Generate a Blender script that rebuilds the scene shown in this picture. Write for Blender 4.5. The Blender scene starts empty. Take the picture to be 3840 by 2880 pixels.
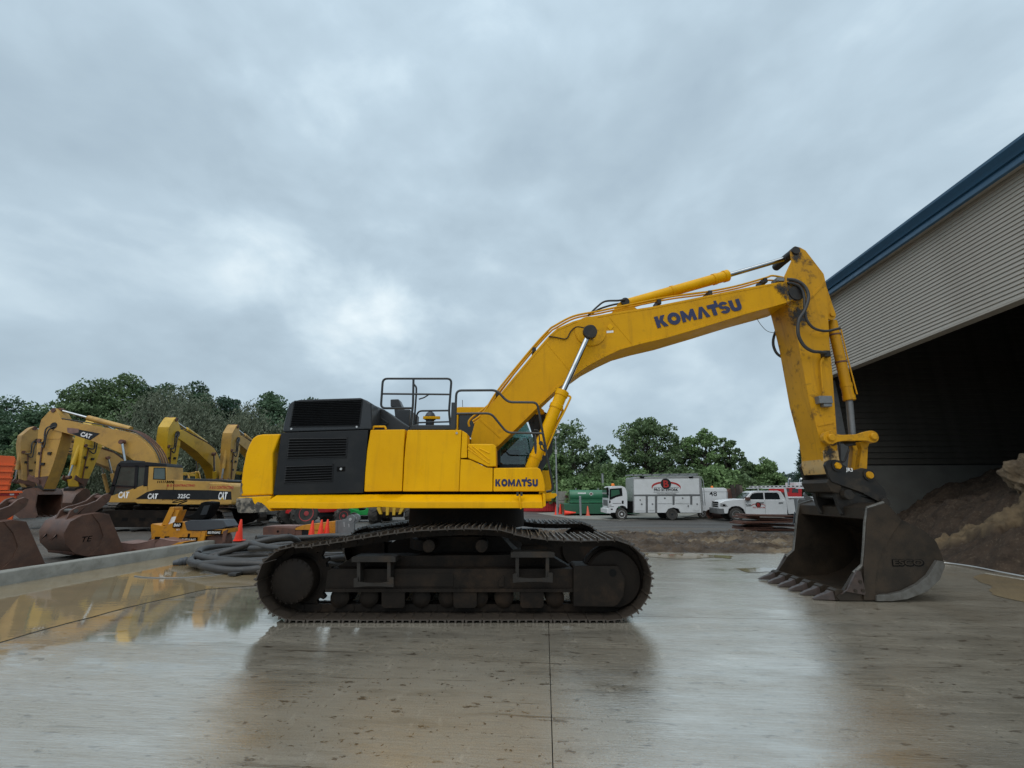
import bpy, bmesh, math, random
from mathutils import Vector, Matrix, noise as mnoise
import numpy as np
random.seed(7); rng = np.random.default_rng(7)
sc = bpy.context.scene
col = sc.collection
R = math.radians

# ------------------------------------------------------------ camera, sky, sun, exposure
CAM_H = 1.66; FPX = 1580.0; PITCH = math.atan(400/FPX)
cam_d = bpy.data.cameras.new('camera'); cam = bpy.data.objects.new('camera', cam_d); col.objects.link(cam)
cam.location = (0, 0, CAM_H); cam.rotation_euler = (math.pi/2+PITCH, 0, 0)
cam_d.sensor_width = 36; cam_d.lens = FPX/3840*36; cam_d.clip_start = .05; cam_d.clip_end = 2000
sc.camera = cam
SUN_EL, SUN_AZ = R(58), R(200)          # azimuth clockwise from +Y
sun_d = bpy.data.lights.new('sun', 'SUN'); sun = bpy.data.objects.new('sun', sun_d); col.objects.link(sun)
sun_d.energy = 1.5; sun_d.angle = R(75); sun_d.color = (1, .97, .93)
sd = Vector((math.sin(SUN_AZ)*math.cos(SUN_EL), math.cos(SUN_AZ)*math.cos(SUN_EL), math.sin(SUN_EL)))
sun.rotation_euler = (-sd).to_track_quat('-Z', 'Y').to_euler()
sc.view_settings.view_transform = 'Standard'; sc.view_settings.look = 'None'
sc.view_settings.exposure = 0.17; sc.view_settings.gamma = 1.0

SKX = 7.7
def world():
    w = bpy.data.worlds.new('World'); sc.world = w; w.use_nodes = True
    nt = w.node_tree; n = nt.nodes; L = nt.links; n.clear()
    out = n.new('ShaderNodeOutputWorld'); bg = n.new('ShaderNodeBackground'); bg.inputs[1].default_value = 1.0
    sky = n.new('ShaderNodeTexSky'); sky.sky_type = 'NISHITA'; sky.sun_disc = False
    sky.sun_elevation = SUN_EL; sky.sun_rotation = SUN_AZ
    sk = n.new('ShaderNodeMix'); sk.data_type = 'RGBA'; sk.blend_type = 'MULTIPLY'; sk.inputs[0].default_value = 1
    L.new(sky.outputs[0], sk.inputs[6]); sk.inputs[7].default_value = (.10, .10, .10, 1)
    tc = n.new('ShaderNodeTexCoord'); sep = n.new('ShaderNodeSeparateXYZ'); L.new(tc.outputs['Generated'], sep.inputs[0])
    def m(op, a, b=None, c=None, clamp=False):
        k = n.new('ShaderNodeMath'); k.operation = op; k.use_clamp = clamp
        for i, v in enumerate((a, b, c)):
            if v is None: continue
            if isinstance(v, (int, float)): k.inputs[i].default_value = v
            else: L.new(v, k.inputs[i])
        return k.outputs[0]
    mp = n.new('ShaderNodeMapping'); mp.inputs['Rotation'].default_value = (0, R(32), 0); mp.inputs['Scale'].default_value = (1.0, 1.0, 1.55); mp.inputs['Location'].default_value = (SKX, 0, 0)
    L.new(tc.outputs['Generated'], mp.inputs[0])
    def noise(sc_, det, rough, dist, src=mp.outputs[0]):
        k = n.new('ShaderNodeTexNoise'); k.inputs['Scale'].default_value = sc_; k.inputs['Detail'].default_value = det
        k.inputs['Roughness'].default_value = rough; k.inputs['Distortion'].default_value = dist; L.new(src, k.inputs[0]); return k.outputs[0]
    big = noise(2.0, 4, .5, .3); mid = noise(6.0, 6, .55, .2)
    v = m('ADD', m('MULTIPLY', big, .73), m('MULTIPLY', mid, .27))
    # thinner cloud, where more light comes through, low over the yard
    def glow(px, py, w_, amt):
        u, vv = px-1920, 1440-py
        d = Vector((u, FPX*math.cos(PITCH)-vv*math.sin(PITCH), FPX*math.sin(PITCH)+vv*math.cos(PITCH))).normalized()
        k = n.new('ShaderNodeVectorMath'); k.operation = 'DOT_PRODUCT'; L.new(tc.outputs['Generated'], k.inputs[0]); k.inputs[1].default_value = d
        a = m('MULTIPLY', m('SUBTRACT', k.outputs['Value'], 1), w_)
        return m('MULTIPLY', m('POWER', 2.718, a), amt)
    g = m('ADD', glow(1360, 1260, 80, .18), m('ADD', glow(960, 1010, 200, .12), glow(1500, 1040, 50, .04)))
    g = m('ADD', g, glow(880, 450, 110, .05))
    v = m('ADD', v, m('MULTIPLY', g, m('ADD', m('MULTIPLY', mid, 1.3), .35)))
    rp = n.new('ShaderNodeValToRGB'); L.new(v, rp.inputs[0])
    e = rp.color_ramp.elements; e[0].position = .34; e[0].color = (.345, .44, .52, 1); e[1].position = .82; e[1].color = (.90, .99, 1.02, 1)
    for p, c in ((.46, (.405, .51, .590, 1)), (.55, (.468, .585, .672, 1)), (.64, (.595, .72, .80, 1))):
        k = e.new(p); k.color = c
    # an overcast sky is brighter overhead than near the horizon
    zen = m('ADD', .93, m('MULTIPLY', m('POWER', m('MAXIMUM', sep.outputs[2], 0), 2), .30))
    cz = n.new('ShaderNodeMix'); cz.data_type = 'RGBA'; cz.blend_type = 'MULTIPLY'; cz.inputs[0].default_value = 1
    L.new(rp.outputs[0], cz.inputs[6]); L.new(zen, cz.inputs[7])
    mx = n.new('ShaderNodeMix'); mx.data_type = 'RGBA'; mx.inputs[0].default_value = .93
    L.new(sk.outputs[2], mx.inputs[6]); L.new(cz.outputs[2], mx.inputs[7])
    L.new(mx.outputs[2], bg.inputs[0]); L.new(bg.outputs[0], out.inputs[0])
world()

# ------------------------------------------------------------ pixel -> place
def ray(px, py):
    u, v = px-1920, 1440-py
    return Vector((u, FPX*math.cos(PITCH)-v*math.sin(PITCH), FPX*math.sin(PITCH)+v*math.cos(PITCH)))
def at(px, py, Y):
    r = ray(px, py); return Vector((0, 0, CAM_H))+r*(Y/r.y)
def gnd(px, py, z=0):
    r = ray(px, py); return Vector((0, 0, CAM_H))+r*((z-CAM_H)/r.z)
def xz(pts, Y):
    return [(at(a, b, Y).x, at(a, b, Y).z) for a, b in pts]

# ------------------------------------------------------------ mesh builder
class MB:
    def __init__(s): s.v = []; s.f = []
    def add(s, vs, fs):
        o = len(s.v); s.v += [tuple(x) for x in vs]; s.f += [tuple(i+o for i in f) for f in fs]; return s
    def box(s, x0, x1, y0, y1, z0, z1):
        return s.add([(x0,y0,z0),(x1,y0,z0),(x1,y1,z0),(x0,y1,z0),(x0,y0,z1),(x1,y0,z1),(x1,y1,z1),(x0,y1,z1)],
                     [(0,3,2,1),(4,5,6,7),(0,1,5,4),(1,2,6,5),(2,3,7,6),(3,0,4,7)])
    def obox(s, c, sx, sy, sz, M=None):
        vs = [Vector((a*sx/2, b*sy/2, d*sz/2)) for d in (-1,1) for a, b in ((-1,-1),(1,-1),(1,1),(-1,1))]
        if M is not None: vs = [M @ v for v in vs]
        return s.add([v+Vector(c) for v in vs], [(0,3,2,1),(4,5,6,7),(0,1,5,4),(1,2,6,5),(2,3,7,6),(3,0,4,7)])
    def prism(s, p, y0, y1):            # polygon in XZ pushed along Y
        n = len(p)
        if sum(p[i][0]*p[(i+1)%n][1]-p[(i+1)%n][0]*p[i][1] for i in range(n)) < 0: p = p[::-1]
        vs = [(a, y0, b) for a, b in p]+[(a, y1, b) for a, b in p]
        return s.add(vs, [tuple(range(n)), tuple(range(2*n-1, n-1, -1))]+[(i, i+n, (i+1)%n+n, (i+1)%n) for i in range(n)])
    def prism_z(s, p, z0, z1):          # polygon in XY pushed along Z
        n = len(p)
        if sum(p[i][0]*p[(i+1)%n][1]-p[(i+1)%n][0]*p[i][1] for i in range(n)) < 0: p = p[::-1]
        vs = [(a, b, z0) for a, b in p]+[(a, b, z1) for a, b in p]
        return s.add(vs, [tuple(range(n-1, -1, -1)), tuple(range(n, 2*n))]+[(i, (i+1)%n, (i+1)%n+n, i+n) for i in range(n)])
    def prism_x(s, p, x0, x1):          # polygon in YZ pushed along X
        n = len(p)
        if sum(p[i][0]*p[(i+1)%n][1]-p[(i+1)%n][0]*p[i][1] for i in range(n)) < 0: p = p[::-1]
        vs = [(x0, a, b) for a, b in p]+[(x1, a, b) for a, b in p]
        return s.add(vs, [tuple(range(n-1, -1, -1)), tuple(range(n, 2*n))]+[(i, (i+1)%n, (i+1)%n+n, i+n) for i in range(n)])
    def cyl(s, p0, p1, r0, r1=None, n=16, caps=True):
        r1 = r0 if r1 is None else r1; p0 = Vector(p0); p1 = Vector(p1); d = (p1-p0).normalized()
        a = d.orthogonal().normalized(); b = d.cross(a)
        vs = []
        for p, r in ((p0, r0), (p1, r1)):
            vs += [p+a*r*math.cos(2*math.pi*i/n)+b*r*math.sin(2*math.pi*i/n) for i in range(n)]
        fs = [(i, (i+1)%n, (i+1)%n+n, i+n) for i in range(n)]
        if caps: fs += [tuple(range(n-1, -1, -1)), tuple(range(n, 2*n))]
        return s.add(vs, fs)
    def lathe(s, p0, p1, prof, n=20):   # prof = [(t along axis in m, radius)]
        p0 = Vector(p0); d = (Vector(p1)-p0).normalized(); a = d.orthogonal().normalized(); b = d.cross(a); vs = []
        for t, r in prof:
            vs += [p0+d*t+a*r*math.cos(2*math.pi*i/n)+b*r*math.sin(2*math.pi*i/n) for i in range(n)]
        fs = []
        for k in range(len(prof)-1):
            fs += [(k*n+i, k*n+(i+1)%n, (k+1)*n+(i+1)%n, (k+1)*n+i) for i in range(n)]
        fs += [tuple(range(n-1, -1, -1)), tuple(range((len(prof)-1)*n, len(prof)*n))]
        return s.add(vs, fs)
    def tube(s, pts, r, n=8, smooth=0, closed=False):
        P = [Vector(p) for p in pts]
        if smooth: P = spline(P, smooth, closed)
        m = len(P); vs = []; prev = None
        for i in range(m):
            if closed: t = P[(i+1)%m]-P[i-1]
            else: t = P[min(i+1, m-1)]-P[max(i-1, 0)]
            t.normalize()
            if prev is None: a = t.orthogonal().normalized()
            else:
                a = prev-t*prev.dot(t)
                a = a.normalized() if a.length > 1e-6 else t.orthogonal().normalized()
            prev = a; b = t.cross(a); rr = r[i*len(r)//m] if isinstance(r, (list, tuple)) else r
            vs += [P[i]+a*rr*math.cos(2*math.pi*k/n)+b*rr*math.sin(2*math.pi*k/n) for k in range(n)]
        fs = []
        for i in range(m if closed else m-1):
            j = (i+1)%m; fs += [(i*n+k, i*n+(k+1)%n, j*n+(k+1)%n, j*n+k) for k in range(n)]
        if not closed: fs += [tuple(range(n-1, -1, -1)), tuple(range((m-1)*n, m*n))]
        return s.add(vs, fs)
    def strip(s, A, B):                 # quads between two polylines
        n = len(A); return s.add(list(A)+list(B), [(i, i+1, n+i+1, n+i) for i in range(n-1)])
    def build(s, name, m, parent=None, bevel=0, seg=2, smooth=True, off=None, ang=35):
        me = bpy.data.meshes.new(name)
        o = Vector(off) if off is not None else (Vector(parent['_o']) if parent is not None and '_o' in parent else Vector((0, 0, 0)))
        me.from_pydata([tuple(Vector(v)-o) for v in s.v], [], s.f)
        if bevel:
            bm = bmesh.new(); bm.from_mesh(me)
            bmesh.ops.remove_doubles(bm, verts=bm.verts, dist=1e-5)
            ed = [e for e in bm.edges if len(e.link_faces) == 2 and e.calc_face_angle(0) > R(28)]
            try: bmesh.ops.bevel(bm, geom=ed, offset=bevel, segments=seg, profile=.6, affect='EDGES', clamp_overlap=True)
            except Exception: pass
            bm.to_mesh(me); bm.free()
        if smooth:
            me.polygons.foreach_set('use_smooth', [True]*len(me.polygons)); me.set_sharp_from_angle(angle=R(ang))
        me.update()
        if m is not None: me.materials.append(MT[m] if isinstance(m, str) else m)
        ob = bpy.data.objects.new(name, me); col.objects.link(ob)
        if bevel and smooth:
            wn = ob.modifiers.new('weighted_normal', 'WEIGHTED_NORMAL'); wn.weight = 100; wn.keep_sharp = True
        if parent is not None: ob.parent = parent; ob['_o'] = tuple(o) if '_o' in parent else (0, 0, 0)
        return ob

def spline(P, k, closed=False):
    out = []; n = len(P)
    for i in range(n if closed else n-1):
        if closed: a, b, c, d = P[i-1], P[i], P[(i+1)%n], P[(i+2)%n]
        else: a, b, c, d = P[max(i-1, 0)], P[i], P[i+1], P[min(i+2, n-1)]
        for j in range(k):
            t = j/k
            out.append(.5*((2*b)+(c-a)*t+(2*a-5*b+4*c-d)*t*t+(3*b-a-3*c+d)*t**3))
    if not closed: out.append(P[-1])
    return out
def rounded(pts, r, k=5):
    """round the corners of a 3-D polyline"""
    P = [Vector(p) for p in pts]; out = [P[0]]
    for i in range(1, len(P)-1):
        a, b, c = P[i-1], P[i], P[i+1]; da = (a-b); dc = (c-b)
        rr = min(r, da.length*.45, dc.length*.45); p = b+da.normalized()*rr; q = b+dc.normalized()*rr
        for j in range(k+1):
            t = j/k; out.append(p*(1-t)**2+b*2*t*(1-t)+q*t*t)
    out.append(P[-1]); return out

def tag(o, label=None, cat=None, group=None, kind=None):
    if label: o['label'] = label
    if cat: o['category'] = cat
    if group: o['group'] = group
    if kind: o['kind'] = kind
    return o
def thing(name, label, cat, loc=(0,0,0), rz=0, group=None, world_coords=False):
    o = bpy.data.objects.new(name, None); col.objects.link(o); o.location = loc; o.rotation_euler = (0, 0, rz); o.empty_display_size = .2
    if world_coords: o['_o'] = tuple(loc)
    return tag(o, label, cat, group)
def copy_tree(o, parent=None):
    c = o.copy(); col.objects.link(c); c.parent = parent
    for ch in list(o.children): copy_tree(ch, c)
    return c

# ------------------------------------------------------------ materials
MT = {}
def mat(name, c, rough=.5, metal=0., c2=None, nscale=3., dirt=None, damt=.5, dscale=2.5, dlo=.52, dhi=.68, rvar=.12, bump=0., bscale=40., spec=.5, coat=0., ior=1.5, stretch=(1,1,1), trans=0., detail=5, streak=0.):
    m = bpy.data.materials.new(name); m.use_nodes = True; nt = m.node_tree; n = nt.nodes; L = nt.links
    b = n['Principled BSDF']; tc = n.new('ShaderNodeTexCoord'); mp = n.new('ShaderNodeMapping'); mp.inputs['Scale'].default_value = stretch
    L.new(tc.outputs['Object'], mp.inputs[0])
    def nz(s_, d=detail, r=.6, src=mp.outputs[0]):
        k = n.new('ShaderNodeTexNoise'); k.inputs['Scale'].default_value = s_; k.inputs['Detail'].default_value = d; k.inputs['Roughness'].default_value = r; L.new(src, k.inputs[0]); return k.outputs[0]
    c2 = c2 or tuple(x*.82 for x in c)
    mx = n.new('ShaderNodeMix'); mx.data_type = 'RGBA'; mx.inputs[6].default_value = (*c, 1); mx.inputs[7].default_value = (*c2, 1)
    n1 = nz(nscale); mr = n.new('ShaderNodeMapRange'); mr.inputs[1].default_value = .35; mr.inputs[2].default_value = .65; L.new(n1, mr.inputs[0]); L.new(mr.outputs[0], mx.inputs[0])
    cur = mx.outputs[2]; rsrc = n1
    if dirt:
        n2 = nz(dscale, 8, .68); r2 = n.new('ShaderNodeMapRange'); r2.inputs[1].default_value = dlo; r2.inputs[2].default_value = dhi; r2.inputs[4].default_value = damt; L.new(n2, r2.inputs[0])
        m2 = n.new('ShaderNodeMix'); m2.data_type = 'RGBA'; L.new(r2.outputs[0], m2.inputs[0]); L.new(cur, m2.inputs[6]); m2.inputs[7].default_value = (*dirt, 1)
        cur = m2.outputs[2]; rsrc = n2
    if streak:
        ms = n.new('ShaderNodeMapping'); ms.inputs['Scale'].default_value = (1, 1, .09); L.new(tc.outputs['Object'], ms.inputs[0])
        n3 = nz(9, 6, .65, ms.outputs[0]); r3 = n.new('ShaderNodeMapRange'); r3.inputs[1].default_value = .52; r3.inputs[2].default_value = .78; r3.inputs[4].default_value = streak; L.new(n3, r3.inputs[0])
        m3 = n.new('ShaderNodeMix'); m3.data_type = 'RGBA'; L.new(r3.outputs[0], m3.inputs[0]); L.new(cur, m3.inputs[6]); m3.inputs[7].default_value = (c[0]*.45, c[1]*.42, c[2]*.5+.01, 1)
        n4 = nz(45, 3, .6); r4 = n.new('ShaderNodeMapRange'); r4.inputs[1].default_value = .66; r4.inputs[2].default_value = .72; r4.inputs[4].default_value = .6; L.new(n4, r4.inputs[0])
        m4 = n.new('ShaderNodeMix'); m4.data_type = 'RGBA'; L.new(r4.outputs[0], m4.inputs[0]); L.new(m3.outputs[2], m4.inputs[6]); m4.inputs[7].default_value = (c[0]*.5, c[1]*.45, c[2]*.5+.012, 1)
        cur = m4.outputs[2]
    L.new(cur, b.inputs['Base Color'])
    rr = n.new('ShaderNodeMapRange'); rr.inputs[1].default_value = .3; rr.inputs[2].default_value = .7; rr.inputs[3].default_value = max(.02, rough-rvar); rr.inputs[4].default_value = min(1, rough+rvar); L.new(rsrc, rr.inputs[0]); L.new(rr.outputs[0], b.inputs['Roughness'])
    b.inputs['Metallic'].default_value = metal; b.inputs['Specular IOR Level'].default_value = spec; b.inputs['IOR'].default_value = ior
    if coat: b.inputs['Coat Weight'].default_value = coat; b.inputs['Coat Roughness'].default_value = .12
    if trans: b.inputs['Transmission Weight'].default_value = trans
    if bump:
        bp = n.new('ShaderNodeBump'); bp.inputs['Strength'].default_value = bump; bp.inputs['Distance'].default_value = .02; L.new(nz(bscale, 6, .6), bp.inputs['Height']); L.new(bp.outputs[0], b.inputs['Normal'])
    MT[name] = m; return m
YEL = (.76, .392, .0)
mat('yellow', YEL, .36, c2=(.68, .335, .0), nscale=1.2, dirt=(.18, .10, .03), damt=.35, dscale=3.0, dlo=.60, dhi=.8, spec=.16, bump=.03, bscale=90, streak=.35)
mat('yellow_boom', (.64, .315, .001), .45, spec=.16, c2=(.57, .275, .002), nscale=1.5, dirt=(.11, .06, .022), damt=.75, dscale=2.2, dlo=.58, dhi=.80, bump=.05, bscale=60, streak=.45)
mat('yellow_worn', (.56, .27, .004), .5, spec=.2, c2=(.48, .235, .012), nscale=2, dirt=(.06, .04, .022), damt=.9, dscale=4.5, dlo=.54, dhi=.70, bump=.08, bscale=50, streak=.7)
mat('yellow_chipped', (.50, .30, .09), .55, c2=(.40, .27, .11), nscale=5, dirt=(.06, .038, .02), damt=.9, dscale=7, dlo=.53, dhi=.64, bump=.12, bscale=40)
mat('chipped_corner', (.30, .26, .20), .7, c2=(.05, .045, .04), nscale=6, dirt=(.02, .02, .018), damt=.9, dscale=5, dlo=.48, dhi=.55, bump=.5, bscale=14)
mat('black_panel', (.009, .010, .0115), .45, spec=.3, c2=(.006, .007, .008), nscale=2, dirt=(.03, .03, .028), damt=.3, dscale=3)
mat('dark_grey', (.024, .027, .030), .4, spec=.4, c2=(.018, .021, .024))
mat('rail', (.02, .024, .026), .38)
mat('black', (.005, .005, .005), .7, spec=.1)
mat('rubber', (.022, .022, .022), .55, c2=(.035, .034, .032), nscale=8)
mat('tyre', (.030, .029, .027), .75, c2=(.075, .068, .058), nscale=4, bump=.2, bscale=20)
mat('chrome', (.50, .52, .53), .12, metal=1.0, rvar=.05, dirt=(.25, .24, .22), damt=.5)
mat('track_steel', (.048, .037, .028), .5, c2=(.024, .019, .015), nscale=6, dirt=(.15, .105, .065), damt=.55, dscale=5, dlo=.5, dhi=.72, bump=.25, bscale=25)
mat('frame_dark', (.0085, .0068, .0055), .6, spec=.12, c2=(.016, .012, .009), nscale=3, dirt=(.052, .031, .018), damt=.6, dscale=1.5, dlo=.52, dhi=.78, bump=.15, bscale=30)
mat('bucket_steel', (.034, .026, .019), .5, spec=.22, c2=(.020, .016, .012), nscale=2.2, dirt=(.062, .042, .026), damt=.7, dscale=1.6, dlo=.45, dhi=.7, bump=.15, bscale=35, metal=.15)
mat('bucket_edge', (.135, .13, .118), .45, c2=(.08, .074, .064), nscale=10, metal=.4, bump=.2)
mat('tooth', (.066, .044, .036), .4, c2=(.036, .026, .022), nscale=8, metal=.2)
mat('coupler', (.013, .0125, .012), .45, spec=.3, c2=(.024, .020, .016), nscale=4, dirt=(.06, .045, .03), damt=.5, dscale=4)
mat('grouser_edge', (.20, .165, .125), .4, c2=(.09, .07, .052), nscale=9, metal=.3)
mat('glass_green_refl', (.055, .080, .070), .08, rvar=.02, spec=.8, c2=(.03, .045, .04), nscale=1.5)  # opaque pane, greenish reflection painted into its base colour
mat('navy', (.012, .018, .075), .4)
mat('white', (.72, .73, .73), .35, c2=(.66, .67, .67), nscale=2, coat=.2)
mat('white_dirty', (.70, .71, .71), .4, c2=(.62, .63, .62), nscale=1.5, dirt=(.28, .22, .16), damt=.5, dscale=1.6, dlo=.58, dhi=.8)
mat('lettering_white', (.8, .8, .78), .5)
mat('lettering_red', (.45, .03, .025), .5)
mat('lettering_black', (.015, .015, .017), .5)
mat('concrete', (.27, .262, .228), .75, c2=(.20, .192, .165), nscale=3, dirt=(.15, .14, .115), damt=.6, dscale=4, bump=.25, bscale=60, detail=8)
mat('concrete_wall', (.15, .147, .132), .8, spec=.2, c2=(.12, .117, .105), nscale=1.2, dirt=(.13, .12, .1), damt=.6, dscale=1.0, bump=.15)  # colour darkened as well, to add shade inside the shed
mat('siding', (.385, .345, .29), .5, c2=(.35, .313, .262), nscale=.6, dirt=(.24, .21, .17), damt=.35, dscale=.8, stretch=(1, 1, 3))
mat('siding_shaded', (.075, .070, .060), .6, spec=.2)  # shaded copy of the siding: interior gloom put into the colour
mat('step_steel', (.026, .023, .020), .55, spec=.2, c2=(.016, .014, .012), nscale=5, dirt=(.06, .04, .025), damt=.6)
mat('blue_trim', (.028, .090, .160), .4, c2=(.024, .078, .14), coat=.1)
mat('roof_metal', (.25, .27, .28), .4)
mat('cat_yellow', (.50, .285, .055), .5, c2=(.42, .24, .05), nscale=1.2, dirt=(.17, .105, .05), damt=.7, dscale=1.6, dlo=.5, dhi=.75, bump=.05)
mat('cat_yellow_dull', (.46, .27, .075), .55, c2=(.38, .225, .07), nscale=1.2, dirt=(.15, .09, .05), damt=.75, dscale=1.6, dlo=.5, dhi=.75)
mat('cat_yellow_bright', (.62, .38, .02), .45, c2=(.54, .33, .02), nscale=1.2, dirt=(.14, .10, .03), damt=.6, dscale=1.6, dlo=.54, dhi=.75)
mat('rust', (.135, .058, .036), .7, c2=(.085, .042, .032), nscale=4, dirt=(.05, .034, .03), damt=.6, dscale=3, bump=.3, bscale=30)
mat('rust_bucket', (.115, .056, .036), .5, c2=(.066, .036, .026), nscale=2.5, dirt=(.165, .088, .055), damt=.55, dscale=2, dlo=.5, dhi=.7, bump=.2, bscale=30)
mat('rust_pink', (.22, .125, .10), .6, c2=(.15, .085, .07), nscale=4, bump=.2)
mat('orange', (.80, .125, .022), .42, c2=(.72, .105, .02), nscale=1.5)
mat('orange_dark', (.45, .055, .014), .5)
mat('cone', (.95, .055, .02), .45, c2=(.85, .05, .02))
mat('cone_faded', (.85, .16, .09), .6)
mat('roller_yellow', (.56, .24, .014), .45, c2=(.48, .2, .014), nscale=3, dirt=(.2, .09, .03), damt=.8, dscale=5)
mat('slate_plastic', (.055, .062, .07), .5, c2=(.045, .05, .058))
mat('hose', (.040, .038, .036), .5, c2=(.028, .027, .026), nscale=6, dirt=(.09, .08, .065), damt=.4, dscale=3, bump=.1)
mat('green_tank', (.035, .17, .085), .4, c2=(.03, .14, .072), nscale=1.5, coat=.1)
mat('green_tank_dark', (.028, .115, .062), .45)
mat('green_bright', (.01, .32, .06), .4)
mat('red', (.50, .02, .022), .42, c2=(.42, .018, .02))
mat('red_rim', (.50, .07, .07), .5)
mat('galv', (.36, .37, .37), .4, c2=(.28, .29, .29), nscale=4, metal=.5)
mat('grey_metal', (.20, .205, .205), .45, c2=(.14, .145, .145), nscale=3, metal=.3)
mat('silver', (.55, .55, .54), .35, metal=.6)
mat('glass_dark', (.012, .016, .017), .06, rvar=.02, spec=.8)
mat('wood', (.16, .13, .10), .8, c2=(.10, .08, .065), nscale=6, stretch=(4, 4, .5), bump=.3)
mat('bark', (.060, .048, .037), .9, c2=(.04, .032, .026), nscale=3, bump=.5, bscale=12)
mat('soil', (.074, .050, .034), .85, c2=(.040, .027, .019), nscale=3, dirt=(.125, .092, .062), damt=.6, dscale=14, dlo=.55, dhi=.65, bump=.8, bscale=14, detail=9)
mat('sand', (.20, .142, .084), .9, c2=(.11, .078, .048), nscale=3, dirt=(.12, .09, .06), damt=.6, dscale=6, bump=.8, bscale=12, detail=9)
mat('amber', (.9, .22, .02), .2)
def mat_glass(name, tint, alpha):
    m = bpy.data.materials.new(name); m.use_nodes = True; nt = m.node_tree; n = nt.nodes; L = nt.links; n.clear()
    out = n.new('ShaderNodeOutputMaterial'); t = n.new('ShaderNodeBsdfTransparent'); t.inputs[0].default_value = (*tint, 1)
    g = n.new('ShaderNodeBsdfGlossy'); g.inputs['Roughness'].default_value = .02; mx = n.new('ShaderNodeMixShader'); fr = n.new('ShaderNodeFresnel'); fr.inputs[0].default_value = 1.5
    ad = n.new('ShaderNodeMath'); ad.operation = 'ADD'; ad.use_clamp = True; ad.inputs[1].default_value = alpha; L.new(fr.outputs[0], ad.inputs[0])
    L.new(ad.outputs[0], mx.inputs[0]); L.new(t.outputs[0], mx.inputs[1]); L.new(g.outputs[0], mx.inputs[2]); L.new(mx.outputs[0], out.inputs[0]); MT[name] = m
mat_glass('glass', (.55, .68, .66), .05)
mat_glass('glass_smoke', (.28, .34, .34), .06)

def mat_stain(name, c, r0, r1):
    m = bpy.data.materials.new(name); m.use_nodes = True; nt = m.node_tree; n = nt.nodes; L = nt.links; b = n['Principled BSDF']; b.inputs['Base Color'].default_value = (*c, 1); b.inputs['Roughness'].default_value = .45
    tc = n.new('ShaderNodeTexCoord'); ln = n.new('ShaderNodeVectorMath'); ln.operation = 'LENGTH'; L.new(tc.outputs['Object'], ln.inputs[0])
    fr = n.new('ShaderNodeMapRange'); L.new(ln.outputs['Value'], fr.inputs[0]); fr.inputs[1].default_value = r0; fr.inputs[2].default_value = r1; fr.inputs[3].default_value = .20; fr.inputs[4].default_value = -.34
    nz = n.new('ShaderNodeTexNoise'); nz.inputs['Scale'].default_value = 13; nz.inputs['Detail'].default_value = 9; nz.inputs['Roughness'].default_value = .7; L.new(tc.outputs['Object'], nz.inputs[0])
    ad = n.new('ShaderNodeMath'); L.new(fr.outputs[0], ad.inputs[0]); L.new(nz.outputs[0], ad.inputs[1]); th = n.new('ShaderNodeMapRange'); L.new(ad.outputs[0], th.inputs[0]); th.inputs[1].default_value = .48; th.inputs[2].default_value = .66; th.inputs[4].default_value = .88
    L.new(th.outputs[0], b.inputs['Alpha']); MT[name] = m
mat_stain('grease_stain', (.010, .009, .008), .05, .55)
mat_stain('grease_small', (.012, .010, .008), .02, .30)
# ------------------------------------------------------------ lettering
def glyph_strokes(ch):
    K = {'K': [[(0,0),(.36,0),(.36,1),(0,1)], [(.36,.36),(.36,.60),(.62,1),(1.02,1),(.66,.50)], [(.40,.44),(.66,.62),(1.08,0),(.66,0)]],
         'M': [[(0,0),(.35,0),(.35,1),(.06,1)], [(1.05,0),(1.40,0),(1.34,1),(1.05,1)], [(.35,1),(.35,.46),(.70,-.02),(.70,.46)], [(1.05,1),(1.05,.46),(.70,-.02),(.70,.46)]],
         'A': [[(0,0),(.40,0),(.62,.66),(.74,1),(.42,1)], [(.62,.66),(.74,1),(1.2,0),(.80,0)]],
         'T': [[(0,.66),(0,1),(1.06,1),(1.06,.66)], [(.34,0),(.72,0),(.72,.66),(.34,.66)]],
         'U': [[(0,.34),(.37,.38),(.37,1),(0,1)], [(.68,.38),(1.05,.34),(1.05,1),(.68,1)], [(0,.34),(.07,.12),(.24,0),(.525,-.03),(.525,.28),(.42,.30),(.37,.38)], [(1.05,.34),(.98,.12),(.81,0),(.525,-.03),(.525,.28),(.63,.30),(.68,.38)]]}
    return K[ch]
def arc_band(cx, cy, rx, ry, ix, iy, a0, a1, k=10):
    out = []
    for i in range(k):
        t0 = R(a0+(a1-a0)*i/k); t1 = R(a0+(a1-a0)*(i+1)/k)
        out.append([(cx+rx*math.cos(t0), cy+ry*math.sin(t0)), (cx+rx*math.cos(t1), cy+ry*math.sin(t1)), (cx+ix*math.cos(t1), cy+iy*math.sin(t1)), (cx+ix*math.cos(t0), cy+iy*math.sin(t0))])
    return out
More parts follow.
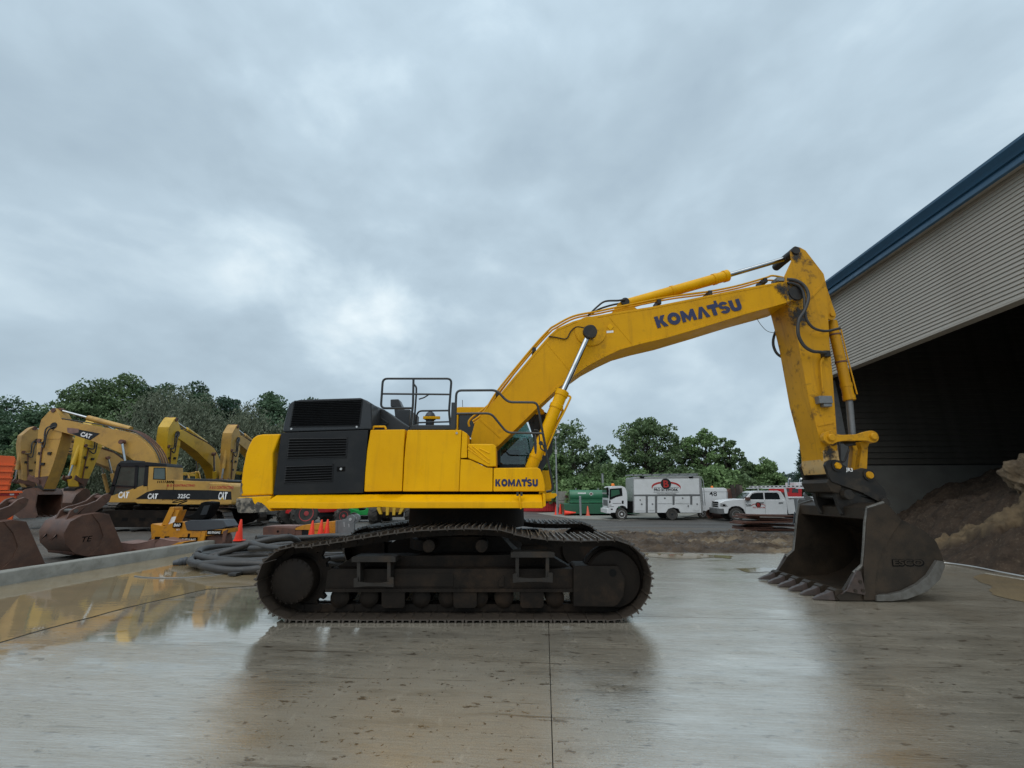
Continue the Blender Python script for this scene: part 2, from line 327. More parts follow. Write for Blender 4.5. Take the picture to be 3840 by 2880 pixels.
def big_word(name, p0, ux, h, length, m, parent, n=(0,-1,0), thick=.003):
    """heavy sans lettering K O M A T S U; p0 lower left, ux unit along, z up of the word from n x ux"""
    polys = []; x = 0
    for ch in 'KOMATSU':
        if ch == 'O': g = arc_band(.60, .5, .60, .54, .24, .20, 0, 360, 24); w = 1.2
        elif ch == 'S':
            g = arc_band(.46, .70, .46, .33, .14, .07, 15, 200, 9)+arc_band(.46, .70, .46, .33, .14, .07, 200, 270, 4)+arc_band(.48, .30, .48, .33, .14, .07, 90, 0, 5)+arc_band(.48, .30, .48, .33, .14, .07, 0, -160, 9); w = .97
        else: g = glyph_strokes(ch); w = {'K': 1.08, 'M': 1.4, 'A': 1.16, 'T': 1.06, 'U': 1.05}[ch]
        for p in g: polys.append([(x+a, b) for a, b in p])
        if ch == 'T': polys.append([(x+.78, 1.0), (x+.78, 1.26), (x+1.04, 1.26), (x+1.04, 1.0)])
        x += w+(.0 if ch in 'AT' else .07)
    k = length/(x-.07); ux = Vector(ux).normalized(); nn = Vector(n).normalized(); uz = nn.cross(ux)*-1
    if uz.z < 0: uz = -uz
    b = MB()
    for i, p in enumerate(polys):
        q = [Vector(p0)+ux*(a*k)+uz*(z*h)+nn*(thick+.0004*(i%7)) for a, z in p]
        b.add(q, [tuple(range(len(q)))])
        b.add([v-nn*.0001 for v in q], [tuple(range(len(q)-1, -1, -1))])
    return b.build(name, m, parent, smooth=False)
def text(name, s, p0, ux, uz, size, m, parent, bold=.0, width=None, extr=.001, shear=0, align='LEFT'):
    cu = bpy.data.curves.new(name, 'FONT'); cu.body = s; cu.size = 1; cu.offset = bold; cu.extrude = 0; cu.shear = shear; cu.resolution_u = 3; cu.align_x = align
    o = bpy.data.objects.new(name, cu); col.objects.link(o); bpy.context.view_layer.update()
    me = bpy.data.meshes.new_from_object(o); col.objects.unlink(o); bpy.data.objects.remove(o)
    ux = Vector(ux).normalized(); uz = Vector(uz).normalized(); nn = ux.cross(uz)
    xs = [v.co.x for v in me.vertices] or [0, 1]; w = max(xs)-min(xs)
    kx = size if width is None else width/w; x0 = min(xs) if align == 'LEFT' else 0
    off = Vector(parent['_o']) if parent is not None and '_o' in parent else Vector((0, 0, 0))
    for v in me.vertices: v.co = Vector(p0)+ux*((v.co.x-x0)*kx)+uz*(v.co.y*size)+nn*extr-off
    me.materials.append(MT[m]); ob = bpy.data.objects.new(name, me); col.objects.link(ob)
    if parent is not None: ob.parent = parent
    return ob
# ------------------------------------------------------------ the setting: yard, concrete pad, puddles, mud
PHI = math.atan(.075); CP, SP = math.cos(PHI), math.sin(PHI)
def st(s, t, z=0): return Vector((s*CP+t*SP, -s*SP+t*CP, z))
def inv_st(x, y): return (x*CP-y*SP, x*SP+y*CP)
def sm(a, b, x):
    x = min(1, max(0, (x-a)/(b-a))); return x*x*(3-2*x)
def gz(x, y):
    return -.2*sm(14, 26, y)*sm(-6, 4, x)-.03
def fbm(x, y, z=0, o=4): return mnoise.fractal(Vector((x, y, z)), 1.0, 2.0, o)

def node_kit(name):
    m = bpy.data.materials.new(name); m.use_nodes = True; nt = m.node_tree; n = nt.nodes; L = nt.links; b = n['Principled BSDF']; MT[name] = m
    tc = n.new('ShaderNodeTexCoord')
    def mapping(scale, rot=0, src=None):
        k = n.new('ShaderNodeMapping'); k.inputs['Scale'].default_value = scale; k.inputs['Rotation'].default_value = (0, 0, rot); L.new(src or tc.outputs['Object'], k.inputs[0]); return k.outputs[0]
    def nz(src, s_, d=5, r=.6, dist=0):
        k = n.new('ShaderNodeTexNoise'); k.inputs['Scale'].default_value = s_; k.inputs['Detail'].default_value = d; k.inputs['Roughness'].default_value = r; k.inputs['Distortion'].default_value = dist; L.new(src, k.inputs[0]); return k.outputs[0]
    def mr(src, a, b_, c=0., d=1.):
        k = n.new('ShaderNodeMapRange'); L.new(src, k.inputs[0])
        for i, v in enumerate((a, b_, c, d)): k.inputs[i+1].default_value = v
        return k.outputs[0]
    def mix(f, a, c, mode='MIX'):
        k = n.new('ShaderNodeMix'); k.data_type = 'RGBA'; k.blend_type = mode
        for i, v in ((0, f), (6, a), (7, c)):
            if isinstance(v, tuple): k.inputs[i].default_value = (*v, 1)
            elif isinstance(v, (int, float)): k.inputs[i].default_value = v
            else: L.new(v, k.inputs[i])
        return k.outputs[2]
    def mth(op, a, b_=0.):
        k = n.new('ShaderNodeMath'); k.operation = op
        for i, v in enumerate((a, b_)):
            if isinstance(v, (int, float)): k.inputs[i].default_value = v
            else: L.new(v, k.inputs[i])
        return k.outputs[0]
    return m, n, L, b, tc, mapping, nz, mr, mix, mth

def concrete_pad_material():
    m, n, L, b, tc, mapping, nz, mr, mix, mth = node_kit('wet_concrete')
    rot = mapping((1, 1, 1), PHI)                      # into the slab directions
    broom = mapping((.9, 16, 1), 0, rot); smear = mapping((.55, 2.6, 1), R(20), rot); smear2 = mapping((2.8, 1, 1), R(-28), rot)
    c = mix(mr(nz(rot, .45, 6), .35, .65), (.268, .234, .180), (.325, .300, .248))
    c = mix(mr(nz(broom, 3.2, 8, .7), .32, .68, 0, .6), c, (.20, .178, .138))
    c = mix(mr(nz(smear, 1.5, 8, .7), .54, .72, 0, .6), c, (.115, .096, .068))
    c = mix(mr(nz(smear2, 2.2, 9, .72), .58, .68, 0, .55), c, (.40, .36, .29))
    clod = nz(mapping((1, 2.1, 1), R(12), rot), 5.5, 6, .62)
    c = mix(mr(clod, .605, .645, 0, .85), c, (.055, .040, .026))
    clod2 = nz(mapping((1.4, 1.0, 1), 1.0, rot), 14, 5, .6)
    c = mix(mr(clod2, .635, .67, 0, .9), c, (.045, .034, .024))
    grit = nz(rot, 95, 3, .6); c = mix(mr(grit, .45, .62, 0, .35), c, (.12, .10, .075))
    scr = nz(mapping((.16, 3.4, 1), R(27), rot), 3.6, 5, .6); c = mix(mr(scr, .62, .67, 0, .65), c, (.07, .056, .04))
    L.new(c, b.inputs['Base Color'])
    # standing film of water: smooth where it lies, broomed concrete showing through elsewhere
    sep = n.new('ShaderNodeSeparateXYZ'); L.new(rot, sep.inputs[0])
    pool = mth('SUBTRACT', 1, mth('POWER', mth('ADD', mth('POWER', mth('DIVIDE', mth('ADD', sep.outputs[0], 5.2), 3.6), 2), mth('POWER', mth('DIVIDE', mth('SUBTRACT', sep.outputs[1], 7.4), 3.4), 2)), .5))
    pool = mr(pool, -.25, .5, 0, .34)
    wet = mth('ADD', nz(mapping((.6, 1.5, 1), R(15), rot), .9, 8, .65), pool)
    film = mr(wet, .50, .74)
    L.new(mth('SUBTRACT', mth('ADD', .11, mth('MULTIPLY', mr(nz(rot, 1.3, 6), .3, .7), .10)), mth('MULTIPLY', film, .19)), b.inputs['Roughness'])
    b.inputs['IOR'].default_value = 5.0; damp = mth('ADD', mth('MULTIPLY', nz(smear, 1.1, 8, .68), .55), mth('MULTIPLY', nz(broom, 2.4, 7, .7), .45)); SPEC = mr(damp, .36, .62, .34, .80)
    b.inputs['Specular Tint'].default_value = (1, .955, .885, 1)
    # gloss masked down in front of the machine to dim its yellow reflection
    refl_dim = mth('POWER', mth('ADD', mth('POWER', mth('DIVIDE', mth('ADD', sep.outputs[0], 1.0), 1.55), 2), mth('POWER', mth('DIVIDE', mth('SUBTRACT', sep.outputs[1], 3.4), 2.0), 2)), .5)
    refl_dim = mr(mth('ADD', refl_dim, mth('MULTIPLY', mth('SUBTRACT', nz(smear, 1.6, 7, .65), .5), 1.1)), .35, 1.15, .36, 1.0)
    L.new(mth('MULTIPLY', SPEC, refl_dim), b.inputs['Specular IOR Level'])
    bp = n.new('ShaderNodeBump'); bp.inputs['Distance'].default_value = .012
    L.new(mth('ADD', .008, mth('MULTIPLY', mth('SUBTRACT', 1, film), .22)), bp.inputs['Strength'])
    L.new(mth('ADD', mth('ADD', nz(broom, 4, 6, .7), mth('MULTIPLY', nz(rot, 60, 4), .5)), mth('MULTIPLY', nz(mapping((.7, 2.2, 1), R(18), rot), 5, 6), .8)), bp.inputs['Height'])
    L.new(bp.outputs[0], b.inputs['Normal'])
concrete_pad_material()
def water_material(name, c1, c2, rip):
    m, n, L, b, tc, mapping, nz, mr, mix, mth = node_kit(name)
    L.new(mix(mr(nz(mapping((.8, 2, 1), R(15)), 1.1, 6), .35, .65), c1, c2), b.inputs['Base Color'])
    b.inputs['Roughness'].default_value = .03; b.inputs['IOR'].default_value = 2.0
    bp = n.new('ShaderNodeBump'); bp.inputs['Distance'].default_value = .01; bp.inputs['Strength'].default_value = rip
    L.new(nz(mapping((1, 2.5, 1), R(12)), 3, 4), bp.inputs['Height']); L.new(bp.outputs[0], b.inputs['Normal'])
water_material('muddy_water', (.27, .205, .118), (.22, .172, .105), .09)
water_material('clear_water', (.23, .19, .115), (.19, .165, .11), .03)
def yard_material():
    m, n, L, b, tc, mapping, nz, mr, mix, mth = node_kit('yard_gravel')
    o = mapping((1, 1, 1)); drag = mapping((.25, 1.3, 1), R(8))
    c = mix(mr(nz(drag, .35, 8, .65), .35, .65), (.052, .048, .043), (.092, .085, .076))
    c = mix(mr(nz(drag, .16, 7, .62), .46, .60, 0, .85), c, (.105, .078, .053))
    c = mix(mr(nz(o, 9, 8, .75), .48, .66, 0, .8), c, (.15, .147, .14))
    c = mix(mr(nz(o, 24, 4, .7), .5, .7, 0, .7), c, (.03, .03, .03))
    L.new(c, b.inputs['Base Color']); L.new(mr(nz(drag, .5, 7), .35, .62, .45, .85), b.inputs['Roughness']); b.inputs['Specular IOR Level'].default_value = .3
    bp = n.new('ShaderNodeBump'); bp.inputs['Strength'].default_value = .6; bp.inputs['Distance'].default_value = .03; L.new(nz(o, 12, 7, .7), bp.inputs['Height']); L.new(bp.outputs[0], b.inputs['Normal'])
yard_material()
def mud_material():
    m, n, L, b, tc, mapping, nz, mr, mix, mth = node_kit('mud')
    o = mapping((1, 1, 1)); c = mix(mr(nz(o, 1.2, 7), .38, .62), (.046, .031, .020), (.105, .074, .048))
    c = mix(mr(nz(mapping((.35, 1.2, 1), R(8)), .9, 7), .54, .64, 0, .85), c, (.23, .175, .11))
    L.new(c, b.inputs['Base Color']); L.new(mr(nz(o, 2.2, 6), .35, .65, .35, .75), b.inputs['Roughness']); b.inputs['Specular IOR Level'].default_value = .22
    bp = n.new('ShaderNodeBump'); bp.inputs['Strength'].default_value = .7; bp.inputs['Distance'].default_value = .04; L.new(nz(o, 14, 7, .65), bp.inputs['Height']); L.new(bp.outputs[0], b.inputs['Normal'])
mud_material()

def soil_material():
    m, n, L, b, tc, mapping, nz, mr, mix, mth = node_kit('soil_sand'); o = mapping((1, 1, 1)); at_ = n.new('ShaderNodeAttribute'); at_.attribute_name = 'sand'
    soil = mix(mr(nz(o, 3, 9), .35, .65), (.074, .050, .034), (.036, .025, .018)); soil = mix(mr(nz(o, 16, 7, .7), .56, .64, 0, .7), soil, (.13, .098, .068))
    sand = mix(mr(nz(o, 4, 9), .35, .65), (.20, .142, .082), (.11, .078, .047))
    L.new(mix(at_.outputs['Fac'], soil, sand), b.inputs['Base Color']); b.inputs['Roughness'].default_value = .9; b.inputs['Specular IOR Level'].default_value = .2
    bp = n.new('ShaderNodeBump'); bp.inputs['Strength'].default_value = .9; bp.inputs['Distance'].default_value = .05; L.new(nz(o, 13, 9, .7), bp.inputs['Height']); L.new(bp.outputs[0], b.inputs['Normal'])
soil_material()

def setting():
    # yard sheet to the horizon
    b = MB(); xs = [-900, -300, -120]+list(range(-60, 61, 3))+[120, 300, 900]; ys = [-60, -20, 0]+list(range(6, 70, 2))+[90, 140, 300, 1200]
    for y in ys:
        for x in xs: b.v.append((x, y, gz(x, y)+(.03*fbm(x*.15, y*.15) if y > 14 else -.02)))
    w = len(xs)
    for j in range(len(ys)-1):
        for i in range(w-1): b.f.append((j*w+i, j*w+i+1, (j+1)*w+i+1, (j+1)*w+i))
    tag(b.build('ground', 'yard_gravel'), kind='structure')
    # slabs
    pad = bpy.data.objects.new('concrete_pad', None); col.objects.link(pad); tag(pad, kind='structure')
    FAR = 12.75
    strips = [(-9.75, -6.1, [-5, 1.2, 7.3, FAR]), (-6.1, .02, [-5, -1.1, 4.96, 11.0, FAR]), (.02, 6.25, [-5, .4, 6.46, FAR]), (6.25, 10.6, [-5, 2.3, 8.4, FAR+.4])]
    g = .0035
    for s0, s1, ts in strips:
        for t0, t1 in zip(ts[:-1], ts[1:]):
            p = MB(); z1 = random.uniform(-.002, .0015); q = [st(s0+g, t0+g), st(s1-g, t0+g), st(s1-g, t1-g), st(s0+g, t1-g)]
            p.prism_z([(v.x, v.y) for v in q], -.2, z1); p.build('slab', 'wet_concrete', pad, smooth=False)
    jb = MB(); q = [st(-9.74, -5), st(10.6, -5), st(10.6, FAR), st(-9.74, FAR)]
    jb.prism_z([(v.x, v.y) for v in q], -.3, -.035); jb.build('joint_filler', 'black', pad)
    # kerb along the left of the pad
    k = MB(); N = 60
    prof = [(-10.02, -.3), (-10.02, .215), (-9.995, .24), (-9.79, .24), (-9.762, .215), (-9.758, -.3)]
    rows = []
    for i in range(N+1):
        t = -4+(13.3+4)*i/N; rows.append([st(s+.008*fbm(t*2, z*7, j), t, z+(.006*fbm(t*1.7, 3, j) if z > 0 else 0)) for j, (s, z) in enumerate(prof)])
    m_ = len(prof)
    for r_ in rows: k.v += [tuple(v) for v in r_]
    for i in range(N): k.f += [(i*m_+j, i*m_+(j+1)%m_, (i+1)*m_+(j+1)%m_, (i+1)*m_+j) for j in range(m_)]
    k.f += [tuple(range(m_-1, -1, -1)), tuple(range(N*m_, (N+1)*m_))]
    tag(k.build('kerb', 'concrete', ang=50), kind='structure')
    # puddles: thin sheets with wandering edges
    def puddle(name, outline, m, z, seed, amp=.18):
        P = []
        n_ = len(outline)
        for i in range(n_):
            a = Vector(outline[i]); c = Vector(outline[(i+1)%n_]); kk = max(2, int((c-a).length/.12))
            nrm = Vector((-(c-a).y, (c-a).x)).normalized()
            for j in range(kk):
                p = a+(c-a)*(j/kk); e = min(1, (p.x+9.7)/.3) if p.x < -9.4 else 1
                p = p+nrm*amp*e*(fbm(p.x*1.1, p.y*.8, seed, 5)); w_ = st(p.x, p.y); P.append((w_.x, w_.y))
        bm = bmesh.new(); vs = [bm.verts.new((x, y, z)) for x, y in P]; f = bm.faces.new(vs)
        if f.normal.z < 0: f.normal_flip()
        bmesh.ops.triangulate(bm, faces=[f]); me = bpy.data.meshes.new(name); bm.to_mesh(me); bm.free(); me.materials.append(MT[m])
        o = bpy.data.objects.new(name, me); col.objects.link(o); return tag(o, kind='structure')
    puddle('puddle', [(-9.72, -4.5), (-6.3, -4.5), (-6.16, 2), (-6.16, 5.2), (-6.12, 6.6), (-5.9, 7.6), (-4.4, 8.3), (-3.0, 8.5), (-2.6, 9.6), (-3.2, 11.4), (-5, 12.6), (-9.72, 12.65)], 'muddy_water', .006, 3, .10)
    puddle('puddle', [(1.0, 11.5), (3.4, 11.8), (4.6, 11.7), (4.9, 12.2), (4.0, 12.5), (1.6, 12.45), (.6, 12.0)], 'muddy_water', .0055, 9, .35)
    puddle('puddle', [(4.2, 9.9), (4.9, 10.0), (5.2, 10.3), (4.7, 10.5), (4.1, 10.3)], 'muddy_water', .0055, 5, .3)
    puddle('puddle', [(6.75, -1), (9.1, -1), (9.3, 4), (9.25, 8), (9.2, 10.2), (7.9, 9.0), (7.2, 7.4), (6.75, 6.6), (6.6, 3)], 'muddy_water', .005, 14, .22)
    # churned mud beyond the pad
    b = MB(); x0, x1, y0, y1 = -3.5, 14.0, 11.8, 21.5; nx, ny = 400, 200
    for j in range(ny+1):
        y = y0+(y1-y0)*(j/ny)**1.2
        for i in range(nx+1):
            x = x0+(x1-x0)*i/nx; s, t = inv_st(x, y)
            edge = sm(12.55, 13.3, t+.35*fbm(x*.8, 2.2, 1))*(1-sm(17.5, 20.5, t+1.2*fbm(x*.4, y*.4, 4)))*sm(-3.4, -.5, x)
            rut = .11*(mnoise.noise(Vector((x*2.6+y*2.2, y*3.4-x*.9, 1.7))))+.10*abs(mnoise.noise(Vector((x*6.1-y*1.8, y*6.5+x*1.2, 5))))
            lump = .075*fbm(x*5, y*6, 3, 4)+.10*fbm(x*.8, y*.9, 6, 3)
            h = gz(x, y)+.03+(.055+rut+lump)*edge-.055*(1-edge)
            b.v.append((x, y, h))
    for j in range(ny):
        for i in range(nx): b.f.append((j*(nx+1)+i, j*(nx+1)+i+1, (j+1)*(nx+1)+i+1, (j+1)*(nx+1)+i))
    tag(b.build('mud', 'mud', ang=180), kind='structure')
    # pale concrete apron round the fuel tank
    b = MB(); z = gz(5, 28)+.03; P = [gnd(px, py, z) for px, py in ((2010, 1925), (2170, 1915), (2640, 1918), (2560, 1943), (2330, 1950), (2140, 1944))]
    b.prism_z([(p.x, p.y) for p in P], z-.1, z+.012); tag(b.build('apron', 'concrete'), kind='structure')
setting()

# ------------------------------------------------------------ the open shed on the right
def shed():
    SW, TE, TN, SB = 10.9, 17.2, 5.6, 27.0; Z0, Z1 = 5.92, 8.74
    o = st(SW, (TE+TN)/2)
    t = thing('storage_shed', 'open-sided storage shed with tan lap siding and blue eave', 'shed', (o.x, o.y, 0), -PHI)
    H = (TE-TN)/2
    def lx(s): return s-SW
    def ly(tt): return tt-(TE+TN)/2
    # header above the opening: backing plus one object per siding board
    w = MB(); w.box(.03, .16, -H, H, Z0+.03, Z1+.2); head = w.build('header_wall', 'dark_grey', t)
    n = 27; e = (Z1-Z0)/n
    prof = [(.028, 0), (-.010, .003), (-.012, .014), (.008, e-.010), (.028, e-.008)]
    bd = MB(); bd.v = []; P = [(x, z) for x, z in prof]
    vs = [(x, -H, z) for x, z in P]+[(x, H, z) for x, z in P]; k = len(P)
    bd.add(vs, [tuple(range(k)), tuple(range(2*k-1, k-1, -1))]+[(i, i+k, (i+1)%k+k, (i+1)%k) for i in range(k)])
    b0 = bd.build('siding_board', 'siding', head, smooth=False)
    for i in range(n):
        c = b0 if i == 0 else b0.copy()
        if i: col.objects.link(c); c.parent = head
        c.location = (0, random.uniform(-.01, .01), Z0+i*e)
    w = MB(); w.box(-.026, .3, -H, H, Z0-.045, Z0-.004); w.build('header_trim', 'siding', t, bevel=.006)
    w = MB(); w.box(.0, .45, H-.45, H-.02, 0, Z0-.1); w.build('corner_post', 'grey_metal', t)
    w = MB(); w.box(.0, .45, -H, -H+.45, 0, Z0-.1); w.build('corner_post', 'grey_metal', t)
    # eave: soffit, fascia, gutter
    w = MB(); w.box(-.22, .1, -H-.3, H+.02, Z1+.0, Z1+.05); w.build('soffit', 'siding', t)
    w = MB(); w.prism([(-.30, Z1-.05), (-.22, Z1-.07), (-.22, Z1+.12), (-.28, Z1+.12)], -H-.35, H+.03); w.build('fascia', 'blue_trim', t, bevel=.008)
    w = MB(); w.prism([(-.24, Z1+.12), (-.24, Z1+.34), (-.38, Z1+.40), (-.46, Z1+.40), (-.46, Z1+.33), (-.38, Z1+.22), (-.34, Z1+.125)], -H-.4, H+.04); w.build('gutter', 'blue_trim', t, bevel=.006)
    # roof sheet, rising from the eave and closing the building
    w = MB(); w.prism([(-.40, Z1+.36), (lx(SB)/2, Z1+3.6), (lx(SB)+.5, Z1+.36), (lx(SB)+.5, Z1+.30), (lx(SB)/2, Z1+3.5), (-.40, Z1+.30)], -H-.4, H+.04); w.build('roof', 'roof_metal', t)
    # end walls and back wall: concrete push wall below, siding above
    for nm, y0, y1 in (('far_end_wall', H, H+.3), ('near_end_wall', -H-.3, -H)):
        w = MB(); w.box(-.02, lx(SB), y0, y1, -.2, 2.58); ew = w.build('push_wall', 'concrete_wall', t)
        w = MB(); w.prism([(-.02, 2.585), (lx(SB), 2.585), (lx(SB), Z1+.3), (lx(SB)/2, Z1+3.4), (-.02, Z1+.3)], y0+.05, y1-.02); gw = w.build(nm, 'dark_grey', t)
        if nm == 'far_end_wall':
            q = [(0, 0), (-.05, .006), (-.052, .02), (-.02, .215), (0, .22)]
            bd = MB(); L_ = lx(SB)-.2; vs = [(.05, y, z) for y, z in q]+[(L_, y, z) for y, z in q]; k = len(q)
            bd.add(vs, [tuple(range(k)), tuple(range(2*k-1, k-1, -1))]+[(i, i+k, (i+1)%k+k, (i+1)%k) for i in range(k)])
            b0 = bd.build('siding_board', 'siding_shaded', gw, smooth=False)
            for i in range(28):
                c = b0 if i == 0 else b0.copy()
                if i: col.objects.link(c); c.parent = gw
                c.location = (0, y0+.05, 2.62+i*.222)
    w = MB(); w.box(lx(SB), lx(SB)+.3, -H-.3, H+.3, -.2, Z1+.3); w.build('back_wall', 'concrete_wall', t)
    w = MB(); w.box(-.28, lx(SB), -H, H, -.3, -.02); w.build('shed_floor', 'mud', t)
    # soil heap spilling out of the opening
    def heap(s, tt):
        f = 9.45+max(0, tt-11.2)*.36+.3*fbm(tt*.7, 1.5, 2); h = .60*(s-f); h = h if h < 0 else 4.3*(1-math.exp(-h/3.4))
        nn = .34*fbm(s*.55, tt*.55, 7, 4)+.10*fbm(s*2.1, tt*2.1, 1, 4)+.06*fbm(s*6, tt*6, 5, 5)+.05*max(0, mnoise.noise(Vector((s*9, tt*9, 2))))
        return max(-.08, h+nn*sm(-.3, .7, h)) if h > -.3 else -.08
    def on_heap(px, py):
        r = ray(px, py).normalized(); p = Vector((0, 0, CAM_H))
        for k in range(900):
            p = p+r*.03; s, tt = inv_st(p.x, p.y)
            if s > 8.8 and p.z < heap(s, tt): break
        return s, tt
    line = [on_heap(*q) for q in ((3900, 1885), (3820, 1925), (3740, 1968), (3660, 2006), (3590, 2036), (3540, 2056))]
    b = MB(); S0, S1, T0, T1 = 8.6, 24.6, 5.9, 17.1; nx, ny = 300, 220; tint = []
    for j in range(ny+1):
        for i in range(nx+1):
            s = S0+(S1-S0)*(i/nx)**1.4; tt = T0+(T1-T0)*j/ny; h = heap(s, tt)
            dm = 9
            for k in range(len(line)-1):
                A, B = Vector(line[k]), Vector(line[k+1]); q = Vector((s, tt)); u_ = max(0, min(1, (q-A).dot(B-A)/max(1e-6, (B-A).length_squared))); dm = min(dm, (q-A.lerp(B, u_)).length/(.62-.075*(k+u_)))
            w_ = 1-sm(.55, 1.15, dm+.7*fbm(s*2.2, tt*2.2, 9, 4)); tint.append(w_)
            b.v.append(tuple(st(s, tt, h+.16*w_*(1+.8*fbm(s*3.5, tt*3.5, 4)))))
    for j in range(ny):
        for i in range(nx): b.f.append((j*(nx+1)+i, j*(nx+1)+i+1, (j+1)*(nx+1)+i+1, (j+1)*(nx+1)+i))
    so = tag(b.build('soil_pile', 'soil_sand', ang=180), 'dark brown soil heap with a paler sandy ridge, spilling out of the open shed', 'soil pile')
    so.data.attributes.new('sand', 'FLOAT', 'POINT').data.foreach_set('value', tint)
    # paler clump of sand that stands up on the heap
    bm = bmesh.new(); bmesh.ops.create_icosphere(bm, subdivisions=6, radius=1)
    cs, ct = on_heap(3880, 1850); c0 = st(cs+.25, ct, heap(cs, ct)+.30)
    for v in bm.verts:
        p = v.co.copy(); d = 1+.38*fbm(p.x*1.2+3, p.y*1.2, p.z*1.2, 4)+.08*fbm(p.x*5, p.y*5, p.z*5, 4)
        lean = -.35 if p.z > 0 else 0
        v.co = Vector((p.x*.52*d+lean*p.z*.3, p.y*.55*d, p.z*.62*d))+c0
    me = bpy.data.meshes.new('sand_clump'); bm.to_mesh(me); bm.free(); me.materials.append(MT['sand']); me.polygons.foreach_set('use_smooth', [True]*len(me.polygons))
    o2 = bpy.data.objects.new('sand_clump', me); col.objects.link(o2); tag(o2, 'pale tan sand clump standing on the dark soil heap', 'sand')
    b = MB(); b.tube([gnd(3520, 2108, .03), gnd(3580, 2114, .03), gnd(3660, 2126, .05), gnd(3760, 2146, .04), gnd(3900, 2172, .03)], .013, 8, smooth=8)
    tag(b.build('pale_hose', 'silver'), 'thin pale hose lying along the foot of the soil heap', 'hose')
shed()
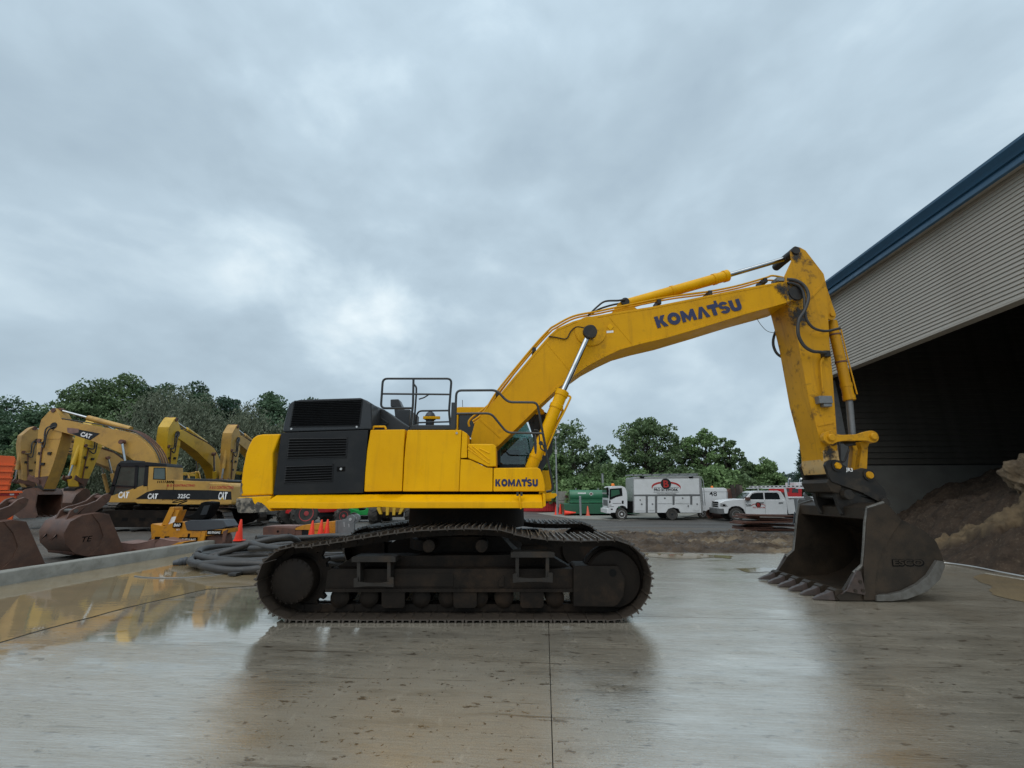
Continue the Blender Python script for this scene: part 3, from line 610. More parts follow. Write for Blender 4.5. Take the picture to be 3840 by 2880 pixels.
# ------------------------------------------------------------ the large yellow excavator
YT, SHOE, YC = 6.03, .85, 7.95          # near edge of near track, shoe width, centre plane
YF = 2*YC-YT-SHOE                       # near edge of far track
def excavator():
    o = Vector((at(1758, 1700, YC).x, YC, 0))
    ex = thing('excavator', 'large bright yellow crawler excavator with black engine grille, parked on wet concrete', 'excavator', o, world_coords=True)
    def P(name, pts, Y0, Y1, m, bevel=.012, parent=ex, Yt=None, seg=2):
        return MB().prism(xz(pts, Yt or Y0), Y0, Y1).build(name, m, parent, bevel=bevel, seg=seg)
    def zoomer(x0, y0, k): return lambda *p: [(x0+k*a, y0+k*b) for a, b in p]
    z2 = zoomer(850, 1350, .3918); z3 = zoomer(1350, 1350, .4822); z7 = zoomer(2100, 900, .4973); zb = zoomer(2800, 1350, .3617); za = zoomer(2800, 850, .3617); zd = zoomer(3100, 1780, .3135); ze = zoomer(1880, 1920, .2712); zf = zoomer(950, 1930, .452); zc = zoomer(1780, 1100, .434); z8 = zoomer(2800, 1500, .4822)
    # ---- tracks
    path = []
    def add(px, py): p = at(px, py, YT); path.append((p.x, p.z))
    for i in range(24): add(1112+(2290-1112)*i/24, 2329)
    for i in range(24): a = math.pi/2-math.pi*i/24; add(2290+150*math.cos(a), 2181+148*math.sin(a))
    top = [(2290, 2033), (2178, 2035), (2056, 2031), (1948, 2015), (1877, 1996), (1764, 1990), (1628, 1994), (1538, 2000), (1402, 2018), (1266, 2040), (1140, 2058)]
    for p in top: add(*p)
    for i in range(1, 24): a = -math.pi/2-math.pi*i/24; add(1112+147*math.cos(a), 2193+136*math.sin(a))
    pts = [Vector((a, 0, b)) for a, b in path]; zmin = min(p.z for p in pts); grz = .043
    for p in pts: p.z += grz-zmin
    sp = spline(pts, 6, True); L = [0]
    for i in range(len(sp)): L.append(L[-1]+(sp[(i+1)%len(sp)]-sp[i]).length)
    N = round(L[-1]/.2286)
    def along(d):
        d %= L[-1]; i = int(np.searchsorted(L, d))-1; i = max(0, min(i, len(sp)-1)); f = (d-L[i])/(L[i+1]-L[i]+1e-9); return sp[i].lerp(sp[(i+1)%len(sp)], f)
    # one shoe: plate with three grousers, a turned-down rear lip; +x along travel, z outward
    pit = L[-1]/N; sh = MB(); w = pit*.465; g = .011
    prof = [(-w-.016, -.022), (-w-.004, -.006), (-w+.012, 0), (w-.01, 0), (w+.004, -.004), (w+.004, .006)]
    outp = [(w+.004, .010), (w-.005, .044), (w-.018, .044), (w-.030, .012), (.014, .012), (.008, .044), (-.008, .044), (-.014, .012), (-w+.034, .012), (-w+.026, .042), (-w+.010, .042), (-w+.002, .010), (-w-.014, -.012)]
    poly = prof+outp
    sh.prism([(x, z) for x, z in poly], 0, SHOE); proto = None
    link = MB()
    for yy in (.32, .47): link.box(-w*.96, w*.96, yy, yy+.06, -.105, -.012); link.cyl((-w, yy-.01, -.06), (-w, yy+.07, -.06), .05, n=10)
    for near, Y0 in ((True, YT), (False, YF)):
        b = MB()
        for i in range(N):
            a, c = along(i*pit-.01), along(i*pit+.01); d = (c-a).normalized(); mid = along(i*pit)
            nrm = Vector((d.z, 0, -d.x)); M = Matrix(((d.x, 0, nrm.x), (0, 1, 0), (d.z, 0, nrm.z)))
            b.add([mid+Vector((0, Y0, 0))+M @ Vector(v) for v in link.v], link.f)
        tr = b.build('track', 'frame_dark', ex)
        for i in range(N):
            a, c = along(i*pit-pit*.45), along(i*pit+pit*.45); d = (c-a).normalized(); mid = along(i*pit); nrm = Vector((d.z, 0, -d.x))
            if proto is None:
                proto = sh.build('shoe', 'track_steel', tr, off=(0, 0, 0), bevel=0, ang=30); c_ = proto; proto['_o'] = (0, 0, 0)
                proto.data.materials.append(MT['grouser_edge'])
                for f_ in proto.data.polygons:
                    if f_.normal.z > .9 and f_.center.z > .035: f_.material_index = 1
            else: c_ = proto.copy(); col.objects.link(c_); c_.parent = tr
            M = Matrix(((d.x, 0, nrm.x, 0), (0, 1, 0, 0), (d.z, 0, nrm.z, 0), (0, 0, 0, 1)))
            jit = Matrix.Rotation(random.uniform(-.012, .012), 4, 'Y')
            c_.matrix_local = Matrix.Translation(mid+Vector((0, Y0+random.uniform(-.006, .006), 0))-o) @ M @ jit
    # ---- track frames
    def frame(Y0, s):               # s=+1: outer face is Y0 and the frame runs to larger Y
        def R_(a, b): return (min(Y0+s*a, Y0+s*b), max(Y0+s*a, Y0+s*b))
        t = MB().prism(xz([(1218, 2218), (1228, 2140), (1240, 2133), (2150, 2133), (2150, 2218)], YT+.22), *R_(.22, .66)).build('track_frame', 'frame_dark', ex, bevel=.012)
        MB().prism(xz([(1218, 2208), (2155, 2208), (2155, 2221), (1218, 2221)], YT+.18), *R_(.18, .66)).build('frame_flange', 'frame_dark', t, bevel=.004)
        MB().prism(xz([(1250, 2133), (1330, 2085), (2060, 2080), (2150, 2133)], YT+.40), *R_(.40, .70)).build('upper_frame', 'frame_dark', t, bevel=.01)
        MB().prism(xz([(2150, 2275), (2150, 2128), (2160, 2122), (2318, 2122), (2345, 2170), (2340, 2235), (2318, 2268), (2300, 2277)], YT+.14), *R_(.14, .56)).build('idler_guard', 'frame_dark', t, bevel=.02)
        c = at(2298, 2166, YT+.30); ib = MB(); c.y = Y0+s*.24; e = Vector((0, s*.4, 0))
        ib.lathe(c, c+e, [(0, .20), (.0, .36), (.03, .385), (.12, .385), (.14, .42), (.26, .42), (.28, .385), (.37, .385), (.40, .36)], 40); ib.build('idler', 'frame_dark', t, ang=30)
        c = at(1104, 2176, YT+.22); c.y = Y0+s*.14; db = MB()
        db.lathe(c, c+Vector((0, s*.4, 0)), [(0, .25), (.02, .285), (.05, .292), (.2, .30), (.22, .33), (.40, .33)], 36); d_ = db.build('final_drive', 'frame_dark', t, ang=30)
        bb = MB()
        for i in range(22):
            a = 2*math.pi*i/22; q = c+Vector((.268*math.cos(a), -s*.004, .268*math.sin(a))); bb.cyl(q, q+Vector((0, s*.03, 0)), .014, n=6)
        bb.build('bolt_ring', 'frame_dark', d_)
        # sprocket: toothed disc
        sb = MB(); n = 21; pr = []
        for i in range(n):
            for f, r_ in ((-.28, .395), (-.13, .455), (.13, .455), (.28, .395)): a = 2*math.pi*(i+f)/n; pr.append((c.x+r_*math.cos(a), c.z+r_*math.sin(a)))
        sb.prism(pr, *R_(.36, .44)); sb.build('sprocket', 'frame_dark', t)
        for px in (1275, 1385, 1480, 1580, 1680, 1795, 1890, 1985, 2080):
            q = at(px, 2240, YT+.3); q.y = Y0+s*.26
            MB().lathe(q, q+Vector((0, s*.4, 0)), [(0, .06), (.01, .10), (.03, .13), (.10, .13), (.11, .105), (.29, .105), (.3, .13), (.37, .13), (.4, .09)], 20).build('track_roller', 'frame_dark', t)
        for px in (1475, 1745, 1996):
            q0 = xz([(px-45, 2216), (px+43, 2216), (px+43, 2272), (px+35, 2281), (px-37, 2281), (px-45, 2272)], YT+.2)
            MB().prism(q0, *R_(.20, .24)).build('roller_guard', 'frame_dark', t, bevel=.008)
        for px in (1610, 1807):
            q = at(px, 2046, YT+.3); q.y = Y0+s*.24
            MB().lathe(q, q+Vector((0, s*.35, 0)), [(0, .06), (.01, .085), (.3, .085), (.35, .05)], 18).build('carrier_roller', 'frame_dark', t)
        for a0, z_ in ((1318, 2086), (1915, 2069)):
            st_ = MB(); w_ = 165; F = lambda *p: xz([(a0+x, z_+y) for x, y in p], YT+.06)
            st_.prism(F((0, 4), (12, 0), (150, 0), (w_, 4), (w_, 22), (0, 22)), *R_(.06, .30))
            st_.prism(F((8, 84), (24, 80), (24, 96), (60, 100), (110, 100), (140, 96), (140, 78), (158, 80), (158, 116), (110, 113), (60, 113), (8, 117)), *R_(.06, .09))
            for x0_ in (18, 132): st_.prism(F((x0_, 20), (x0_+13, 20), (x0_+13, 100), (x0_, 100)), *R_(.08, .28))
            st_.build('step', 'step_steel', t, bevel=.004)
        bb = MB()
        for px in list(range(1240, 2140, 52)):
            q = at(px, 2214, YT+.18); q.y = Y0+s*.176; bb.cyl(q, q+Vector((0, s*.02, 0)), .016, n=6)
        bb.build('flange_bolts', 'frame_dark', t)
        MB().prism(xz([(1870, 2180), (1885, 2160), (1890, 2160), (1890, 2200), (1870, 2200)], YT+.21), *R_(.205, .222)).build('grease_cover', 'frame_dark', t, bevel=.004)
        MB().prism(xz([(1480, 2150), (1700, 2150), (1700, 2200), (1480, 2200)], YT+.21), *R_(.212, .222)).build('access_plate', 'frame_dark', t, bevel=.004)
        q = at(2298, 2148, YT+.14); q.y = Y0+s*.136; MB().cyl(q, q+Vector((0, s*.02, 0)), .05, n=16).build('grease_hole', 'black', t)
    frame(YT, 1); frame(2*YC-YT, -1)
    # bracing of the car body and the slew ring
    cb = MB(); cb.prism(xz([(1560, 2100), (1640, 2010), (1880, 2010), (1960, 2100), (1960, 2200), (1560, 2200)], YT+.75), YT+.72, 2*YC-YT-.72)
    cb.build('car_body', 'frame_dark', ex, bevel=.02)
    c = Vector((o.x, YC, 0)); zt = at(1758, 1916, 7.0).z
    MB().lathe(c+Vector((0, 0, .72)), c+Vector((0, 0, 2)), [(0, .98), (.16, .98), (.16, .86), (.34, .86), (.34, 1.02), (zt-.72+.10, 1.02)], 56).build('slew_ring', 'frame_dark', ex, ang=30)
    # ---- upper structure
    YS, YE = 6.42, 2*YC-6.42            # near and far side of the body
    # counterweight: profile, thick across the whole width, rounded
    cw = [(1052, 1627), (985, 1628), (962, 1632), (946, 1644), (933, 1668), (921, 1700), (909, 1761), (903, 1812), (901, 1860), (1022, 1856), (1022, 1700)]
    cwo = P('counterweight', cw, YS, YE, 'yellow', .03, seg=3)
    P('counterweight_foot', [(888, 1866), (1019, 1859), (1008, 1893), (1019, 1917), (893, 1920), (885, 1893)], YS-.05, YE+.05, 'yellow', .02, parent=cwo)
    # scraped, chipped lower corner
    rb = MB(); random.seed(3); edge = [(887, 1869), (905, 1868), (925, 1866), (944, 1868), (950, 1884), (956, 1892), (966, 1882), (982, 1887), (994, 1897), (1002, 1906), (1013, 1917), (950, 1923), (893, 1923), (884, 1893)]
    rb.prism(xz(edge, YS-.056), YS-.056, YS-.03); rb.build('scraped_corner', 'chipped_corner', cwo)
    rb = MB(); rb.prism(xz([(903, 1808), (909, 1815), (906, 1830), (910, 1848), (902, 1856), (900, 1850)], YS-.006), YS-.006, YS+.02); rb.build('scrape', 'chipped_corner', cwo)
    # radiator side door with louvres
    rd = P('radiator_door', [(1054, 1623), (1381, 1612), (1362, 1848), (1024, 1856)], YS-.012, YS+.35, 'black_panel', .01)
    def louvre(c4, k, depth, parent, m='black', sm_='black_panel', Yp=YS-.012):
        A, B, C, D = [Vector((*q, 0)) for q in c4]           # tl tr br bl in px
        f = MB()
        for (p, q), wd in (((A, B), 1), ((D, C), 1), ((A, D), 1), ((B, C), 1)):
            n_ = Vector((-(q-p).y, (q-p).x, 0)).normalized()*2.2
            f.prism(xz([(p-n_).to_tuple()[:2], (q-n_).to_tuple()[:2], (q+n_).to_tuple()[:2], (p+n_).to_tuple()[:2]], Yp), Yp-.006, Yp+.004)
        back = MB().prism(xz([v.to_tuple()[:2] for v in (A, B, C, D)], Yp), Yp-.002, Yp+.004).build('louvre_recess', m, parent)
        f.build('louvre_frame', sm_, back)
        for i in range(k):
            t0, t1 = (i+.12)/k, (i+.55)/k
            a, b_, c_, d_ = A.lerp(D, t0), B.lerp(C, t0), B.lerp(C, t1), A.lerp(D, t1)
            q = [at(v.x, v.y, Yp) for v in (a, b_, c_, d_)]
            s_ = MB(); top_ = [q[0], q[1]]; bot = [q[3], q[2]]
            dy = Vector((0, -.018, 0)); d0 = Vector((0, -.001, 0))
            s_.add([top_[0]+d0, top_[1]+d0, bot[1]+dy, bot[0]+dy, bot[1]+d0, bot[0]+d0], [(0, 3, 2, 1), (3, 5, 4, 2), (0, 5, 3), (1, 2, 4)])
            s_.build('slat', sm_, back, smooth=False)
    louvre(z2((600, 745), (1155, 740), (1143, 935), (578, 952)), 8, .03, rd)
    louvre(z2((570, 1012), (1020, 997), (1010, 1165), (552, 1183)), 7, .03, rd)
    P('door_latch', z2((1055, 1022), (1135, 1020), (1132, 1066), (1053, 1068)), YS-.016, YS, 'black', .003, rd)
    lk = at(*z2((1096, 1043))[0], YS-.016); MB().cyl(lk+Vector((0, -.012, 0)), lk+Vector((0, .01, 0)), .018, n=12).build('lock', 'silver', rd)
    # raised cooling cowl
    co = P('cooling_cowl', [(1058, 1621), (1064, 1585), (1082, 1517), (1094, 1505), (1124, 1498), (1350, 1491), (1375, 1501), (1392, 1512), (1395, 1610)], YS, YS+1.5, 'dark_grey', .03, seg=3)
    louvre(z2((650, 395), (1300, 375), (1270, 630), (608, 642)), 15, .02, co, Yp=YS-.001)
    for q in ((622, 660), (1247, 641)):
        k = at(*z2(q)[0], YS); MB().cyl(k+Vector((0, -.012, 0)), k, .016, n=8).build('bolt', 'silver', co)
    # engine hood sloping forward behind the panels
    hd = P('engine_hood', [(1392, 1514), (1440, 1535), (1500, 1577), (1535, 1600), (1535, 1640), (1392, 1640)], YS+.5, YE-.3, 'dark_grey', .03)
    MB().tube(rounded([at(*p, YS+.46) for p in z3((100, 470), (105, 448), (160, 448), (222, 490), (160, 505), (100, 470))], .03), .008, 6).build('hood_handle', 'rail', hd)
    MB().box(*[f for f in (at(1490, 1533, YC-.3).x, at(1538, 1533, YC-.3).x, YC-.3, YC+.5, at(1538, 1620, YC-.3).z, at(1490, 1535, YC-.3).z)]).build('air_box', 'dark_grey', hd, bevel=.02)
    P('exhaust', z3((235, 305), (298, 303), (330, 375), (235, 362)), YC-.12, YC+.12, 'dark_grey', .02, hd)
    P('exhaust_stem', z3((262, 360), (318, 365), (345, 520), (280, 520)), YC-.10, YC+.10, 'dark_grey', .02, hd)
    MB().tube(rounded([at(*p, YS+.06) for p in z3((100, 540), (106, 518), (195, 518), (203, 540))], .02), .016, 8).build('lift_loop', 'yellow', ex)
    # yellow side doors
    def bulged(name, pts, parent=ex, m='yellow'):
        return P(name, pts, YS-.004, YS+.4, m, .016, parent, seg=3)
    bulged('rear_side_door', [(1389, 1612), (1519, 1610), (1514, 1680), (1507, 1842), (1365, 1844), (1368, 1780), (1376, 1690)])
    bulged('middle_side_door', [(1528, 1612), (1731, 1612), (1727, 1700), (1721, 1843), (1510, 1843), (1516, 1720), (1521, 1660)])
    P('front_filler_panel', [(1733, 1614), (1752, 1626), (1752, 1716), (1728, 1718)], YS, YS+.4, 'yellow', .008)
    tb = P('tool_box', [(1754.5, 1664), (1850, 1665), (1860, 1673), (1861, 1749), (1829, 1750), (1785, 1730), (1754.5, 1718)], YS-.02, YS+.5, 'yellow', .018, seg=3)
    for a, b_, c_ in (((845, 668), (950, 760), 0), ((875, 668), (1005, 775), 0), ((838, 690), (1005, 805), 0), ((930, 688), (1005, 725), 0)):
        p, q = z3(a, b_); MB().tube([at(*p, YS-.02), at(*q, YS-.02)], .012, 8).build('pressed_rib', 'yellow', tb)
    P('lower_front_door', [(1727, 1722), (1764, 1724), (1825, 1753), (1848, 1754), (1847, 1843), (1722, 1843)], YS-.004, YS+.4, 'yellow', .012)
    fb = P('front_storage_box', [(1851, 1755), (2016, 1753), (2027, 1760), (2037, 1786), (2044, 1820), (2044, 1843), (1849.5, 1843)], YS-.008, YS+.75, 'yellow', .016, seg=3)
    a = at(*z3((1052, 983))[0], YS-.008); b_ = at(*z3((1384, 980))[0], YS-.008)
    big_word('lettering', a, (1, 0, 0), .104, (b_-a).length, 'navy', fb)
    MB().cyl(at(1712.6, 1624, YS-.02), at(1712.6, 1624, YS), .018, n=12).build('cap_bolt', 'silver', ex)
    # skirt: top face slopes out to a vertical lip
    zt0, zm, zb_ = at(1500, 1849, YS).z, at(1500, 1882, YS-.17).z, at(1500, 1906, YS-.17).z
    def skirt_row(px):
        x = at(px, 1870, YS-.1).x; dip = 0
        return [Vector((x, YS+.02, zt0-.02)), Vector((x, YS-.165, zm)), Vector((x, YS-.17, zb_-dip)), Vector((x, YS+.3, zb_-dip)), Vector((x, YS+.3, zt0-.02))]
    sk = MB(); rows = []
    for i, px in enumerate([1009]+list(np.linspace(1030, 2034, 26))):
        r_ = skirt_row(px)
        if i == 0: r_[0].x += .05; r_[2].x += .06
        x = r_[2].x
        sag = .010*math.exp(-((px-1250)/80)**2)-.018*math.exp(-((px-1430)/60)**2)
        for k in (1, 2): r_[k].z -= sag; r_[k].y += .006*fbm(x*1.3, 2, 1)
        rows.append(r_)
    for r_ in rows: sk.v += [tuple(v) for v in r_]
    for i in range(len(rows)-1): sk.f += [(i*5+j, i*5+(j+1)%5, (i+1)*5+(j+1)%5, (i+1)*5+j) for j in range(5)]
    sk.f += [(4, 3, 2, 1, 0), tuple((len(rows)-1)*5+j for j in range(5))]
    sko = sk.build('side_skirt', 'yellow', ex, bevel=.012, ang=25)
    P('skirt_end', [(2036, 1850), (2046, 1852), (2047, 1896), (2036, 1904)], YS-.16, YS+.4, 'yellow', .008, sko)
    P('skirt_hook', [(2046, 1849), (2086, 1850), (2090, 1858), (2078, 1868), (2046, 1874)], YS+.1, YS+.13, 'yellow', .006, sko)
    hb = MB(); q = at(1948, 1857, YS-.13)
    for dx in (-.028, .028): hb.box(q.x+dx-.016, q.x+dx+.016, q.y-.05, q.y+.02, q.z-.01, q.z+.045)
    hb.build('hinge_block', 'rail', sko, bevel=.003)
    MB().tube([at(1949, 1860, YS-.15), at(1950, 1884, YS-.19), at(1953, 1908, YS-.18)], .012, 6).build('hinge_strap', 'yellow', sko)
    # decks behind the side doors
    bd = MB(); zl = at(1500, 1606, YS).z
    bd.box(at(1020, 1700, YS).x, at(2020, 1700, YS).x, YS+.10, YE, zt0-.10, zt0+.25); bd.build('deck_frame', 'black', ex)
    bd = MB(); bd.box(at(1395, 1700, YS).x, at(1735, 1700, YS).x, YS+.35, YE-.1, zt0+.2, zl-.03); bd.build('machinery_bay', 'black_panel', ex)
    P('tank_top', z3((395, 540), (400, 505), (715, 505), (720, 540)), YS+.3, YS+1.0, 'rail', .01)
    P('pipe_guard', z3((715, 540), (722, 420), (738, 420), (738, 540)), YS+.5, YS+.53, 'yellow', .004)
    # air pre-cleaner bowl
    q = at(*z3((545, 465))[0], YC-.4); pc = MB(); pc.lathe(q-Vector((0, 0, .10)), q+Vector((0, 0, 1)), [(0, .075), (.10, .075), (.101, .10), (.16, .10), (.17, .095), (.22, .07), (.25, .03), (.28, .012)], 18); pc.build('filler_bowl', 'dark_grey', ex)
    MB().box(q.x-.11, q.x+.19, q.y-.1, q.y-.04, q.z+.0, q.z+.05).build('filler_bracket', 'yellow', ex, bevel=.006)
    # guard rails
    def rail(name, pts, Y, r=.019, rr=.08):
        MB().tube(rounded([at(*p, Y) for p in z3(*pts)], rr), r, 8).build(name, 'rail', ex)
    YR = YS+.42
    rail('guard_rail', [(705, 520), (692, 400), (702, 270), (712, 145), (178, 145), (162, 375), (408, 375)], YR)
    rail('guard_rail', [(392, 525), (412, 350), (416, 145)], YR)
    rail('guard_rail', [(180, 263), (535, 266), (704, 268)], YR, .016)
    rail('guard_rail', [(420, 510), (438, 260), (438, 210), (420, 190)], YR+.25, .016)
    rail('guard_rail', [(432, 500), (448, 396), (690, 393)], YR+.3, .016)
    rail('guard_rail', [(440, 488), (560, 484), (700, 480)], YR+.3, .014)
    rail('grab_lever', [(458, 305), (500, 292), (535, 268)], YR+.1, .012, .03)
    rail('guard_rail', [(742, 535), (745, 330), (750, 237), (1062, 235), (1150, 328), (1378, 330), (1420, 560), (1502, 990), (1490, 1018), (1448, 1025)], YS+.12, .019)
    rail('guard_rail', [(745, 418), (1020, 415), (1142, 565), (1430, 570)], YS+.12, .018)
    MB().box(at(1694, 1500, YS+.12).x, at(1712, 1500, YS+.12).x, YS+.09, YS+.15, at(1700, 1612, YS+.12).z, at(1700, 1510, YS+.12).z).build('rail_foot', 'rail', ex, bevel=.008)
    # mirror on its bracket
    q = at(2010, 1664, YS+.2); mi = MB(); 
    ring = [Vector((q.x-.015+.03*math.cos(a)*.6, q.y, q.z+.155*math.sin(a))) for a in np.linspace(0, 2*math.pi, 21)[:-1]]
    mi.add([v+Vector((0, 0, 0)) for v in ring]+[v+Vector((.02, .14, 0)) for v in ring], [tuple(range(20)), tuple(range(39, 19, -1))]+[(i, i+20, (i+1)%20+20, (i+1)%20) for i in range(20)])
    mi.build('mirror', 'rail', ex, bevel=.006)
    rail('mirror_arm', [(1352, 545), (1385, 545), (1392, 580), (1404, 690), (1440, 712)], YS+.2, .010, .05)
    rail('mirror_arm', [(1404, 650), (1425, 660), (1440, 712)], YS+.2, .012, .03)
    MB().cyl(at(2000+28, 1662, YS+.14), at(2000+28, 1662, YS+.26), .035, n=10).build('mirror_clamp', 'rail', ex)
    # ---- cab on the far side
    Y0, Y1 = YC+.75, YC+1.72
    cabp = [(1867, 1752), (1867, 1560), (1890, 1528), (2020, 1528), (2048, 1545), (2072, 1650), (2070, 1700), (2020, 1752)]
    cx = xz(cabp, Y0)
    cab = MB(); 
    cab.prism(xz([(1705, 1640), (1708, 1530), (1722, 1527), (2025, 1527), (2040, 1540), (2042, 1556), (1720, 1556), (1718, 1640)], Y0), Y0-.04, Y1)
    cb_ = cab.build('cab_roof', 'yellow', ex, bevel=.02)
    def bar(name, pts, Ya, wdt, m='rail'):
        MB().prism(xz(pts, Ya), Ya, Ya+wdt).build(name, m, cb_, bevel=.008)
    for Ya in (Y0-.02, Y1-.06):
        bar('cab_pillar', [(1858, 1760), (1858, 1545), (1876, 1545), (1876, 1760)], Ya, .07)
        bar('cab_pillar', [(1992, 1770), (2010, 1700), (2000, 1640), (1978, 1570), (1965, 1540), (2010, 1530), (2050, 1548), (2074, 1650), (2070, 1700), (2030, 1770)], Ya, .07)
        bar('cab_sill', [(1862, 1765), (1862, 1742), (2015, 1742), (2015, 1765)], Ya, .07)
        bar('cab_header', [(1720, 1640), (1722, 1557), (1990, 1557), (1990, 1572), (1800, 1575), (1800, 1640)], Ya, .07)
    for Ya in (Y0+.01, Y1-.03):
        MB().prism(xz([(1877, 1741), (1877, 1574), (1970, 1574), (1996, 1640), (2006, 1700), (1993, 1741)], Ya), Ya, Ya+.006).build('cab_window', 'glass', cb_)
    # seat and monitor inside
    P('cab_seat', [(1880, 1800), (1880, 1690), (1895, 1680), (1910, 1690), (1915, 1735), (1960, 1740), (1960, 1800)], Y0+.3, Y0+.75, 'black', .03, cb_)
    P('monitor', [(1893, 1733), (1893, 1688), (1948, 1687), (1948, 1733)], Y0+.06, Y0+.10, 'black', .006, cb_)
    P('cab_console', [(1868, 1744), (1868, 1733), (1950, 1733), (1950, 1744)], Y0+.05, Y0+.5, 'rail', .006, cb_)
    P('cab_base', [(1858, 1880), (1858, 1764), (2068, 1764), (2068, 1880)], Y0, Y1, 'yellow', .02)
    MB().tube([at(1735, 1526, Y0), at(1734, 1500, Y0)], .006, 6).build('antenna', 'rail', cb_)
    MB().tube(rounded([at(*p, Y0-.1) for p in ((2005, 1545), (2010, 1560), (2000, 1575), (2003, 1586))], .02), .012, 6).build('work_lamp_bracket', 'rail', cb_)
    # ---- boom
    YB0, YB1 = 7.58, 8.32
    bt = [(1767, 1635), (1780, 1588), (1880, 1470), (2006, 1319), (2062, 1255), (2090, 1230), (2150, 1204), (2199, 1190), (2299, 1172), (2448, 1149), (2647, 1109), (2796, 1079), (2920, 1058), (2965, 1058), (2990, 1072), (3000, 1096), (2992, 1118), (2960, 1132), (2911, 1146), (2796, 1177), (2647, 1223), (2498, 1267), (2398, 1290), (2324, 1311), (2264, 1339), (2199, 1374), (2150, 1409), (2084, 1461), (2023, 1518), (1967, 1574), (1862, 1676), (1820, 1705), (1780, 1695), (1764, 1662)]
    # smooth the outline a little at the knees by adding no bevel, plates get weld edges instead
    boom = P('boom', bt, YB0, YB1, 'yellow_boom', .008)
    # flange strips along the lower and upper edges and the transverse weld seams
    def seam(pts, Y, wpx, name, m='yellow_boom', d=.012):
        for a, b2 in zip(pts[:-1], pts[1:]):
            A = Vector((*a, 0)); B = Vector((*b2, 0)); n_ = Vector((-(B-A).y, (B-A).x, 0)).normalized()*wpx; e = (B-A).normalized()*1.0
            MB().prism(xz([(A-n_-e).to_tuple()[:2], (B-n_+e).to_tuple()[:2], (B+n_+e).to_tuple()[:2], (A+n_-e).to_tuple()[:2]], Y), Y-d, Y+.002).build(name, m, boom, bevel=.003, seg=1)
    lower = [(2911, 1142), (2796, 1173), (2647, 1219), (2498, 1263), (2398, 1286), (2324, 1307), (2264, 1335), (2199, 1370), (2150, 1405), (2084, 1457), (2023, 1514), (1967, 1570), (1866, 1668)]
    seam(lower, YB0, 5, 'lower_flange')
    upper = [(1884, 1474), (2009, 1324), (2066, 1260), (2092, 1236), (2152, 1210), (2200, 1196), (2299, 1178), (2448, 1155), (2647, 1115), (2900, 1066)]
    seam(upper, YB0, 3, 'upper_flange', d=.006)
    for a, b2 in ((z7((372, 575), (548, 782))), (zc((628, 430), (822, 660))), (zc((50, 1090), (222, 1245)))): seam([a, b2], YB0, 4, 'weld_seam', d=.006)
    # lettering on the boom
    a = at(2465, 1231, YB0); b_ = at(2785, 1161, YB0); ux = (b_-a).normalized()
    big_word('lettering', a, ux, .235, (b_-a).length, 'navy', boom, thick=.010)
    # mounting bosses, stains and small plates on the boom side
    q = at(2214, 1242, YB0); MB().cyl(q+Vector((0, -.02, 0)), q+Vector((0, .02, 0)), .30, n=32).build('reinforcing_disc', 'yellow_boom', boom, bevel=.006)
    q = at(2290, 1229, YB0); MB().prism(xz(z7((352, 655), (378, 630), (404, 655), (378, 682)), YB0), YB0-.012, YB0).build('diamond_plate', 'yellow', boom, bevel=.003)
    P('decal', z7((350, 685), (402, 682), (403, 697), (351, 702)), YB0-.003, YB0, 'lettering_white', 0, boom)
    # dark grease round the tip joint
    tp = at(2985, 1100, YB0); MB().cyl(tp+Vector((0, -.03, 0)), tp+Vector((0, .02, 0)), .15, n=24).build('tip_boss', 'coupler', boom, bevel=.01)
    # ---- boom cylinders
    def cylinder(name, pin, gland, base, Y, rb_, rr_, rodm='chrome', parent=ex, m='yellow', eye=.13, ym=None, Yp=None, Yb=None):
        A, G, B = at(*pin, Yp or Y), at(*gland, Yb or Y), at(*base, Yb or Y)
        A.y = G.y = B.y = Y
        d = (G-B).normalized(); L_ = (G-B).length
        c = MB(); c.lathe(B, G, [(0, rb_*.96), (.03, rb_), (L_-.34, rb_), (L_-.34, rb_*1.12), (L_-.27, rb_*1.12), (L_-.26, rb_*1.04), (L_-.10, rb_*1.04), (L_-.10, rb_*1.16), (L_-.01, rb_*1.16), (L_, rb_*1.05)], 28)
        cb2 = c.build(name, m, parent, ang=30)
        MB().cyl(G-d*.05, A, rr_, n=20).build('rod', rodm, cb2)
        e = MB(); e.cyl(A+Vector((0, -eye, 0)), A+Vector((0, eye, 0)), rr_*1.75, n=22); e.build('rod_eye', ym or 'coupler', cb2, bevel=.01)
        return cb2, A, G, B, d
    for Y in (YB0-.22, YB1+.22):
        c_, A, G, B, d = cylinder('boom_cylinder', (2214, 1242), (2111, 1466), (1990, 1760), Y, .103, .052, eye=.10, Yp=YB0-.22, Yb=YB0-.22)
        for fr in (.15, .78):
            q = B.lerp(G, fr); MB().lathe(q-d*.02, q+d, [(0, .112), (.045, .112)], 24).build('band', 'yellow', c_)
        u = Vector((.12, 0, 0)); p1 = B.lerp(G, .97)+Vector((.115, 0, -.04)); p2 = B.lerp(G, .58)+Vector((.118, 0, -.05))
        MB().tube(rounded([p1-Vector((.05, 0, .0)), p1+Vector((.05, 0, -.02)), p1.lerp(p2, .5)+Vector((.03, 0, -.02)), p2, B.lerp(G, .2)+Vector((.118, 0, -.04))], .08), .018, 8).build('cylinder_pipe', 'yellow', c_)
    q = at(2214, 1242, YB0-.33); MB().cyl(q, q+Vector((0, .1, 0)), .13, n=20).build('pin_cap', 'coupler', ex, bevel=.015)
    MB().tube([at(*p, YB0-.02) for p in zc((640, 372), (700, 380), (790, 392), (830, 330), (880, 290), (955, 300))], .011, 6, smooth=6).build('grease_line', 'coupler', boom)
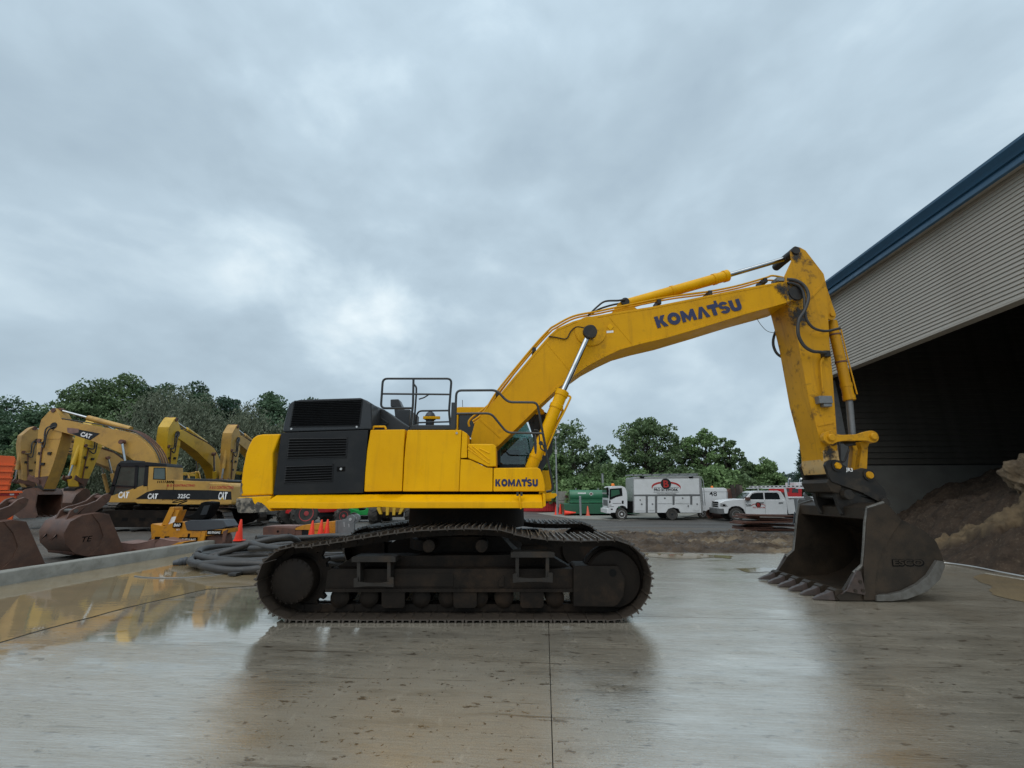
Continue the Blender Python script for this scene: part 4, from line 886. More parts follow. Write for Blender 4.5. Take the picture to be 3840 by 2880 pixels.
    # ---- arm cylinder on top of the boom
    c_, A, G, B, d = cylinder('arm_cylinder', (2983, 940), (2729, 1033), (2352, 1140), YC, .107, .05, eye=.09, Yp=7.66)
    q = at(2336, 1146, YC); MB().cyl(q+Vector((0, -.2, 0)), q+Vector((0, .2, 0)), .085, n=20).build('base_eye', 'coupler', c_, bevel=.008)
    q = B.lerp(G, .43); MB().lathe(q, q+d, [(0, .118), (.05, .118)], 24).build('band', 'yellow', c_)
    P('cylinder_bracket', [(2290, 1178), (2318, 1138), (2338, 1122), (2360, 1136), (2392, 1160)], YC-.16, YC+.16, 'yellow_boom', .01, boom)
    # ---- pipes and hoses along the top of the boom
    def pipe(name, pts, Y, r, m='yellow_boom', parent=boom, sm_=5): return MB().tube([at(*p, Y) for p in pts], r, 8, smooth=sm_).build(name, m, parent)
    main = [(1772, 1580), (1815, 1545), (1870, 1460), (1996, 1305), (2058, 1238), (2080, 1222), (2150, 1186), (2240, 1168), (2300, 1155), (2500, 1115), (2640, 1096), (2760, 1073), (2870, 1042), (2898, 1034), (2950, 1044)]
    pipe('oil_pipe', main, YB0+.10, .020)
    pipe('oil_pipe', [(a+4, b2+8) for a, b2 in main[:-3]]+[(2870, 1052), (2920, 1056)], YB0+.22, .018)
    pipe('oil_pipe', [(1760, 1600), (1765, 1570), (1850, 1500), (1990, 1316), (2056, 1244)], YB0+.30, .020)
    pipe('oil_pipe', [(a, b2-1) for a, b2 in main[:11]], YB1-.2, .018)
    for px, py in ((2003, 1310), (1866, 1474), (2470, 1130), (2660, 1097), (2866, 1050)):
        q = at(px, py, YB0+.1); MB().box(q.x-.035, q.x+.035, q.y-.05, q.y+.25, q.z-.07, q.z+.025).build('pipe_clamp', 'coupler', boom, bevel=.006)
    for dy, pts in ((0, [(2205, 1184), (2240, 1150), (2270, 1130), (2320, 1127), (2345, 1122)]), (.1, [(2215, 1180), (2245, 1160), (2290, 1145), (2330, 1137)])):
        pipe('hydraulic_hose', pts, YB0+.15+dy, .020, 'rubber')
    q = at(2918, 1050, YB0+.06); MB().box(q.x-.06, q.x+.09, q.y-.06, q.y+.14, q.z-.05, q.z+.03).build('hose_manifold', 'grey_metal', boom, bevel=.01)
    # ---- arm
    YA0, YA1 = 7.66, 8.24
    ap = [(2966, 938), (2981, 923), (3001, 928), (3021, 939), (3089, 1027), (3100, 1074), (3104, 1160), (3107, 1212), (3111, 1284), (3122, 1404), (3138, 1625), (3142, 1712), (3150, 1745), (3138, 1772), (3100, 1776), (3090, 1748), (3075, 1650), (3035, 1505), (3005, 1350), (2992, 1284), (2970, 1194), (2955, 1140), (2940, 1060), (2946, 1031), (2972, 975)]
    arm = MB()
    # closed box below, open fork of two plates at the top end
    body = [(3100, 1074), (3104, 1160), (3107, 1212), (3111, 1284), (3122, 1404), (3138, 1625), (3142, 1712), (3150, 1745), (3138, 1772), (3100, 1776), (3090, 1748), (3075, 1650), (3035, 1505), (3005, 1350), (2992, 1284), (2970, 1194), (2950, 1120), (2985, 1020), (3030, 960), (3089, 1027)]
    armo = P('arm', body, YA0+.004, YA1-.004, 'yellow_worn', .008)
    for Ya in (YA0, YA1-.05): P('side_plate', ap, Ya, Ya+.05, 'yellow_worn' if Ya == YA0 else 'yellow_worn', .004, armo)
    # scuffed inner face strip is the same box; worn lower end casting
    P('worn_tip', [(3085, 1690), (3142.5, 1690), (3145, 1714), (3152, 1745), (3140, 1774), (3098, 1778), (3088, 1748)], YA0-.006, YA1+.006, 'yellow_chipped', .006, armo, Yt=YA0)
    q = at(2982, 941, YA0); MB().cyl(q+Vector((0, -.035, 0)), q+Vector((0, .65, 0)), .085, n=24).build('top_pin', 'coupler', armo, bevel=.01)
    for a, b2 in ((za((795, 595), (655, 745))), (zb((735, 680), (905, 645)))):
        A = Vector((*a, 0)); B = Vector((*b2, 0)); n_ = Vector((-(B-A).y, (B-A).x, 0)).normalized()*4
        MB().prism(xz([(A-n_)[:2], (B-n_)[:2], (B+n_)[:2], (A+n_)[:2]], YA0), YA0-.012, YA0+.002).build('weld_seam', 'yellow_worn', armo, bevel=.004)
    for Ya in (YC-.17, YC+.13): P('cylinder_bracket', [(3092, 1060), (3100, 1074), (3125, 1150), (3136, 1180), (3132, 1195), (3122, 1200), (3104, 1196), (3060, 1190), (3060, 1060)], Ya, Ya+.04, 'yellow_worn', .008, armo, Yt=YC-.17)
    q = at(3119, 1180, YC-.17); MB().cyl(q+Vector((0, -.03, 0)), q+Vector((0, .38, 0)), .045, n=18).build('bracket_pin', 'yellow_worn', armo, bevel=.008)
    c_, A, G, B, d = cylinder('bucket_cylinder', (3272, 1640), (3186, 1502), (3119, 1205), YC, .090, .058, rodm='grey_metal', m='yellow_worn', Yp=YA0-.16)
    MB().tube([B.lerp(G, .12)+Vector((.1, -.06, 0)), B.lerp(G, .5)+Vector((.1, -.06, 0)), B.lerp(G, .93)+Vector((.13, -.05, 0))], .014, 6).build('cylinder_pipe', 'yellow_worn', c_)
    for fr in (.17, .52): q = B.lerp(G, fr); MB().lathe(q, q+d, [(0, .10), (.03, .10)], 20).build('band', 'rust', c_)
    q = at(3119, 1180, YC-.17); q.y = YC; MB().cyl(q+Vector((0, -.12, 0)), q+Vector((0, .12, 0)), .075, n=18).build('base_eye', 'coupler', c_)
    # valve block, its pipes
    q = [at(*p, YA0) for p in zb((700, 385), (850, 460))]; v = MB(); v.box(q[0].x, q[1].x, YA0-.12, YA0, q[1].z, q[0].z); v.box(q[0].x+.08, q[1].x-.01, YA0-.10, YA0, q[1].z-.06, q[1].z); v.build('valve_block', 'grey_metal', armo, bevel=.012)
    pipe('valve_pipe', zb((800, 0), (770, 30), (775, 150), (790, 300), (795, 385)), YA0-.05, .018, 'yellow_worn', armo)
    pipe('valve_pipe', za((805, 1340), (790, 1370), (770, 1400), (772, 1480), (780, 1560)), YA0-.05, .018, 'yellow_worn', armo)
    q = at(*za((800, 1325))[0], YA0); MB().box(q.x-.07, q.x+.06, YA0-.10, YA0, q.z-.07, q.z+.05).build('hose_block', 'coupler', armo, bevel=.012)
    # hoses looping over the joint
    h1 = za((420, 545), (500, 555), (570, 590), (620, 650), (640, 740), (600, 870), (545, 960), (530, 1060), (545, 1150), (600, 1240), (680, 1290), (760, 1300), (820, 1308))
    MB().tube([at(*p, YB0-.04-.10*math.sin(math.pi*i/12)) for i, p in enumerate(h1)], .030, 10, smooth=6).build('hydraulic_hose', 'rubber', armo)
    h2 = za((420, 580), (490, 590), (560, 630), (595, 720), (600, 850), (620, 960), (680, 1040), (760, 1075), (850, 1080), (965, 1052))
    MB().tube([at(*p, YB0-.02-.07*math.sin(math.pi*i/9)) for i, p in enumerate(h2)], .024, 10, smooth=6).build('hydraulic_hose', 'rubber', armo)
    h3 = za((440, 560), (520, 575), (575, 610), (610, 690), (612, 740))
    MB().tube([at(*p, YB0-.01) for p in h3], .018, 8, smooth=6).build('hydraulic_hose', 'yellow_worn', armo)
    h4 = za((350, 1010), (300, 1090), (275, 1180), (285, 1260), (330, 1330), (440, 1390))
    MB().tube([at(*p, YA1+.02) for p in h4], .026, 10, smooth=6).build('hydraulic_hose', 'rubber', armo)
    MB().tube([at(*p, YA1-.05) for p in za((100, 945), (150, 1020), (210, 1080), (280, 1098), (350, 1075))], .006, 5, smooth=5).build('loose_wire', 'grey_metal', armo)
    # ---- bucket linkage
    for Ya in (YA0-.16, YA1+.02):
        lk = P('side_link', zb((880, 728), (930, 768), (1000, 775), (1160, 768), (1230, 742), (1310, 738), (1350, 765), (1360, 800), (1340, 840), (1300, 852), (1230, 835), (1000, 838), (940, 850), (900, 872), (850, 868), (805, 835), (795, 790), (815, 750)), Ya, Ya+.10, 'yellow_worn', .012)
        for p in ((870, 805), (1308, 793)):
            q = at(*zb(p)[0], Ya); MB().lathe(q+Vector((0, -.05, 0)), q+Vector((0, 1, 0)), [(0, .05), (.01, .06), (.05, .065), (.051, .105), (.09, .11), (.16, .11)], 22).build('link_pin', 'yellow_worn', lk, ang=30)
    q = at(3274, 1637, YA0-.16); MB().cyl((q.x, YA0-.1, q.z), (q.x, YA1+.1, q.z), .055, n=18).build('cross_pin', 'coupler', ex)
    for Ya, pts in ((YA0+.02, zb((1170, 850), (1290, 830), (1260, 900), (1250, 1120), (1235, 1200), (1150, 1190), (1165, 1110), (1195, 920))), (YA1-.14, zb((1090, 860), (1180, 840), (1165, 920), (1160, 1120), (1150, 1200), (1080, 1190), (1085, 1110), (1105, 920)))):
        P('coupler_link', pts, Ya, Ya+.10, 'yellow_worn', .010)
    pipe('hydraulic_hose', zb((960, 850), (965, 950), (970, 1040), (1010, 1050), (1040, 980), (1060, 930)), YC, .018, 'rubber', ex)
    # ---- quick coupler
    cpl = zb((815, 1090), (830, 1055), (865, 1035), (920, 1032), (965, 1050), (1000, 1085), (1100, 1140), (1150, 1135), (1200, 1120), (1260, 1130), (1300, 1165), (1340, 1240), (1430, 1340), (1460, 1430), (1455, 1490), (1380, 1475), (1200, 1375), (1000, 1305), (880, 1260), (850, 1190))
    cp = P('quick_coupler', cpl, YC-.36, YC-.30, 'coupler', .008)
    P('coupler_plate', cpl, YC+.30, YC+.36, 'coupler', .008, cp, Yt=YC-.36)
    P('coupler_core', zb((900, 1200), (1250, 1250), (1400, 1400), (1380, 1460), (1000, 1330), (880, 1280)), YC-.3, YC+.3, 'coupler', .01, cp, Yt=YC-.3)
    P('coupler_nose', zb((830, 1275), (850, 1235), (960, 1250), (985, 1310), (960, 1385), (880, 1365)), YC-.34, YC+.34, 'bucket_steel', .015, cp, Yt=YC-.34)
    for p in ((935, 1097), (1263, 1194)):
        q = at(*zb(p)[0], YC-.36); MB().lathe(q+Vector((0, -.05, 0)), q+Vector((0, 1, 0)), [(0, .055), (.012, .062), (.05, .066), (.74, .066), (.78, .06)], 6 if p[0] < 1000 else 22).build('coupler_pin', 'yellow_worn', cp, ang=30)
        MB().lathe(q+Vector((0, -.022, 0)), q+Vector((0, 1, 0)), [(0, .10), (.03, .10)], 22).build('pin_collar', 'coupler', cp, ang=30)
    text('lettering', 'JR3', at(*zb((1030, 1150))[0], YC-.362), (1, 0, -.10), (.10, 0, 1), .085, 'lettering_white', cp, bold=.02)
    # ---- bucket: two side plates and a curved shell, mouth towards the tracks
    Y0b, Y1b = 7.13, 8.86
    side = [(3257, 1904), (3316, 1885), (3329, 1890), (3380, 1948), (3440, 1975), (3478, 1999), (3512, 2033), (3532, 2079), (3544, 2122), (3524, 2172), (3476, 2216), (3404, 2244), (3300, 2253), (3150, 2253), (3137, 2238), (3166, 2214), (3205, 2150), (3238, 2118), (3243, 2054), (3248, 1958)]
    bk = P('bucket', side, Y0b, Y0b+.06, 'bucket_steel', .006)
    P('far_side_plate', side, Y1b-.06, Y1b, 'bucket_steel', .006, bk, Yt=Y0b)
    shell = [(3257, 1904), (3316, 1887), (3380, 1949), (3440, 1977), (3478, 2001), (3512, 2035), (3532, 2081), (3543, 2122), (3523, 2172), (3476, 2215), (3404, 2243), (3300, 2252), (3160, 2252)]
    sx = xz(shell, Y0b); outl = []; inn = []
    for i, (x, z) in enumerate(sx):
        a = Vector(sx[max(i-1, 0)]); b2 = Vector(sx[min(i+1, len(sx)-1)]); n_ = Vector((-(b2-a).y, (b2-a).x)).normalized()
        if n_.dot(Vector((at(3330, 2080, Y0b).x-x, at(3330, 2080, Y0b).z-z))) < 0: n_ = -n_
        outl.append((x, z)); inn.append((x+n_.x*.045, z+n_.y*.045))
    s_ = MB(); s_.prism(outl+inn[::-1], Y0b+.055, Y1b-.055); s_.build('shell', 'bucket_steel', bk, ang=30)
    P('top_beam', [(3254, 1906), (3262, 1902), (3320, 1886), (3325, 1925), (3300, 1955), (3262, 1948)], Y0b+.05, Y1b-.05, 'bucket_steel', .012, bk, Yt=Y0b)
    # polished edges
    def edge_strip(pts, Y, wd, name, par, m='bucket_edge', r=.018): MB().tube([at(*p, Y) for p in pts], r, 8).build(name, m, par)
    for Y, yt in ((Y0b+.02, Y0b), (Y1b-.03, Y0b)):
        e = [at(*p, Y0b) for p in ((3316, 1885), (3257, 1904), (3248, 1958), (3243, 2054), (3238, 2118), (3205, 2150))]
        for v in e: v.y = Y
        MB().tube(e, .026, 8).build('mouth_edge', 'bucket_edge', bk)
        q = xz([(3166, 2216), (3150, 2228), (3172, 2210), (3208, 2137), (3222, 2142), (3240, 2222), (3236, 2229)], Y0b)
        sc_ = MB(); ys = (Y0b-.035, Y0b) if yt and Y < 8 else (Y1b, Y1b+.035); sc_.prism(q, *ys); so = sc_.build('side_cutter', 'tooth', bk, bevel=.008)
        for p in ((3219, 2180), (3201, 2214), (3229, 2213)):
            k = at(*p, Y0b); k.y = ys[0]-.01 if Y < 8 else ys[1]; MB().cyl(k, k+Vector((0, .02, 0)), .026, n=12).build('bolt', 'bucket_steel', so)
    # recessed side: raised front plate
    P('wear_plate', [(3252, 1960), (3257, 1906), (3316, 1888), (3329, 1893), (3384, 1950), (3345, 2005), (3312, 2060), (3292, 2120), (3283, 2180), (3282, 2224), (3300, 2232), (3300, 2250), (3240, 2250), (3240, 2120), (3246, 2054)], Y0b-.03, Y0b+.002, 'bucket_steel', .006, bk)
    arcs = [(3288, 2232), (3340, 2229), (3390, 2217), (3440, 2192), (3482, 2158), (3507, 2118), (3518, 2102)]; arcs2 = [(3540, 2106), (3546, 2122), (3526, 2174), (3478, 2219), (3405, 2247), (3345, 2255), (3288, 2255)]
    P('heel_shroud', arcs+arcs2, Y0b-.055, Y0b+.10, 'bucket_edge', .012, bk)
    text('lettering', 'ESCO', at(3348, 2119, Y0b-.001), (1, 0, 0), (.1, 0, 1), .115, 'bucket_steel', bk, bold=.03, width=.47, extr=.012)
    text('lettering', 'ESCO', at(3346, 2122, Y0b-.001), (1, 0, 0), (.1, 0, 1), .13, 'black', bk, bold=.07, width=.51, extr=.004)
    # lip and teeth
    lip = xz([(3150, 2253), (3140, 2236), (3180, 2232), (3300, 2240), (3300, 2252)], Y0b); MB().prism(lip, Y0b+.05, Y1b-.05).build('lip', 'bucket_steel', bk, bevel=.008)
    tp_ = at(3066, 2244, Y0b); bs = at(3154, 2236, Y0b); L_ = bs.x-tp_.x
    th = MB(); pro = [(0, .0, .012, .03), (.09, .0, .055, .045), (.22, .0, .095, .058), (L_*.72, .0, .125, .075), (L_, .005, .13, .08)]
    vs = []
    for x, z0_, z1_, hw in pro: vs += [(x, -hw, z0_), (x, hw, z0_), (x, hw*.75, z1_), (x, -hw*.75, z1_)]
    th.add(vs, [(0, 3, 2, 1)]+[(k*4+j, k*4+(j+1)%4, (k+1)*4+(j+1)%4, (k+1)*4+j) for k in range(4) for j in range(4)]+[(16, 17, 18, 19)])
    ad = MB(); ad.prism([(L_*.8, .0), (L_*.8, .14), (L_*.95, .165), (L_+.18, .12), (L_+.2, .0)], -.09, .09)
    p0 = p1 = None
    for i in range(6):
        y = Y0b+.11+(Y1b-Y0b-.22)*i/5
        if p0 is None:
            p0 = th.build('tooth', 'tooth', bk, off=(0, 0, 0), bevel=.006); p1 = ad.build('tooth_adapter', 'bucket_steel', p0, off=(0, 0, 0), bevel=.012); t_ = p0
        else:
            t_ = p0.copy(); col.objects.link(t_); t_.parent = bk; a_ = p1.copy(); col.objects.link(a_); a_.parent = t_
        t_.location = Vector((tp_.x, y, .012))-o; t_.rotation_euler = (0, 0, random.uniform(-.03, .03))
    # ears that hook over the coupler pins
    for Ya in (YC-.30, YC+.22):
        P('bucket_ear', zb((925, 1345), (960, 1318), (1020, 1325), (1080, 1360), (1200, 1420), (1400, 1470), (1440, 1500), (1380, 1520), (1150, 1490), (1060, 1520), (1030, 1560), (1055, 1640), (1000, 1600), (960, 1520), (930, 1430)), Ya, Ya+.08, 'coupler', .01, bk, Yt=YC-.30)
    q = at(*zb((1010, 1395))[0], YC-.3); MB().cyl((q.x, YC-.42, q.z), (q.x, YC+.42, q.z), .085, n=22).build('bucket_pin', 'coupler', bk, bevel=.01)
    q = at(*zb((1385, 1475))[0], YC-.3); MB().cyl((q.x, YC-.42, q.z), (q.x, YC+.42, q.z), .075, n=22).build('bucket_pin', 'coupler', bk, bevel=.01)
    # grease and scuffs as thin stains on the plates
    def stain(px, py, Y, r, m, par):
        q = at(px, py, Y); d = MB(); d.v = [(0, 0, 0)]+[(r*math.cos(a), 0, r*math.sin(a)) for a in np.linspace(0, 2*math.pi, 29)[:-1]]; d.f = [(0, i+1, (i+1) % 28+1) for i in range(28)]
        s2 = d.build('grease_stain', m, par, off=(0, 0, 0), smooth=False); s2.location = q-o; s2.rotation_euler = (0, random.uniform(0, 6), 0)
    stain(2972, 1096, YB0-.014, .55, 'grease_stain', boom); stain(2995, 1185, YA0-.012, .55, 'grease_stain', armo)
    stain(2214, 1250, YB0-.024, .50, 'grease_small', boom); stain(2930, 1080, YB0-.013, .3, 'grease_small', boom); stain(2985, 960, YA0-.010, .45, 'grease_small', armo)
    stain(3112, 1700, YA0-.012, .4, 'grease_small', armo); stain(3120, 1650, YA0-.011, .3, 'grease_small', armo)
    return ex
excavator()
# ------------------------------------------------------------ yard machines on the left
GA = 19.0; GCX = at(600, 1850, GA+1.6).x; GZ0 = gz(GCX, GA)
def loc(px, py, Y):                     # pixel on the nearest machine -> its own frame (x forward, z up)
    p = at(px, py, Y); return (GCX-p.x, p.z-GZ0)
def rot2(p, c, a):
    x, z = p[0]-c[0], p[1]-c[1]; return (c[0]+x*math.cos(a)-z*math.sin(a), c[1]+x*math.sin(a)+z*math.cos(a))
def yard_excavator(label, X, Y, yaw, m='cat_yellow', boom_a=0, stick_a=0, bucket_a=0, marks=True, scale=1.0, stick_marks=False, cw_mat=None, name='crawler_excavator'):
    t = thing(name, label, 'excavator', (X, Y, gz(X, Y)), yaw, 'older excavators parked behind the kerb'); t.scale = (scale,)*3
    NY = 1.6                            # half width; +y is the machine's left
    def L(pts, dy): return [loc(a, b, GA+dy) for a, b in pts]
    # tracks
    for s in (1, -1):
        y0, y1 = (1.0, 1.6) if s > 0 else (-1.6, -1.0)
        prof = L([(345, 1990), (815, 1990), (845, 1965), (843, 1930), (820, 1913), (700, 1905), (400, 1905), (345, 1912), (322, 1940), (325, 1970)], .1)
        zmin = min(p[1] for p in prof); prof = [(x, z-zmin+.03) for x, z in prof]
        cx = sum(p[0] for p in prof)/len(prof); cz = sum(p[1] for p in prof)/len(prof)
        b = MB(); tr = MB().prism([(cx+(x-cx)*.90, cz+(z-cz)*.74) for x, z in prof], y0+.08, y1-.05).build('track_frame', 'frame_dark', t, bevel=.02)
        P_ = [Vector((x, 0, z)) for x, z in prof]; sp = spline(P_, 8, True); ln = [0]
        for i in range(len(sp)): ln.append(ln[-1]+(sp[(i+1) % len(sp)]-sp[i]).length)
        N = int(ln[-1]/.2); b = MB()
        for i in range(N):
            d = ln[-1]*i/N; k = max(0, min(len(sp)-1, int(np.searchsorted(ln, d))-1)); p = sp[k]; q = sp[(k+1) % len(sp)]; dr = (q-p).normalized(); nn = Vector((dr.z, 0, -dr.x))
            M = Matrix(((dr.x, 0, nn.x), (0, 1, 0), (dr.z, 0, nn.z)))
            b.obox(p+Vector((0, (y0+y1)/2, 0)), .185, y1-y0, .03, M)
            for g in (-.06, .02): b.obox(p+Vector((0, (y0+y1)/2, 0))+dr*g+nn*.02, .016, y1-y0, .04, M)
        belt = b.build('track_belt', 'track_steel', t, smooth=False)
        belt['kind'] = 'stuff'
        for i in range(5):
            x = prof[0][0]-.6-i*.75; MB().box(x-.12, x+.12, (y1-.045 if s > 0 else y0-.0)-.01, (y1-.04 if s > 0 else y0+.045), cz-.12, cz+.0).build('frame_opening', 'black', tr)
    MB().lathe((0, 0, .72), (0, 0, 2), [(0, .85), (.3, .85), (.3, .7), (.52, .7)], 28).build('slew_ring', 'frame_dark', t)
    # house
    house = L([(545, 1884), (545, 1840), (556, 1803), (640, 1799), (700, 1803), (800, 1806), (850, 1812), (860, 1822), (861, 1892), (700, 1888)], 0)
    hs = MB().prism(house, -1.45, 1.488).build('body_housing', m, t, bevel=.03)
    MB().prism(L([(778, 1810), (852, 1812), (863, 1822), (864, 1888), (850, 1895), (778, 1893)], 0), -1.5, 1.52).build('counterweight', cw_mat or m, t, bevel=.06, seg=3)
    MB().prism(L([(503, 1871), (545, 1845), (580, 1836), (780, 1838), (862, 1843), (863, 1874)], 0), 1.49, 1.526).build('black_stripe', 'black_panel', t)
    MB().prism(L([(500, 1882), (500, 1878), (862, 1878), (862, 1890), (700, 1892), (510, 1888)], 0), 1.30, 1.53).build('sill', m, t, bevel=.01)
    for i in range(9):
        a = 586+i*7; MB().prism(L([(a, 1802), (a+2.4, 1802), (a-.6, 1811), (a-3, 1811)], 0), 1.486, 1.520).build('vent_slot', 'black', t)
    for a in (552, 640): MB().prism(L([(a, 1878), (a+1.5, 1878), (a+6, 1806), (a+4.5, 1806)], 0), 1.492, 1.503).build('door_gap', 'black', t)
    MB().prism(L([(674, 1799), (685, 1793), (820, 1797), (842, 1800), (842, 1807), (674, 1803)], .2), -1.2, 1.2).build('hood', 'dark_grey', t, bevel=.03)
    MB().tube(rounded([Vector((p[0], 1.1, p[1])) for p in L([(700, 1797), (690, 1775), (735, 1768), (740, 1797)], .3)], .1), .02, 6).build('hand_rail', m, t)
    # cab: posts, roof, panes, door skin
    y0, y1 = .55, 1.512
    cab = MB().prism(L([(432, 1742), (440, 1733), (545, 1732), (615, 1738), (619, 1745), (619, 1752), (440, 1750)], 0), y0, y1).build('cab_roof', 'black_panel' if m != 'cat_yellow_bright' else m, t, bevel=.02)
    def cp(nm, pts, ya, yb, mm, bv=.01): return MB().prism(L(pts, 0), ya, yb).build(nm, mm, cab, bevel=bv)
    cp('cab_rear_panel', [(543, 1884), (552, 1748), (568, 1745), (619, 1750), (619, 1830), (600, 1880)], y0, y1, m, .012)
    cp('cab_lower_panel', [(400, 1884), (402, 1862), (530, 1820), (545, 1822), (545, 1884)], y0, y1, m, .012)
    for ya in (y0, y1-.06):
        cp('cab_post', [(399, 1863), (432, 1742), (446, 1742), (414, 1858)], ya, ya+.06, 'black_panel', .006)
        cp('cab_post', [(494, 1836), (500, 1745), (512, 1745), (506, 1832)], ya, ya+.06, 'black_panel', .006)
        cp('cab_post', [(530, 1825), (538, 1745), (552, 1745), (546, 1824)], ya, ya+.06, 'black_panel', .006)
        cp('cab_rail', [(410, 1824), (412, 1818), (500, 1822), (499, 1828)], ya, ya+.06, 'black_panel', .006)
    for ya in (y0+.02, y1-.04): cp('cab_glass', [(414, 1858), (446, 1746), (536, 1746), (530, 1822)], ya, ya+.012, 'glass_green_refl', 0)
    pf = L([(400, 1864), (434, 1745)], 0); MB().add([(pf[0][0], y0, pf[0][1]), (pf[0][0], y1, pf[0][1]), (pf[1][0], y1, pf[1][1]), (pf[1][0], y0, pf[1][1])], [(0, 1, 2, 3)]).build('windscreen', 'glass_green_refl', cab)
    cp('rear_window', [(570, 1795), (573, 1756), (612, 1756), (613, 1797)], y1-.002, y1+.006, 'glass_green_refl', 0)
    cp('window_seal', [(567, 1798), (570, 1753), (615, 1753), (616, 1800)], y1-.02, y1+.003, 'black', 0)
    cp('seat', [(470, 1850), (505, 1780), (522, 1780), (522, 1860)], y0+.3, y0+.7, 'black', .03)
    lamp = L([(436, 1728), (478, 1724), (478, 1733), (436, 1735)], 0); MB().prism(lamp, y0+.1, y1-.1).build('lamp_bar', 'dark_grey', cab, bevel=.01)
    # boom, stick, bucket with their own angles
    foot = loc(590, 1815, GA+1.3)
    tip0 = loc(203, 1597, GA+1.3)
    tb = lambda p: rot2(p, foot, boom_a)
    tip = tb(tip0)
    def tsk(p): q = tb(p); return rot2(q, tip, stick_a)
    bm_ = [tb(p) for p in [loc(a, b, GA+1.3) for a, b in [(198, 1590), (239, 1574), (304, 1588), (456, 1615), (505, 1630), (548, 1663), (575, 1695), (592, 1730), (604, 1800), (600, 1826), (580, 1826), (560, 1800), (532, 1765), (510, 1732), (477, 1709), (412, 1682), (353, 1656), (260, 1628), (205, 1613), (194, 1600)]]]
    boom = MB().prism(bm_, -.32, .32).build('boom', m, t, bevel=.012)
    ups = [tb(loc(a, b, GA+1.3)) for a, b in [(225, 1570), (304, 1582), (456, 1608), (508, 1624), (552, 1657), (580, 1692), (598, 1735), (610, 1800)]]
    for dy in (-.2, -.05, .1, .24): MB().tube([Vector((x, dy, z+.02)) for x, z in ups], .028, 6, smooth=3).build('hose_line', 'rust' if dy < .2 else 'rubber', boom)
    sk_ = [tsk(loc(a, b, GA+1.3)) for a, b in [(185, 1538), (199, 1529), (208, 1536), (230, 1573), (229, 1632), (199, 1735), (175, 1800), (158, 1840), (143, 1845), (126, 1800), (132, 1740), (134, 1700), (137, 1655), (141, 1612), (152, 1573)]]
    stick = MB().prism(sk_, -.27, .27).build('stick', m, t, bevel=.012)
    def rod(nm, a, g, c, r, rr, ys, par, mm=m):
        for y in ys:
            A, G, C = [Vector((p[0], y, p[1])) for p in (a, g, c)]
            o = MB().cyl(C, G, r, n=16).build(nm, mm, par); MB().cyl(G, A, rr, n=12).build('rod', 'chrome', o)
            MB().cyl(A+Vector((0, -.09, 0)), A+Vector((0, .09, 0)), rr*2, n=12).build('rod_eye', 'rust', o)
    b1 = tb(loc(470, 1606, GA+1.3)); top_ = tsk(loc(203, 1535, GA+1.3)); g1 = (b1[0]+(top_[0]-b1[0])*.6, b1[1]+(top_[1]-b1[1])*.6)
    rod('arm_cylinder', top_, g1, b1, .13, .06, (0,), t)
    pin = tb(loc(472, 1659, GA+1.3)); base = loc(505, 1850, GA+1.3); g2 = (base[0]+(pin[0]-base[0])*.55, base[1]+(pin[1]-base[1])*.55)
    rod('boom_cylinder', pin, g2, base, .11, .055, (.5, -.5), t)
    k0 = tsk(loc(145, 1650, GA+1.3)); k1 = tsk(loc(108, 1790, GA+1.3)); gk = (k0[0]+(k1[0]-k0[0])*.62, k0[1]+(k1[1]-k0[1])*.62)
    rod('bucket_cylinder', k1, gk, k0, .10, .05, (0,), t)
    tipk = tsk(loc(150, 1838, GA+1.3))
    for y in (-.34, .30): MB().prism([k1, (k1[0]-.02, k1[1]+.12), tsk(loc(150, 1800, GA+1.3)), tsk(loc(150, 1815, GA+1.3)), (k1[0]+.02, k1[1]-.1)], y, y+.05).build('link', 'rust', t)
    MB().tube([Vector((*tb(loc(230, 1585, GA+1.3)), .1)).xzy, Vector((tip[0]+.25, .36, tip[1]-.1)), Vector((tip[0]+.2, .38, tip[1]-.75)), Vector((tsk(loc(150, 1660, GA+1.3))[0], .34, tsk(loc(150, 1660, GA+1.3))[1]))], .035, 6, smooth=6).build('hydraulic_hose', 'rubber', stick)
    MB().tube([Vector((*tb(loc(235, 1590, GA+1.3)), .2)).xzy, Vector((tip[0]+.1, .39, tip[1]-.2)), Vector((tip[0]+.1, .40, tip[1]-1.0)), Vector((tsk(loc(160, 1670, GA+1.3))[0], .34, tsk(loc(160, 1670, GA+1.3))[1]))], .03, 6, smooth=6).build('hydraulic_hose', 'rubber', stick)
    for y, s_ in ((.272, 1), (-.272, -1)):
        c_ = tsk(loc(205, 1600, GA+1.3)); MB().cyl((tip[0], y+.06*s_, tip[1]), (tip[0], y, tip[1]), .17, n=16).build('joint_boss', 'coupler', stick)
        q_ = tsk(loc(199, 1538, GA+1.3)); MB().cyl((q_[0], y+.03*s_, q_[1]), (q_[0], y, q_[1]), .11, n=14).build('pin_boss', 'rust', stick)
        MB().prism([tsk(loc(a_, b_, GA+1.3)) for a_, b_ in ((128, 1790), (180, 1785), (158, 1840), (143, 1844))], min(y, y+.012*s_), max(y, y+.012*s_)).build('worn_plate', 'rust_bucket', stick)
        MB().prism([tsk(loc(a_, b_, GA+1.3)) for a_, b_ in ((141, 1640), (226, 1640), (225, 1646), (141, 1646))], min(y, y+.014*s_), max(y, y+.014*s_)).build('weld_seam', m, stick)
        k_ = tsk(loc(146, 1652, GA+1.3)); MB().cyl((k_[0], y+.05*s_, k_[1]), (k_[0], y, k_[1]), .09, n=12).build('pin_boss', 'rust', stick)
